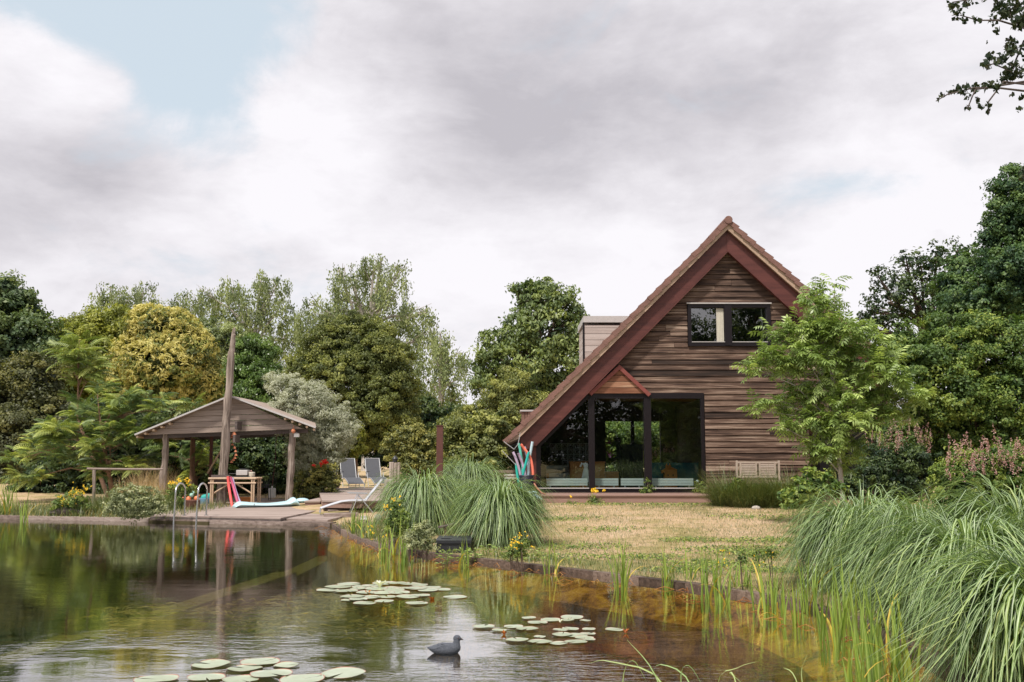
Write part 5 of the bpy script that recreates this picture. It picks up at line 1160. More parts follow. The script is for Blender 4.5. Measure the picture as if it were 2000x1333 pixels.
# broad-leaved water plants at the edging below the grass fountains
for px, py, lb in ((905,1100,'small leafy water plant under the black hatch'),(925,1098,'leafy water plant with a yellow leaf beside the hatch'),(950,1092,'leafy marsh plant right of the black hatch'),(870,1104,'small marsh plant left of the black hatch'),(975,1095,'small marsh plant under the right grass fountain'),(1040,1104,'leafy marsh plant by the lawn\'s left corner')):
    c = P(px, py, 0); n = 46; a = RG.random(n)*2*PI; hgt = RG.random(n)*.22
    pos = np.stack([c.x+np.cos(a)*(.05+.10*RG.random(n)), c.y+np.sin(a)*.09, hgt+.01], 1); nr = unit(np.stack([np.cos(a)*.4, np.sin(a)*.4, np.ones(n)], 1)+RG.normal(size=(n,3))*.3)
    tg = unit(np.stack([np.cos(a), np.sin(a), np.full(n, .15)], 1)); V = leafquads(pos, tg, nr, .085, .035); mb = MB()
    root = thing('marsh_plant', lb, 'water plant', (c.x, c.y, 0), 'leafy marsh plants at the pond edge'); npmesh('foliage', V, quadsF(n), M['lf_young'], root, np.repeat(RG.random(n), 4))
    for k in range(7): mb.tube([(c.x+random.uniform(-.03,.03), c.y, -.2), (c.x+random.uniform(-.09,.09), c.y+random.uniform(-.05,.05), random.uniform(.08,.24))], [.005,.003], 5)
    mb.build('stem', M['lf_green'], root)
# water weed just under the surface
mb = []; n = 1500; cx_ = RG.random(n)
hub_ = [(random.gauss(600, 150), random.gauss(1190, 24)) for _ in range(26)]; pts_ = [P(a_+random.gauss(0, 22), b_+random.gauss(0, 6), -.05) for a_, b_ in [random.choice(hub_) for _ in range(1100)]]
mbw = MB()
for i, q in enumerate(pts_):
    a = random.uniform(0,6.28); L = random.uniform(.05,.26); z = -random.uniform(.012,.14)
    mbw.ct = random.random(); mbw.tube([(q.x, q.y, z), (q.x+L*math.cos(a)*.5, q.y+L*math.sin(a)*.5+random.uniform(-.05,.05), z+.01), (q.x+L*math.cos(a), q.y+L*math.sin(a), z-.01)], [.006,.008,.003], 3, cap=False)
lm('weed_olive', (0.112,0.098,0.014), (0.252,0.196,0.028), (0.385,0.315,0.063))
tag(mbw.build('water_weed', M['weed_olive']), 'yellow-brown water weed tangled just under the surface', 'water weed', kind='stuff')
# ================================================================== built things on the banks
# ---- timber edging of the pond
def strip(name, label, pl, w, h, z0, mat='edge', seg=1.3):
    """timber sections laid end to end along a line; each with its own tint"""
    root = thing(name, label, 'edging', tuple(pl[0])); mb = MB(); n = len(pl)
    nr = []
    for i in range(n):
        d = (Vector(pl[min(i+1,n-1)])-Vector(pl[max(i-1,0)])); d.z = 0; d.normalize(); nr.append(Vector((-d.y, d.x, 0)))
    for i in range(n-1):
        a, b_ = Vector(pl[i]), Vector(pl[i+1]); L = (b_-a).length; k = max(1, int(L/seg+.5))
        for j in range(k):
            p = a.lerp(b_, j/k); q = a.lerp(b_, (j+1)/k-.004/L); na = nr[i].lerp(nr[i+1], j/k); nb = nr[i].lerp(nr[i+1], (j+1)/k); zj = random.uniform(-.006,.006)
            f = [p-na*.025, q-nb*.025, q+nb*w, p+na*w]
            mb.hexa([Vector((v.x,v.y,z0)) for v in f]+[Vector((v.x,v.y,z0+h+zj)) for v in f], 0, random.random())
    mb.build('beam', M[mat], root)
    return root
strip('timber_edging', 'long straight weathered beam edging the far left side of the pond', [Vector((p.x,p.y,0)) for p in left_edge[1:]]+[Vector((P(291,1015,EZ).x,P(291,1015,EZ).y,0))], .26, .09, .0)
strip('timber_edging', 'weathered beam below the front of the bathing deck', [P(294,1015,EZ)*1, P(646,1023,EZ)*1], .30, .085, .0)
strip('timber_edging', 'curved dark timber edging running along the lawn to the lower right corner', [Vector((p.x,p.y,0)) for p in shore+[Vector((last.x+d_.x, last.y+d_.y, 0))]], .12, .125, -.062, mat='kerb', seg=.9)
mb = MB(); q0 = P(294,1015,EZ); q1 = P(646,1023,EZ); mb.bar((q0.x,q0.y+.06,-.06), (q1.x,q1.y+.06,-.06), .08, .09)
tag(mb.build('lower_timber', M['dkwood']), 'dark wet lower timber at the waterline below the bathing deck', 'edging')

# ---- bathing deck and pavilion floor
DZ = .17
dk = thing('bathing_deck', 'low grey-brown board deck between the pool ladder and the pavilion', 'deck', tuple(P(450,1005,DZ)))
poly = [P(x, y, DZ) for x, y in ((294,1006.5),(548,1012),(628,996),(614,972),(385,969),(382,987))]; poly = [(q.x, q.y) for q in poly]
deckboards(poly, DZ, .035, par=dk)
mb = MB()
for a, b_ in ((0,1),(1,2),(5,0)): mb.bar((poly[a][0],poly[a][1]+.02,DZ-.085), (poly[b_][0],poly[b_][1]+.02,DZ-.085), .03, .09)
mb.build('fascia', M['dkwood'], dk)
# side planks by the low lounger
sp = thing('side_boards', 'short grey boards laid at the corner of the pond under the low lounger', 'boards', tuple(P(610,1012,.15)))
py_ = [P(x, y, .13) for x, y in ((556,1013.5),(640,1016),(690,1004),(690,992),(632,997))]; py_ = [Vector((q.x,q.y,0)) for q in py_]; deckboards([(q.x, q.y) for q in py_], .13, .05, par=sp)
# raised terrace with loungers
TZ = .46
tr_ = thing('raised_terrace', 'raised board terrace carrying the two dark sun loungers', 'deck', tuple(P(700,965,TZ)))
tp = [P(x, y, TZ) for x, y in ((629,978),(775,980),(790,953),(621,954))]; tp = [(q.x, q.y) for q in tp]; deckboards(tp, TZ, .04, mat='deck', par=tr_)
mb = MB()
for a, b_ in ((0,1),(3,0)): mb.bar((tp[a][0]+.02,tp[a][1]+.04,TZ-.12), (tp[b_][0]+.02,tp[b_][1]+.04,TZ-.12), .03, .15)
mb.build('fascia', M['deckred'], tr_)
mb = MB(); fx, fy = tp[0]; mb.box((fx+.05,fy+.1,.1),(fx+.22,fy+.27,TZ-.05)); mb.box((fx+.6,fy+.1,.1),(fx+1.9,fy+.2,TZ-.2)); mb.build('support', M['dkwood'], tr_)
t = thing('step', 'low wooden step between the pavilion floor and the raised terrace', 'step', tuple(P(610,985,.2))); a = P(594,979,.34); b_ = P(629,979,.34)
mb = MB(); mb.box((a.x, a.y, .30), (b_.x-.05, a.y+2.2, .34)); mb.build('tread', M['deck'], t); mb = MB(); mb.box((a.x+.02, a.y+.03, .15), (b_.x-.07, a.y+.07, .295)); mb.build('riser', M['deckred'], t)
for k, (x0, x1, y_, lb) in enumerate(((640,715,1003,'upper of two old sleepers on the ground under the low lounger'),(632,700,1010,'lower of two old sleepers on the ground under the low lounger'))):
    a = P(x0, y_, .12); b_ = P(x1, y_-1, .12); mb = MB(); mb.bar((a.x,a.y,.15), (b_.x,b_.y,.15), .18, .13, t=.3+.3*k); tag(mb.build('sleeper', M['edge'], bevel=.012), lb, 'sleeper', 'old sleepers')

# ---- pavilion
PY = 31.5
pv = thing('pavilion', 'open wooden shelter with weathered gable boards, log posts and one tall leaning mast', 'shelter', (W(445,980,PY).x, PY, DZ))
def logpost(pts, rs, name='post', mat='oldwood', n=10):
    P_ = []; R_ = []
    for (a, b_, ra, rb) in zip(pts[:-1], pts[1:], rs[:-1], rs[1:]):
        for j in range(6): P_.append(Vector(a).lerp(Vector(b_), j/6)+Vector((random.uniform(-1,1),random.uniform(-1,1),0))*ra*.16); R_.append((ra+(rb-ra)*j/6)*random.uniform(.88,1.08))
    P_.append(Vector(pts[-1])); R_.append(rs[-1]); mb = MB(); mb.tube(P_, R_, n); return mb.build(name, M[mat], pv, True)
def pz_(px, py, Y): q = W(px, py, Y); return q
ga = xz(448,778,PY); g0 = xz(270,852,PY); g1 = xz(620,838,PY); gb0 = xz(283,850,PY); gb1 = xz(592,838,PY); gbm = xz(438,845,PY)
b0 = pz_(317,980,PY+.25); logpost([(b0.x,PY+.25,DZ-.1), tuple(pz_(320,920,PY+.25)), tuple(pz_(325,845,PY+.25))], [.125,.11,.09])
b0 = pz_(564,980,PY+.25); logpost([(b0.x,PY+.25,DZ-.1), tuple(pz_(568,910,PY+.25)), tuple(pz_(571,838,PY+.25))], [.12,.11,.10])
b0 = pz_(376,945,PY+4.2); logpost([(b0.x,PY+4.2,DZ-.1), tuple(pz_(377,845,PY+4.2))], [.10,.085], mat='barkred')
b0 = pz_(590,945,PY+4.2); logpost([(b0.x,PY+4.2,DZ-.1), tuple(pz_(590,850,PY+4.2))], [.09,.08])
mb = MB(); r0 = pz_(410,960,PY+2.5); mb.box((r0.x-.045,r0.y-.045,DZ-.02),(r0.x+.045,r0.y+.045,2.75)); mb.build('post', M['rust'], pv)
YM = PY-.55                      # the mast stands just before the gable
logpost([(W(431,992,YM).x,YM,DZ-.2), tuple(W(437,920,YM)), tuple(W(444,800,YM)), tuple(W(452,690,YM)), tuple(W(456,655,YM)), tuple(W(457.5,640,YM))], [.165,.15,.125,.10,.07,.025], 'mast', n=14)
for i, (px, py) in enumerate(((450,830),(446,856))): c = W(px+3, py, YM); mb = MB(); mb.box((c.x+.10,c.y-.03,c.z-.14),(c.x+.17,c.y+.52,c.z+.10)); mb.build('bracket', M['dkwood'], pv)
mb = MB()
c = W(436,934,YM); mb.box((c.x-.34,c.y-.05,c.z-.12),(c.x+.30,c.y-.262,c.z+.02)) if False else mb.box((c.x-.34,c.y-.27,c.z-.12),(c.x+.30,c.y-.20,c.z+.0)); mb.box((c.x-.30,c.y-.25,c.z+.005),(c.x+.26,c.y-.21,c.z+.10)); mb.lathe((c.x,c.y,c.z-.02),[(.235,0),(.235,.10)],12)
mb.build('bracket', M['dkwood'], pv)
mb = MB(); zb = min(gb0[1], gb1[1]); H = ga[1]-gbm[1]; nb = 6
for i in range(nb):          # gable boards with slightly sagging rows
    def edge(u):             # left and right ends and z of the gable at fraction u
        l = (gb0[0]+(ga[0]-.05-gb0[0])*u, gb0[1]+(ga[1]-gb0[1])*u); r_ = (gb1[0]+(ga[0]+.15-gb1[0])*u, gb1[1]+(ga[1]-gb1[1])*u); return l, r_
    u0, u1 = i/nb, (i+.93)/nb; (l0, r0_), (l1, r1_) = edge(u0), edge(u1); mx_ = gbm[0]; t = random.uniform(.25,.75)
    jz = lambda x, z, u: z if u else z
    m0 = (ga[0], l0[1]*.5+r0_[1]*.5); m1 = (ga[0], l1[1]*.5+r1_[1]*.5)
    yb = PY-.02-.012*(i%2)
    mb.prism([l0, m0, m1, l1], yb, yb+.028, 0, t); mb.prism([(m0[0]+.006, m0[1]), r0_, r1_, (m1[0]+.006, m1[1])], yb, yb+.028, 0, min(1, t+random.uniform(-.2,.2)))
mb.build('gable_boards', M['gable'], pv)
mb = MB(); T0 = (ga[0]+.1, ga[1]+.02)
YB = PY+4.4; xr_ = W(614,850,YB).x; RT = max(0, (g1[0]-xr_)/(g1[0]-T0[0]))
for e, sgn in ((g0, -1), (g1, 1)):
    e2 = (e[0], e[1]); v = Vector((T0[0]-e2[0], 0, T0[1]-e2[1])); L = v.length; n = Vector((-v.z, 0, v.x)).normalized(); n = n if n.z > 0 else -n
    a0 = Vector((e2[0], PY-.28, e2[1])); a1 = Vector((T0[0], PY-.28, T0[1])); up = n*.045
    bk_ = Vector((0, YB-PY+.28, 0)); uu = RT if sgn > 0 else 0.0; ar_ = a0.lerp(a1, uu)+bk_
    mb.hexa([a0, a1, a1+bk_, ar_, a0+up, a1+up, a1+bk_+up, ar_+up])
rf = mb.build('roof', M['gable'], pv)
mb = MB()
for e in (g0, g1):
    a0 = Vector((e[0], PY-.30, e[1]+.035)); a1 = Vector((T0[0], PY-.30, T0[1]+.035)); mb.bar(a0, a1, .03, .05)
mb.build('roof_edge', M['trimgrey'], rf)
mb = MB()
for e, k in ((g0, 1), (g1, -1)):   # round purlins under the eaves, ends showing
    for j in range(5):
        u = .02+.17*j/2; q = Vector((e[0]+(T0[0]-e[0])*u, PY-.25, e[1]+(T0[1]-e[1])*u-.055)); sh = Vector(((T0[0]-e[0])*RT, 0, (T0[1]-e[1])*RT)) if k < 0 else Vector((0,0,0)); mb.tube([q, q+Vector((0,YB-PY+.2,0))+sh*(1-min(1,u))], .04, 8, t=random.random())
mb.build('purlin', M['bamboo'], rf, True)
mb = MB(); zt = gb0[1]-.10
mb.bar((gb0[0]-.1,PY+.25,gb0[1]-.06), (gb1[0]+.1,PY+.25,gb1[1]-.06), .12, .12); mb.build('tie_beam', M['dkwood'], pv); mb = MB(); mb.bar((gb0[0]-.1,PY+4.2,gb0[1]-.06), (W(602,850,PY+4.2).x,PY+4.2,gb1[1]-.06), .12, .12)
mb.build('tie_beam', M['dkwood'], pv)
mb = MB(); a = W(405,925,PY+2.3); b_ = W(432,880,PY+2.3); mb.tube([a, b_], .03); mb.build('brace', M['bamboo'], pv, True)

# ---- bamboo table
TY = 30.6; def_ = None
tb = thing('bamboo_table', 'tall bamboo table with diagonal braces beside the mast', 'table', (W(453,985,TY).x, TY, DZ))
x0, x1 = W(407,935,TY).x, W(500,935,TY).x; zt = W(450,935,TY).z
mb = MB()
for j in range(14): mb.tube([(x0,TY+.04+j*.056,zt),(x1,TY+.04+j*.056,zt+random.uniform(-.005,.005))], .026, 8, t=random.random())
mb.build('tabletop', M['bamboo'], tb, True)
mb = MB(); mb.tube([(x0,TY,zt-.14),(x1,TY,zt-.14)], .024); mb.tube([(x0,TY+.8,zt-.14),(x1,TY+.8,zt-.14)], .024); mb.tube([(x0,TY,zt),(x1,TY,zt)], .03); mb.build('rail', M['bamboo'], tb, True)
for lx in (x0+.08, x1-.12):
    for ly in (TY+.02, TY+.78): mb = MB(); mb.tube([(lx,ly,DZ),(lx+random.uniform(-.01,.01),ly,zt-.02)], .028); mb.tube([(lx+.06,ly,DZ),(lx+.06,ly,zt-.02)], .026); mb.build('leg', M['bamboo'], tb, True)
for lx, s_ in ((x0+.10, 1), (x1-.09, -1)): mb = MB(); mb.tube([(lx,TY+.06,DZ+.32),(lx+s_*.62,TY+.06,zt-.1)], .024); mb.build('brace', M['bamboo'], tb, True)
t = thing('crate', 'small orange-brown wooden crate under the bamboo table', 'crate', (W(480,980,31.2).x,31.2,DZ)); cx0, cx1 = W(460,980,31.2).x, W(490,980,31.2).x
mb = MB(); mb.box((cx0,31.2,DZ),(cx1,31.5,DZ+.16)); mb.build('body', M['orangewood'], t); mb = MB(); mb.box((cx0-.02,31.17,DZ+.17),(cx1+.02,31.53,DZ+.21)); mb.build('lid', M['orangewood'], t)
gy = TY+.35
t = thing('grill_box', 'pale grey portable grill box standing on the bamboo table', 'grill', (W(472,930,gy).x,gy,zt+.03)); gx0_, gx1_ = W(461,925,gy).x, W(483,925,gy).x
mb = MB(); mb.box((gx0_,gy,zt+.09),(gx1_,gy+.3,zt+.25)); mb.build('body', M['trimgrey'], t, bevel=.012); mb = MB(); mb.tube([(gx0_+.05,gy+.15,zt+.25),(gx0_+.05,gy+.15,zt+.29),(gx1_-.05,gy+.15,zt+.29),(gx1_-.05,gy+.15,zt+.25)], .008); mb.build('handle', M['blackiron'], t, True)
for k in (gx0_+.04, gx1_-.04): mb = MB(); mb.tube([(k,gy+.15,zt+.02),(k,gy+.15,zt+.09)], .012); mb.build('foot', M['blackiron'], t)
t = thing('flower_pot', 'small pale pot with rosy contents at the right end of the bamboo table', 'pot', (W(490,930,gy).x,gy,zt+.03))
mb = MB(); mb.lathe((W(490,930,gy).x,gy+.1,zt+.025),[(.08,0),(.10,.06),(.10,.15),(.085,.16)],14); mb.build('pot', M['cream'], t, True)
V = leafquads(np.array([W(490,925,gy)])+RG.normal(size=(40,3))*.035+[0,.1,.0], rdir(40), rdir(40), .05, .04); npmesh('petals', V, quadsF(40), M['flower_pink'], t, RG.random(160))
mb = MB()
for j in range(9): mb.tube([(W(447,930,gy).x+.1*j,gy+.02,zt+.02),(W(447,930,gy).x+.1*j,gy+.02,zt+.14)], .005, 5)
for zz in (.05,.14): mb.tube([(W(447,930,gy).x,gy+.02,zt+zz),(W(447,930,gy).x+.8,gy+.02,zt+zz)], .006, 5)
tag(mb.build('wire_rack', M['blackiron']), 'low black wire rack standing on the bamboo table', 'rack')
def noodle(label, pts, col, r_=.033, name='pool_noodle', grp=None):
    k = 'nd_'+label[:14]
    if k not in M: M[k] = plain('foam_'+name, col, .6, var=.08, bump=.15, bs=120)
    ps = []; n = len(pts)
    for i in range(17):
        t = i/16*(n-1); a = min(int(t), n-2); u = t-a; p0, p1, p2, p3 = (Vector(pts[max(a-1,0)]), Vector(pts[a]), Vector(pts[a+1]), Vector(pts[min(a+2,n-1)]))
        ps.append(.5*((2*p1)+(-p0+p2)*u+(2*p0-5*p1+4*p2-p3)*u*u+(-p0+3*p1-3*p2+p3)*u**3))
    mb = MB(); mb.tube(ps, r_, 12); tag(mb.build(name, M[k], None, True), label, 'pool noodle', grp)
NY = 30.35
noodle('coral-red foam pool noodle leaning on the bamboo table', [W(445,931,NY),W(447,950,NY-.05),W(451,975,NY-.25),W(454,992,NY-.45)], (.75,.10,.09), .042)
noodle('dark pink foam pool noodle leaning on the bamboo table right of the coral one', [W(450,932,NY+.05),W(455,948,NY),W(461,970,NY-.25),W(466,988,NY-.4)], (.45,.08,.16), .042)
noodle('lilac foam pool noodle leaning against the dark pink one', [W(454,934,NY+.1),W(459,955,NY),W(466,975,NY-.2),W(472,987,NY-.35)], (.42,.34,.52), .036)
# ---- air mattress
a = P(462,993,DZ); b_ = P(588,990,DZ); L = b_-a; mb = MB(); n = 26; wv_ = []
AW = .62
root = thing('air_mattress', 'pale blue inflatable mattress lying along the bathing deck', 'air mattress', tuple(a))
vs = []; fs = []; NX, NYY = 28, 12; dirx = L.normalized(); diry = Vector((-dirx.y, dirx.x, 0))
for i in range(NX+1):
    for j in range(NYY*2):
        th_ = 2*PI*j/(NYY*2); u = i/NX; hgt = .075+.018*math.cos(PI*u*2)+(.05 if u > .84 else 0)*math.sin((u-.84)/.16*PI) ; end = min(1, (1-abs(2*u-1))*9)**.5 if 0 < u < 1 else .25
        wv2 = AW*.5*(.9+.1*end); rib = 1+.07*math.cos(th_*9)
        q = a+dirx*(L.length*u)+diry*(.35+wv2*math.cos(th_)); zc = DZ+hgt*end*.95+.004; vs.append((q.x, q.y, zc+hgt*end*math.sin(th_)*(abs(math.sin(th_))**.0)*rib*.9))
for i in range(NX):
    for j in range(NYY*2): fs.append((i*NYY*2+j, i*NYY*2+(j+1)%(NYY*2), (i+1)*NYY*2+(j+1)%(NYY*2), (i+1)*NYY*2+j))
fs += [tuple(range(NYY*2)), tuple(NX*NYY*2+k for k in range(NYY*2))]
mb.add(vs, fs); mb.build('mattress', M['airbed'], root, True)
mb = MB(); e = b_+diry*.35+Vector((0,0,.16)); mb.ball(e+dirx*.12, .13, sc=(1.6,2.0,.6), n=14, m=8); mb.build('pillow', M['airbed'], root, True)
mb = MB(); q = a.lerp(b_,.27)+diry*.03; mb.ball(q+Vector((0,0,.1)), .018); mb.build('valve', M['trimgrey'], root, True)
# ---- pool ladder : two bent rails, treads below the water
lad = thing('pool_ladder', 'stainless steel pool ladder with two hooped handrails at the deck edge', 'ladder', (W(372,1010,23.6).x, 23.6, DZ))
yf = P(360,1024,0).y-.12
for px, lb in ((339,''), (383,'')):
    x = W(px, 1030, yf).x; top = W(px+2, 945, yf).z; pts = [(x,yf,-1.1),(x,yf,0),(x+.02,yf,top-.22)]
    for k in range(9): a_ = PI-PI*k/8; pts.append((x+.02, yf+.36+.36*math.cos(a_), top-.20+.20*math.sin(a_)))
    pts += [(x+.02, yf+.72, DZ+.0)]; mb = MB(); mb.tube(pts, .022, 12); mb.build('handrail', M['steel'], lad, True)
    mb = MB(); mb.lathe((x+.02,yf+.72,DZ),[(.055,0),(.055,.012),(.03,.02)],14); mb.build('foot_plate', M['steel'], lad, True)
xa_, xb_ = W(339,1030,yf).x, W(383,1030,yf).x
for z_ in (-.25,-.55,-.85): mb = MB(); mb.box((xa_,yf-.04,z_),(xb_,yf+.06,z_+.025)); mb.build('tread', M['steel'], lad)
# ---- basket of toys, tub
bc = P(371,996,DZ); bk = thing('toy_basket', 'brown wicker basket heaped with colourful pool toys', 'basket', tuple(bc))
mb = MB(); R0 = .17
for k in range(9): mb.lathe((bc.x,bc.y+.2,DZ+k*.030),[(R0+.004*k,0),(R0+.016+.004*k,.012),(R0+.004*k,.027)],22,t=random.random())
mb.build('wicker', M['wicker'], bk, True)
toycol = [((.75,.22,.10),'orange'),((.10,.45,.45),'teal'),((.78,.50,.32),'peach'),((.30,.50,.42),'sea-green'),((.70,.12,.10),'red'),((.75,.62,.2),'yellow')]
spots = [(368,977,.085),(363,984,.09),(384,974,.08),(374,968,.08),(358,974,.05),(378,984,.085),(370,988,.07)]
nm_ = ['orange rubber toy on the heap in the wicker basket','teal toy at the left of the basket heap','peach-coloured toy leaning at the right rim of the basket','pale green pointed toy on top of the basket heap','little red toy at the left of the basket heap','orange and peach ring in the middle of the basket','yellow toy at the front rim of the basket']
cols = [0,1,0,3,4,2,5]
for (px,py,r_), lb, ci in zip(spots, nm_, cols):
    c = W(px,py,bc.y+.18); k = 'toy%d'%ci
    if k not in M: M[k] = plain('toy_plastic_%d'%ci, toycol[ci][0], .45, var=.25, scale=20)
    mb = MB(); mb.ball(c, r_, n=10, m=7, sc=(random.uniform(.7,1.1),.8,random.uniform(.8,1.3))); mb.tube([c+Vector((r_*.4,0,r_*.3)), c+Vector((r_*.9,-.02,r_*1.1)), c+Vector((r_*.4,-.02,r_*1.6))], [r_*.35,r_*.3,r_*.08], 8); tag(mb.build('pool_toy', M[k], None, True), lb, 'toy', 'toys in the wicker basket')
tc_ = P(396,985,DZ); t = thing('tub', 'light blue round tub with teal cloth in it, right of the wicker basket', 'tub', tuple(tc_)); M['blue'] = plain('blue_plastic', (.16,.33,.48), .45); M['teal'] = plain('teal_cloth', (.03,.36,.33), .7, var=.3)
mb = MB(); mb.lathe((tc_.x,tc_.y+.3,DZ),[(.17,0),(.21,.10),(.22,.17),(.205,.175)],20); mb.build('tub_body', M['blue'], t, True)
mb = MB(); mb.ball((tc_.x-.02,tc_.y+.3,DZ+.19), .13, sc=(1.1,1,.8)); mb.ball((tc_.x+.10,tc_.y+.28,DZ+.22), .09, sc=(1,1,1.2)); mb.build('cloth', M['teal'], t, True)
# ---- parasol stand, chairs, chimes, bell
c = P(531,973,DZ); t = thing('parasol_stand', 'pale concrete block stand holding a thin reddish pole under the pavilion', 'parasol stand', (c.x,c.y,DZ))
mb = MB(); mb.prismz([(c.x-.11,c.y-.11),(c.x+.11,c.y-.11),(c.x+.11,c.y+.11),(c.x-.11,c.y+.11)], DZ, DZ+.34); mb.build('block', M['white'], t, bevel=.02); mb = MB(); mb.tube([(c.x,c.y,DZ+.34),(c.x,c.y,DZ+.42)], .03); mb.build('socket', M['white'], t)
mb = MB(); e = W(540,848,c.y+.3); mb.tube([(c.x,c.y,DZ+.40), Vector((c.x,c.y,DZ+.4)).lerp(e,.5)+Vector((.03,0,0)), e], [.018,.016,.014]); mb.build('pole', M['rust'], t, True)
def wire_chair(px, py, label, rz):
    o = thing('wire_chair', label, 'chair', (0,0,0), 'black wire chairs under the pavilion')
    for sx in (-.2,.2):
        for sy in (-.2,.2): mb = MB(); mb.tube([(sx*1.15,sy*1.15,0),(sx,sy,.44)], .009, 6); mb.build('leg', M['blackiron'], o, True)
    mb = MB()
    for k in range(7): mb.tube([(-.2+.4*k/6,-.2,.44),(-.2+.4*k/6,.2,.44)], .006, 5)
    mb.tube([(-.21,-.21,.44),(.21,-.21,.44),(.21,.21,.44),(-.21,.21,.44),(-.21,-.21,.44)], .009, 6); mb.build('seat', M['blackiron'], o, True)
    mb = MB(); mb.tube([(-.2,.2,.44),(-.19,.27,.86),(.19,.27,.86),(.2,.2,.44)], .010, 6)
    for k in range(1,6): mb.tube([(-.2+.4*k/6,.2,.45),(-.19+.38*k/6,.27,.85)], .006, 5)
    mb.build('backrest', M['blackiron'], o, True)
    c = P(px, py, DZ); o.location = (c.x, c.y, DZ); o.rotation_euler = (0,0,rz)
wire_chair(513,978,'front black wire chair between the table and the right post', .4)
wire_chair(522,972,'rear black wire chair close to the parasol stand', -.7)
t = thing('bell_chime', 'string of little terracotta bells hanging beside the mast', 'wind chime', tuple(W(457,845,PY-.3))); YC = PY-.35
mb = MB(); mb.tube([W(457,846,YC), W(458,870,YC), W(461,885,YC), W(452,905,YC)], .006, 5); mb.build('string', M['dkwood'], t)
for k, (px, py) in enumerate(((457,846),(453,853),(455,860),(454,867),(458,873),(460,880),(461,887),(459,893),(456,897),(452,901))):
    c = W(px,py,YC+random.uniform(-.03,.03)); s_ = 1.7 if k == 0 else .9; mb = MB(); mb.lathe(c-Vector((0,0,.06*s_)), [(.058*s_,0),(.05*s_,.02*s_),(.03*s_,.06*s_),(.012*s_,.085*s_)], 10); mb.build('bell', M['terracotta'], t, True)
t = thing('bird_box', 'little white nesting box with a round gourd under the right end of the pavilion roof', 'bird box', tuple(W(578,850,PY+.05))); c = W(579,851,PY+.05)
mb = MB(); mb.box((c.x-.07,c.y-.06,c.z-.05),(c.x+.09,c.y+.06,c.z+.05)); mb.build('box', M['white'], t); mb = MB(); mb.prism([(c.x-.09,c.z+.052),(c.x+.11,c.z+.052),(c.x+.01,c.z+.09)],c.y-.08,c.y+.08); mb.build('lid', M['trimgrey'], t); 
mb = MB(); g_ = W(573,842,PY-.1); mb.ball(g_, .07, sc=(1,1,1.1)); mb.tube([g_+Vector((0,0,.06)),g_+Vector((0,0,.17))], .008, 5); tag(mb.build('gourd', M['terracotta'], None, True), 'pinkish round gourd hanging at the top of the right pavilion post', 'gourd')
mb = MB(); g_ = W(557,841,PY+.4); mb.tube([g_+Vector((-.09,0,.1)), g_+Vector((-.03,0,-.02)), g_+Vector((.06,0,-.05)), g_+Vector((.09,0,-.02))], [.01,.025,.04,.03], 8); mb.tube([g_+Vector((-.09,0,.1)),g_+Vector((-.09,0,.16))],.005,5); tag(mb.build('hanging_horn', M['copper'], None, True), 'small curved copper-coloured horn hanging left of the right pavilion post', 'ornament')
# ---- rustic handrail left of the pavilion
YH = 30.0; t = thing('wooden_handrail', 'thin weathered rail on a post left of the pavilion', 'handrail', (W(184,975,YH).x, YH, .1))
mb = MB(); mb.tube([W(170,916,YH), W(240,917,YH+.1), W(318,917,YH+.2)], [.035,.032,.03], 8); mb.build('rail', M['edge'], t, True)
mb = MB(); mb.tube([(W(184,975,YH).x,YH,.0), W(184,918,YH)], .05, 8); mb.build('post', M['oldwood'], t, True)
t = P(135,1005,.12); mb = MB(); mb.tube([(t.x-.5,t.y,.15),(t.x-.1,t.y+.05,.20),(t.x+.35,t.y+.03,.16)], [.07,.12,.05], 9); tag(mb.build('driftwood_log', M['dkwood'], None, True), 'dark old log lying on the left bank behind the edging', 'log')

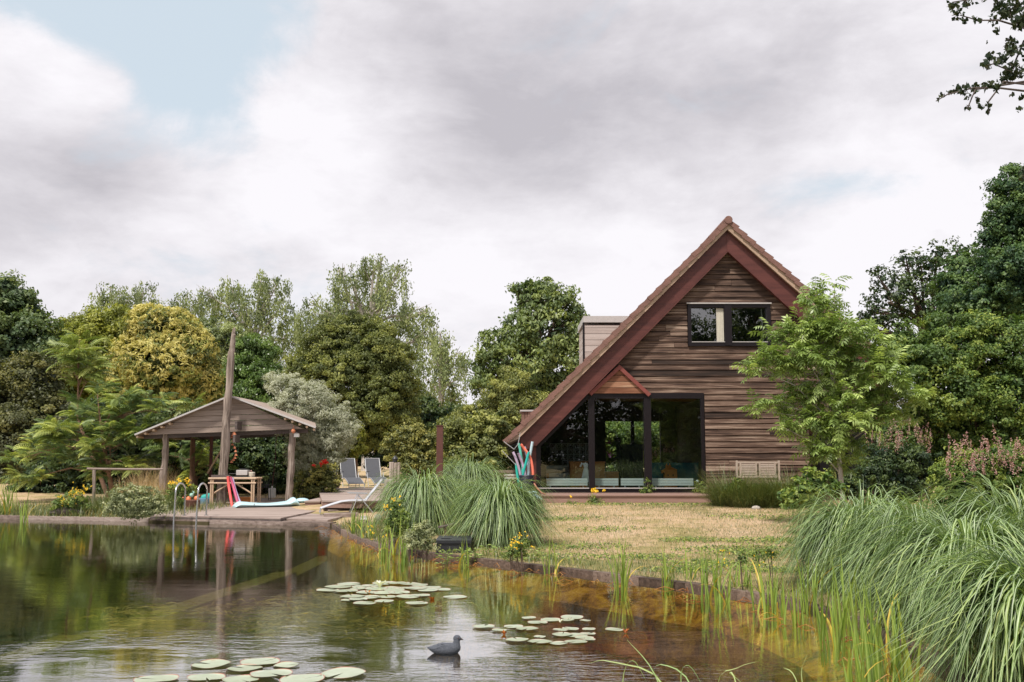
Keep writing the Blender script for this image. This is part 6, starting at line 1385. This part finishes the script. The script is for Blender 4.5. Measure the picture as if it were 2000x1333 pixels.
# ---- loungers
def lounger(label, fabric, back_deg, loc, rz, sc=1.0, low=False):
    o = thing('sun_lounger', label, 'sun lounger', (0,0,0), 'reclining sun loungers' if not low else None)
    w = .30; br_ = rad(back_deg); hz = .40; hx_ = .34         # hinge of the back (x to the rear = +x)
    foot = [(-1.02,.14),(-.72,.24),(-.40,.335),(-.15,.36),(hx_,hz-.04)]
    bt = (hx_+.82*math.cos(br_), hz-.04+.82*math.sin(br_))
    for s_ in (-1, 1):
        mb = MB(); mb.tube([(x, s_*w, z) for x, z in foot], .020, 8); mb.build('side_rail', M['alu'], o, True)
        mb = MB(); mb.tube([(hx_, s_*w, hz-.04), (bt[0], s_*w*.97, bt[1])], .016, 8); mb.build('back_frame', M['alu'], o, True)
    mb = MB()
    def sheet(pl, wa, wb):
        n = len(pl)-1; vs = []
        for i, (x, z) in enumerate(pl): ww = wa+(wb-wa)*i/n; vs += [(x,-ww,z+.004),(x,ww,z+.004),(x,ww,z-.004),(x,-ww,z-.004)]
        fs = []
        for i in range(n): a = 4*i; fs += [(a,a+1,a+5,a+4),(a+1,a+2,a+6,a+5),(a+2,a+3,a+7,a+6),(a+3,a,a+4,a+7)]
        fs += [(3,2,1,0),(4*n,4*n+1,4*n+2,4*n+3)]; mb.add(vs, fs)
    sheet([(x, z+.012) for x, z in foot], w-.012, w-.012); mb.build('seat', M[fabric], o)
    mb = MB(); sheet([(hx_+.01, hz-.02), (bt[0], bt[1])], w-.018, w-.03); mb.build('backrest', M[fabric], o)
    for s_ in (-1, 1):
        a = MB(); a.tube([(-.12, s_*(w+.025), .0), (.12, s_*(w+.025), .56)], .014, 8); a.build('leg', M['alu'], o, True)
        a = MB(); a.tube([(.55, s_*(w+.025), .0), (.10, s_*(w+.025), .54)], .014, 8); a.build('leg', M['alu'], o, True)
        a = MB(); k = 3 if low else 1
        for j in range(k): a.bar((-.20, s_*(w+.028)+(j-(k-1)/2)*.03, .60-.0*j), (.34+.12*math.cos(br_), s_*(w+.028)+(j-(k-1)/2)*.03, .57), .022, .022)
        a.build('armrest', M['alu'] if low else M['black'], o)
        a = MB(); a.tube([(-1.0, s_*w, .14), (-1.04, s_*w, .0)], .014, 8); a.build('leg', M['alu'], o, True)
    mb = MB(); mb.tube([(-1.03,-w,.03),(-1.03,w,.03)], .014); mb.tube([(-.10,-w,.05),(-.10,w,.05)], .012); mb.tube([(bt[0],-w,bt[1]),(bt[0],w,bt[1])], .016); mb.build('cross_bar', M['alu'], o, True)
    o.location = loc; o.rotation_euler = (0,0,rz); o.scale = (sc,)*3; return o
LY = P(690,952,TZ).y
a = P(673,951.5,TZ); lounger('left one of the two dark grey reclining loungers on the raised terrace', 'mesh', 66, (a.x+.28,a.y-.3,TZ+.005), rad(112), .97)
a = P(722,951,TZ); lounger('right one of the two dark grey reclining loungers on the raised terrace', 'mesh', 66, (a.x+.25,a.y-.1,TZ+.005), rad(112), .97)
a = P(690,1002,.17); lounger('light silver lounger seen from the side on the low boards by the pond corner', 'meshlight', 52, (a.x+.02,a.y+.0,.18), rad(13), .86, True)
# ---- small garden things
c = P(711,1022,.1); t = thing('stone_lantern', 'small pale square stone lantern on the bank beside the low lounger', 'lantern', (c.x,c.y,.1))
mb = MB(); mb.box((c.x-.055,c.y-.055,.09),(c.x+.055,c.y+.055,.165)); mb.build('base', M['stone'], t, bevel=.006); mb = MB(); mb.box((c.x-.07,c.y-.07,.17),(c.x+.07,c.y+.07,.245)); mb.build('head', M['white'], t, bevel=.008); mb = MB(); mb.box((c.x-.078,c.y-.078,.248),(c.x+.078,c.y+.078,.262)); mb.build('cap', M['trimgrey'], t)
c = P(738,1017,.1); mb = MB(); mb.ball((c.x,c.y,.17), .10, sc=(1,.9,.85), n=14, m=9); tag(mb.build('round_stone', M['stone'], None, True), 'round pinkish stone on the bank right of the stone lantern', 'stone')
c = P(1457,996,.4); mb = MB(); mb.ball((P(1500,1000,.38).x,24.5,.40), .08, sc=(1.4,1,.8), n=12, m=8); tag(mb.build('round_stone', M['stone'], None, True), 'pale stone at the foot of the fine grass by the lawn', 'stone')
YT = 30.0
t = thing('timber_post', 'thick pale split timber post topped with a dark lamp, right of the loungers', 'post', (W(771,945,YT).x,YT,.4))
mb = MB(); c = W(771,945,YT); zt_ = W(771,903,YT).z; mb.box((c.x-.16,YT-.12,.35),(c.x-.02,YT+.12,zt_), t=.85); mb.box((c.x-.012,YT-.125,.35),(c.x+.07,YT+.12,zt_-.02), t=.7); mb.box((c.x+.078,YT-.12,.35),(c.x+.15,YT+.12,zt_-.01), t=.95); mb.build('timber', M['oldwood'], t, bevel=.012)
mb = MB(); mb.lathe((c.x,YT,zt_+.0),[(.07,0),(.075,.04),(.09,.10),(.06,.15),(.02,.19)],12); tag(mb.build('post_lamp', M['black'], None, True), 'dark rounded lamp on top of the pale timber post', 'lamp')
mb = MB(); c = W(760,948,29.2); mb.box((c.x-.13,29.1,.42),(c.x+.14,29.35,W(760,937,29.2).z)); tag(mb.build('stone_block', M['stone'], None, bevel=.01), 'pale rectangular block at the foot of the timber post', 'block')
YC = 27.0; t = thing('steel_post', 'narrow rusty steel flue post rising behind the grass fountains', 'steel post', (W(859,900,YC).x,YC,.3))
mb = MB(); x0_, x1_ = W(852.5,860,YC).x, W(865,860,YC).x; mb.box((x0_,YC,.2),(x1_,YC+.16,W(859,833,YC).z)); mb.build('shaft', M['rust'], t); mb = MB(); mb.box((x0_-.012,YC-.012,W(859,833,YC).z+.002),(x1_+.012,YC+.172,W(859,832,YC).z+.012)); mb.build('cap', M['rust'], t); mb = MB(); mb.box((x0_-.06,YC-.06,.2),(x1_+.06,YC+.22,.33)); mb.build('base', M['rust'], t)
c = P(647,955,TZ); t = thing('tall_pot', 'dark tall pot at the left edge of the raised terrace', 'pot', (c.x,c.y,TZ)); mb = MB(); mb.lathe((c.x,c.y,TZ),[(.14,0),(.20,.25),(.21,.55),(.17,.72),(.18,.80),(.15,.80)],16); mb.build('pot', M['black'], t, True)
mb = MB()
for k in range(4): mb.tube([(c.x+random.uniform(-.08,.08),c.y,TZ+.6),(c.x+.15+random.uniform(-.1,.35),c.y,TZ+1.5+random.uniform(0,.5))], [.02,.01], 6)
mb.build('cut_branches', M['barkred'], t, True)
a = P(648,955,TZ); mb = MB(); e = W(655,869,a.y); mb.tube([Vector((a.x,a.y-.25,TZ)), Vector((a.x,a.y-.25,TZ)).lerp(e,.5)+Vector((.02,0,0)), e], [.03,.04,.012], 8); tag(mb.build('furled_parasol', M['white'], None, True), 'thin white furled parasol standing behind the left lounger', 'parasol')
# plank stand and black hatch by the pond
c = P(877,1046,.12); t = thing('plank_stand', 'little stand made of one thick plank on two stout posts between the grass fountains', 'plank stand', (c.x,c.y,.1)); YS = c.y
mb = MB(); z1_ = W(877,1028,YS).z; mb.bar((W(860,1030,YS-.12).x,YS-.16,z1_-.01),(W(891,1024,YS+.2).x,YS+.22,z1_+.03), .13, .035); mb.build('plank', M['dkwood'], t, bevel=.006)
for px in (870, 880): mb = MB(); x = W(px,1040,YS).x; mb.box((x-.022,YS-.05+(px-870)*.008,.07),(x+.022,YS+.0+(px-870)*.008,z1_-.035)); mb.build('post', M['edge'], t)
c = P(885,1063,.2); YK = P(885,1072,.13).y; t = thing('pump_hatch', 'flat black hatch with a round hole, lying over the edging between the grass fountains', 'hatch', (c.x,YK,.1))
xa_, xb_ = W(850,1065,YK).x, W(920,1065,YK).x
def ringed(cx, cy, rx, ry, x0, y0, x1, y1, z0, z1, mb, n=24):
    out = []; inn = []
    for k in range(n):
        a = 2*PI*k/n+PI/4; dx, dy = math.cos(a), math.sin(a); s_ = 1/max(abs(dx), abs(dy)); ox = dx*s_; oy = dy*s_
        out.append(((x0+x1)/2+ox*(x1-x0)/2, (y0+y1)/2+oy*(y1-y0)/2)); inn.append((cx+rx*dx, cy+ry*dy))
    vs = [(x,y,z1) for x,y in out]+[(x,y,z1) for x,y in inn]+[(x,y,z0) for x,y in out]+[(x,y,z0) for x,y in inn]; fs = []
    for k in range(n): q = (k+1)%n; fs += [(k,q,n+q,n+k),(2*n+k,2*n+q,q,k),(n+k,n+q,3*n+q,3*n+k),(3*n+k,3*n+q,2*n+q,2*n+k)]
    mb.add(vs, fs)
mb = MB(); ringed(xa_+.17, YK+.28, .10, .10, xa_, YK-.05, xb_, YK+.95, .22, .27, mb); mb.build('lid', M['black'], t)
mb = MB(); mb.box((xa_+.02,YK-.03,.06),(xb_-.02,YK,.215)); mb.box((xb_-.05,YK+.002,.06),(xb_-.02,YK+.9,.215)); mb.box((xa_+.02,YK+.002,.06),(xa_+.05,YK+.9,.215)); mb.box((xa_+.052,YK+.87,.06),(xb_-.052,YK+.9,.215)); mb.build('frame', M['black'], t)
mb = MB(); mb.lathe((xa_+.17,YK+.28,.10),[(.085,0),(.085,.09)],18); mb.build('pipe_mouth', M['blackiron'], t)

# ---- basket of noodles, net, pipe at the house corner
YB_ = 27.55; c = W(1029,957,YB_); bz_ = pz
bk = thing('woven_basket', 'dark navy woven basket full of pool noodles at the house corner', 'basket', (c.x,YB_,bz_-.12))
zt2 = W(1029,929,YB_).z; zb2 = zt2-.40; mb = MB(); nrow = 12
for k in range(nrow):
    for j in range(28):
        a = 2*PI*(j+.5*(k%2))/28; R0 = .175+.02*k/nrow; mb.ct = random.random(); z_ = zb2+(zt2-zb2)*k/nrow
        p0 = Vector((c.x+R0*math.cos(a-.1), YB_+R0*math.sin(a-.1), z_+.018)); p1 = Vector((c.x+(R0+.008)*math.cos(a), YB_+(R0+.008)*math.sin(a), z_+.018)); p2 = Vector((c.x+R0*math.cos(a+.1), YB_+R0*math.sin(a+.1), z_+.018)); mb.tube([p0,p1,p2], .015, 5, cap=False)
mb.lathe((c.x,YB_,zb2),[(.165,0),(.185,zt2-zb2)],24); mb.build('weave', M['navy'], bk, True)
mb = MB(); ps = [(c.x+.195*math.cos(2*PI*k/24), YB_+.195*math.sin(2*PI*k/24), zt2) for k in range(25)]; mb.tube(ps, .014, 6, cap=False); mb.build('rim', M['navy'], bk, True)
g = 'pool noodles standing in the navy basket'; Yn = YB_
NN = [('thick lilac pool noodle leaning left out of the navy basket', [(1020,955,0),(1016,925,0),(1009,900,-.05),(1002,883,-.05)], (.50,.40,.55)),
      ('long mint pool noodle at the back of the navy basket', [(1020,950,.1),(1020,910,.1),(1016,880,.1),(1013,866,.1)], (.15,.62,.50)),
      ('pale mauve pool noodle in the middle of the navy basket', [(1028,955,.05),(1026,930,.05),(1020,905,.05),(1012,885,.05)], (.55,.42,.58)),
      ('deep teal pool noodle crossing in front, leaning right', [(1019,955,-.1),(1022,925,-.1),(1028,902,-.1),(1033,883,-.1)], (.01,.38,.33)),
      ('light grey-blue pool noodle reaching highest at the right of the basket', [(1030,945,0),(1033,905,.0),(1037,880,.0),(1040,863,.0)], (.45,.60,.68)),
      ('coral pool noodle arching at the right side of the navy basket', [(1039,955,-.02),(1041,925,-.02),(1036,895,-.02),(1025,878,-.02),(1017,868,-.02)], (.85,.20,.13)),
      ('pale blue-lilac pool noodle hidden among the others in the navy basket', [(1033,955,.08),(1033,925,.08),(1030,895,.08),(1024,873,.08)], (.50,.55,.72)),
      ('short teal pool noodle poking out at the far left of the navy basket', [(1014,950,.03),(1010,925,.03),(1008,905,.03)], (.02,.45,.38))]
for lb, pl, col in NN: M['nd_'+lb[:14]] = plain('foam', col, .6, var=.08, bump=.15, bs=120); noodle(lb, [W(x,y,Yn+o) for x,y,o in pl], col, .036, grp=g)
YN2 = 27.35; t = thing('landing_net', 'black landing net with a thin pale handle leaning at the left eave corner', 'net', tuple(W(985,870,YN2)))
fr_ = [(984,863),(1004,878),(1012,868),(1016,847)]; mb = MB(); mb.tube([W(x,y,YN2) for x,y in fr_], .012, 6); mb.build('hoop', M['alu'], t, True)
mb = MB(); cn = [W(984,863,YN2),W(1016,847,YN2),W(1012,905,YN2+.15),W(1000,902,YN2+.15)]
for i in range(11):
    u = i/10; a = cn[0].lerp(cn[1],u); b_ = cn[3].lerp(cn[2],u); mb.tube([a, a.lerp(b_,.5)+Vector((0,.06,0)), b_], .0035, 3, cap=False); a = cn[0].lerp(cn[3],u); b_ = cn[1].lerp(cn[2],u); mb.tube([a, a.lerp(b_,.5)+Vector((0,.06,0)), b_], .0035, 3, cap=False)
mb.build('netting', M['blackiron'], t)
mb = MB(); mb.tube([W(981,881,YN2-.1), W(1008,909,YN2-.1)], .010, 6); mb.build('handle', M['alu'], t, True)
mb = MB(); mb.tube([W(1043,945,27.4),W(1050,955,27.3),W(1058,963,27.2),W(1066,966,27.2)], .022, 8); tag(mb.build('bent_pipe', M['copper'], None, True), 'bent copper-coloured pipe curving down to the porch deck by the basket', 'pipe')
c = P(1042,968,pz); mb = MB(); mb.ball((c.x-.05,26.95,gz(c.x,26.95)+.28), .11, sc=(1.6,1,.45), n=12, m=8); mb.tube([(c.x,26.9,.62),(c.x+.15,26.85,.55),(c.x+.22,26.8,.5)], [.06,.05,.02], 8); tag(mb.build('swim_float', M['airbed'], None, True), 'pale blue swim float lying at the left end of the porch deck', 'swim float')
# ---- slatted bench
YBn = 27.2; t = thing('garden_bench', 'weathered slatted garden bench standing in the plants against the boarded wall', 'bench', (W(1481,960,YBn).x,YBn,.42))
bx0, bx1, bz0, bz1 = W(1438,930,YBn).x, W(1524,930,YBn).x, W(1480,932,YBn).z, W(1480,902,YBn).z; bm = (bx0+bx1)/2
for x in (bx0, bx1-.05): mb = MB(); mb.box((x,YBn,.38),(x+.05,YBn+.05,bz1+.03)); mb.build('rear_leg', M['teak'], t); mb = MB(); mb.box((x,YBn-.5,.38),(x+.05,YBn-.45,.38+.55)); mb.build('front_leg', M['teak'], t); mb = MB(); mb.box((x-.005,YBn-.52,.932),(x+.055,YBn-.003,.965)); mb.build('armrest', M['teak'], t)
mb = MB(); mb.box((bx0+.05,YBn,bz1-.045),(bx1-.05,YBn+.045,bz1)); mb.box((bx0+.05,YBn,bz0-.02),(bx1-.05,YBn+.045,bz0+.03))
for x in (bx0+.10, bm-.07, bm+.025, bx1-.155): mb.box((x,YBn+.002,bz0+.03),(x+.045,YBn+.043,bz1-.045))
n = 7
for (xa_, xb_) in ((bx0+.145, bm-.07), (bm+.07, bx1-.155)):
    for k in range(n): z_ = bz0+.045+(bz1-bz0-.10)*k/n; mb.ct = random.uniform(.3,1); mb.box((xa_,YBn+.01,z_),(xb_,YBn+.03,z_+.035))
mb.build('backrest', M['teak'], t)
mb = MB()
for k in range(5): mb.box((bx0+.0,YBn-.48+k*.09,.80),(bx1,YBn-.41+k*.09,.825))
mb.build('seat', M['teak'], t)
# low fence left of the house
YF = 32; t = thing('low_fence', 'low dark wooden fence half hidden behind the grass fountains left of the house', 'fence', (W(950,930,YF).x,YF,.4))
for px in (885,925,965,1005): mb = MB(); x = W(px,930,YF).x; mb.box((x-.05,YF-.05,.3),(x+.05,YF+.05,W(px,917,YF).z)); mb.build('post', M['dkwood'], t)
mb = MB()
for py in (923,932): mb.bar(W(872,py,YF-.07), W(1012,py-2,YF-.07), .03, .09)
mb.build('rail', M['edge'], t)
t = thing('pale_rail', 'short pale rail beside the navy basket', 'rail', (W(1000,935,30).x,30,.4)); mb = MB()
mb.bar(W(985,928,30), W(1012,928,30), .03, .05); mb.bar(W(985,934,30), W(1012,934,30), .03, .05); mb.build('rail', M['white'], t)
mb = MB(); mb.bar(Vector((W(1010,940,30).x,30.03,.35)), W(1010,912,30.03), .07, .07); mb.build('post', M['dkwood'], t)

# ---- coot decoy
dc = P(868,1276,0); t = thing('duck_decoy', 'dark grey coot-like decoy floating on the pond, facing right', 'decoy duck', (0,0,0))
secs = [(-.150,.062,.004,.005),(-.132,.056,.020,.012),(-.10,.050,.042,.028),(-.06,.048,.060,.042),(-.01,.046,.070,.052),(.04,.046,.068,.053),(.085,.050,.055,.050),(.115,.056,.038,.040),(.134,.058,.018,.022),(.140,.058,.004,.006)]
vs = []; fs = []; n = 20
for (x, zc, ry, rz_) in secs:
    for k in range(n): a = 2*PI*k/n; vs.append((x, ry*math.cos(a), zc+rz_*math.sin(a)*(1 if math.sin(a) > 0 else 1.15)))
for i in range(len(secs)-1):
    for k in range(n): fs.append((i*n+k, i*n+(k+1)%n, (i+1)*n+(k+1)%n, (i+1)*n+k))
fs += [tuple(range(n))[::-1], tuple((len(secs)-1)*n+k for k in range(n))]
mb = MB(); mb.add(vs, fs)
mb.tube([(.095,0,.060),(.104,0,.090),(.104,0,.112),(.106,0,.128)], [.044,.032,.027,.024], 16)
mb.ball((.108,0,.134), .031, sc=(1.12,.85,.98), n=18, m=12)
for s_ in (-1, 1):           # folded wings
    mb.lathe((0,0,0),[(0.0001,0),(0.0001,0.0001)],3); 
    wv3 = []; 
    for (x, zc, ry, rz_) in ((-.135,.066,.008,.006),(-.08,.068,.02,.022),(-.02,.066,.028,.032),(.04,.062,.024,.028),(.075,.060,.008,.010)):
        for k in range(10): a = 2*PI*k/10; wv3.append((x, s_*(.040+ry*.9*math.cos(a)*.9), zc+rz_*math.sin(a)))
    mb.add(wv3, [(i*10+k, i*10+(k+1)%10, (i+1)*10+(k+1)%10, (i+1)*10+k) for i in range(4) for k in range(10)])
body = mb.build('body', M['decoy'], t, True); rm = body.modifiers.new('remesh', 'REMESH'); rm.mode = 'VOXEL'; rm.voxel_size = .0045; rm.use_smooth_shade = True
sm_ = body.modifiers.new('smooth', 'SMOOTH'); sm_.factor = .5; sm_.iterations = 2
mb = MB(); mb.tube([(.134,0,.131),(.150,0,.127),(.163,0,.122)], [.010,.007,.002], 8); mb.build('beak', M['dkwood'], t, True)
for s_ in (-1, 1): mb = MB(); mb.ball((.119, s_*.0245, .140), .0045); mb.build('eye', M['rust'], t, True)
t.location = (dc.x, dc.y, -.012); t.rotation_euler = (0,0,rad(3)); t.scale = (1.0,)*3

# ---- water lilies : each pad its own object, copied from four shapes
padm, nt, b = newmat('lily_pad'); p = OBJ(nt)
md = ND(nt, 'ShaderNodeAttribute', attribute_name='tint').outputs['Fac']
oi = ND(nt, 'ShaderNodeObjectInfo').outputs['Random']
c = MIX(nt, NOISE(nt, p, 9, 4, .6), (.26,.32,.20), (.48,.53,.42)); c = MIX(nt, MA(nt, 'MULTIPLY', oi, .35), c, (.30,.36,.20)); c = MIX(nt, MR(nt, NOISE(nt, p, 14, 6, .75), .60, .70), c, (.30,.22,.09)); c = MIX(nt, MR(nt, md, .90, .97), c, (.34,.08,.045))
nt.links.new(c, b.inputs['Base Color']); b.inputs['Roughness'].default_value = .33; b.inputs['Specular IOR Level'].default_value = .9; b.inputs['Coat Weight'].default_value = .35; b.inputs['Coat Roughness'].default_value = .2
protos = []
for k in range(4):
    n = 34; notch = [.16,.10,.05,.22][k]; vs = [(0,0,.004)]; tn = [0]; rings = (.35,.7,.93,1.0); ph = random.uniform(0,6)
    for ri, r_ in enumerate(rings):
        for j in range(n+1):
            a = notch+(2*PI-2*notch)*j/n; wob = 1+.012*math.sin(3*a+ph)+.006*math.sin(7*a); z_ = .004+[.001,.002,.004][ri]*(1+.5*math.sin(5*a)) if ri < 3 else .016*(1+.7*math.sin(3*a+ph))
            vs.append((r_*wob*math.cos(a), r_*wob*math.sin(a), z_)); tn.append([0,.3,.85,1][ri])
    fs = [(0, 1+j, 2+j) for j in range(n)]
    F4 = []
    for ri in range(3):
        for j in range(n): a0 = 1+ri*(n+1)+j; F4.append((a0, a0+n+1, a0+n+2, a0+1))
    me = bpy.data.meshes.new('lily_pad'); me.from_pydata(vs, [], fs+F4); at = me.attributes.new('tint','FLOAT','POINT'); at.data.foreach_set('value', tn); me.materials.append(padm); me.polygons.foreach_set('use_smooth',[True]*len(me.polygons)); protos.append(me)
def pad(px, py, wpx, label, group=None):
    c = P(px, py, .006); r_ = wpx/2/FPX*c.y; o = bpy.data.objects.new('lily_pad', random.choice(protos)); C.objects.link(o)
    o.location = (c.x, c.y, .003+random.uniform(0,.010)); o.rotation_euler = (random.uniform(-.03,.03), random.uniform(-.03,.03), random.uniform(0,6.28)); o.scale = (r_, r_*random.uniform(.9,1.05), .22 if c.y > 9 else .4); tag(o, label, 'lily pad', group)
far = [(682,1141,46),(705,1146,34),(725,1144,40),(751,1140,46),(776,1140,36),(800,1141,46),(820,1144,32),(660,1147,52),(640,1153,44),(676,1155,48),(700,1150,34),(735,1151,44),(765,1149,40),(790,1149,42),(812,1150,44),(840,1148,42),(716,1157,40),(750,1158,42),(780,1158,44),(836,1153,40),(688,1166,50),(722,1167,46),(757,1166,42),(796,1166,48),(820,1163,40),(680,1172,30),(712,1178,46),(750,1175,36),(770,1153,40),(700,1171,36)]
ORD = ['leftmost','second from the left','third from the left','fourth from the left','fifth from the left','sixth from the left','seventh from the left','eighth from the left','ninth from the left']
def rows(lst, cuts, names, raft, grp):
    for k, nm in enumerate(names):
        r_ = sorted([q for q in lst if cuts[k] <= q[1] < cuts[k+1]]); n = len(r_)
        for j, q in enumerate(r_):
            w_ = 'rightmost' if j == n-1 and n > 1 else ORD[min(j, 8)]
            pad(*q, 'pale lily pad, %s in the %s row of the %s' % (w_, nm, raft), grp)
rows(far, (0,1145,1151,1160,1169,1200), ('back','second','middle','fourth','front'), 'far raft', 'lily pads of the far raft')
pad(889,1166,46,'single lily pad floating just right of the far raft'); pad(814,1179,46,'lily pad at the front of the far raft, below the orange leaf'); pad(858,1151,44,'lily pad forming the right tip of the far raft')
mid_ = [(1033,1208,30),(1050,1216,42),(1075,1211,38),(1117,1206,46),(1108,1212,30),(1143,1212,22),(1003,1224,38),(1030,1229,46),(1094,1232,30),(1114,1229,34),(1150,1230,26),(1098,1240,42),(1126,1241,44),(1148,1238,30),(1141,1246,36),(1054,1244,26),(1010,1251,44),(1054,1253,48),(1091,1257,36),(1125,1253,46),(1150,1250,26)]
rows(mid_, (0,1218,1231,1247,1300), ('back','second','third','front'), 'middle raft', 'lily pads of the middle raft')
pad(945,1225,42,'whitish lily pad between the decoy duck and the middle raft, left one'); pad(975,1232,30,'small ragged lily pad between the decoy duck and the middle raft, right one'); pad(1200,1230,36,'single lily pad with a brown edge right of the middle raft')
for q, lb in (((305,1327,84),'near lily pad at the bottom edge, leftmost of the near raft'),((412,1298,72),'near lily pad behind the others, second from the left'),((403,1324,70),'near lily pad cut by the bottom edge, left of the raft\'s middle'),((508,1293,76),'broad near lily pad in the middle of the near raft'),((478,1306,66),'near lily pad tucked under the broad one at its left'),((530,1318,80),'near lily pad in the front row, right of the raft\'s middle'),((470,1328,72),'near lily pad at the bottom edge in the raft\'s middle'),((590,1328,84),'near lily pad at the bottom edge beside the single large one'),((670,1317,86),'single large near lily pad at the right end of the near raft'),((560,1300,50),'small pale near lily pad right of the broad one')): pad(*q, lb)
def petals(px, py, label, mat, n=14, s_=.05, h=.03, name='water_lily', cat='flower'):
    c = P(px, py, .0); V = []
    a = RG.random(n)*2*PI; pos = np.stack([c.x+np.cos(a)*s_*.5, c.y+np.sin(a)*s_*.5, np.full(n, .02+h*.5)], 1); tg = unit(np.stack([np.cos(a)*.6, np.sin(a)*.6, np.full(n, .8)], 1)); nr = unit(np.stack([-np.cos(a), -np.sin(a), np.full(n,.5)], 1))
    o = npmesh(name, leafquads(pos, tg, nr, s_*1.3, s_*.5), quadsF(n), M[mat], None, np.repeat(RG.random(n), 4)); tag(o, label, cat)
lm('petal_white', (.7,.7,.6), (.8,.8,.7), (.85,.85,.75)); lm('dead_leaf', (.30,.07,.02), (.48,.14,.02), (.6,.25,.04))
petals(742,1150,'white water lily bloom in the far raft','petal_white',18,.085,.08)
petals(845,1171,'orange curled dead lily leaf at the right of the far raft','dead_leaf',5,.06,-.02,'dead_leaf','leaf'); petals(718,1158,'small orange dead leaf left of the white bloom','dead_leaf',3,.05,-.02,'dead_leaf','leaf')
petals(985,1240,'red-brown curled leaf between the decoy duck and the middle raft','dead_leaf',5,.045,.0,'dead_leaf','leaf'); petals(1094,1222,'pale pointed bud standing in the middle raft','petal_white',6,.03,.05,'lily_bud','bud'); petals(1222,1238,'brown dead leaf at the edge of the single right-hand pad','dead_leaf',5,.045,.01,'dead_leaf','leaf')
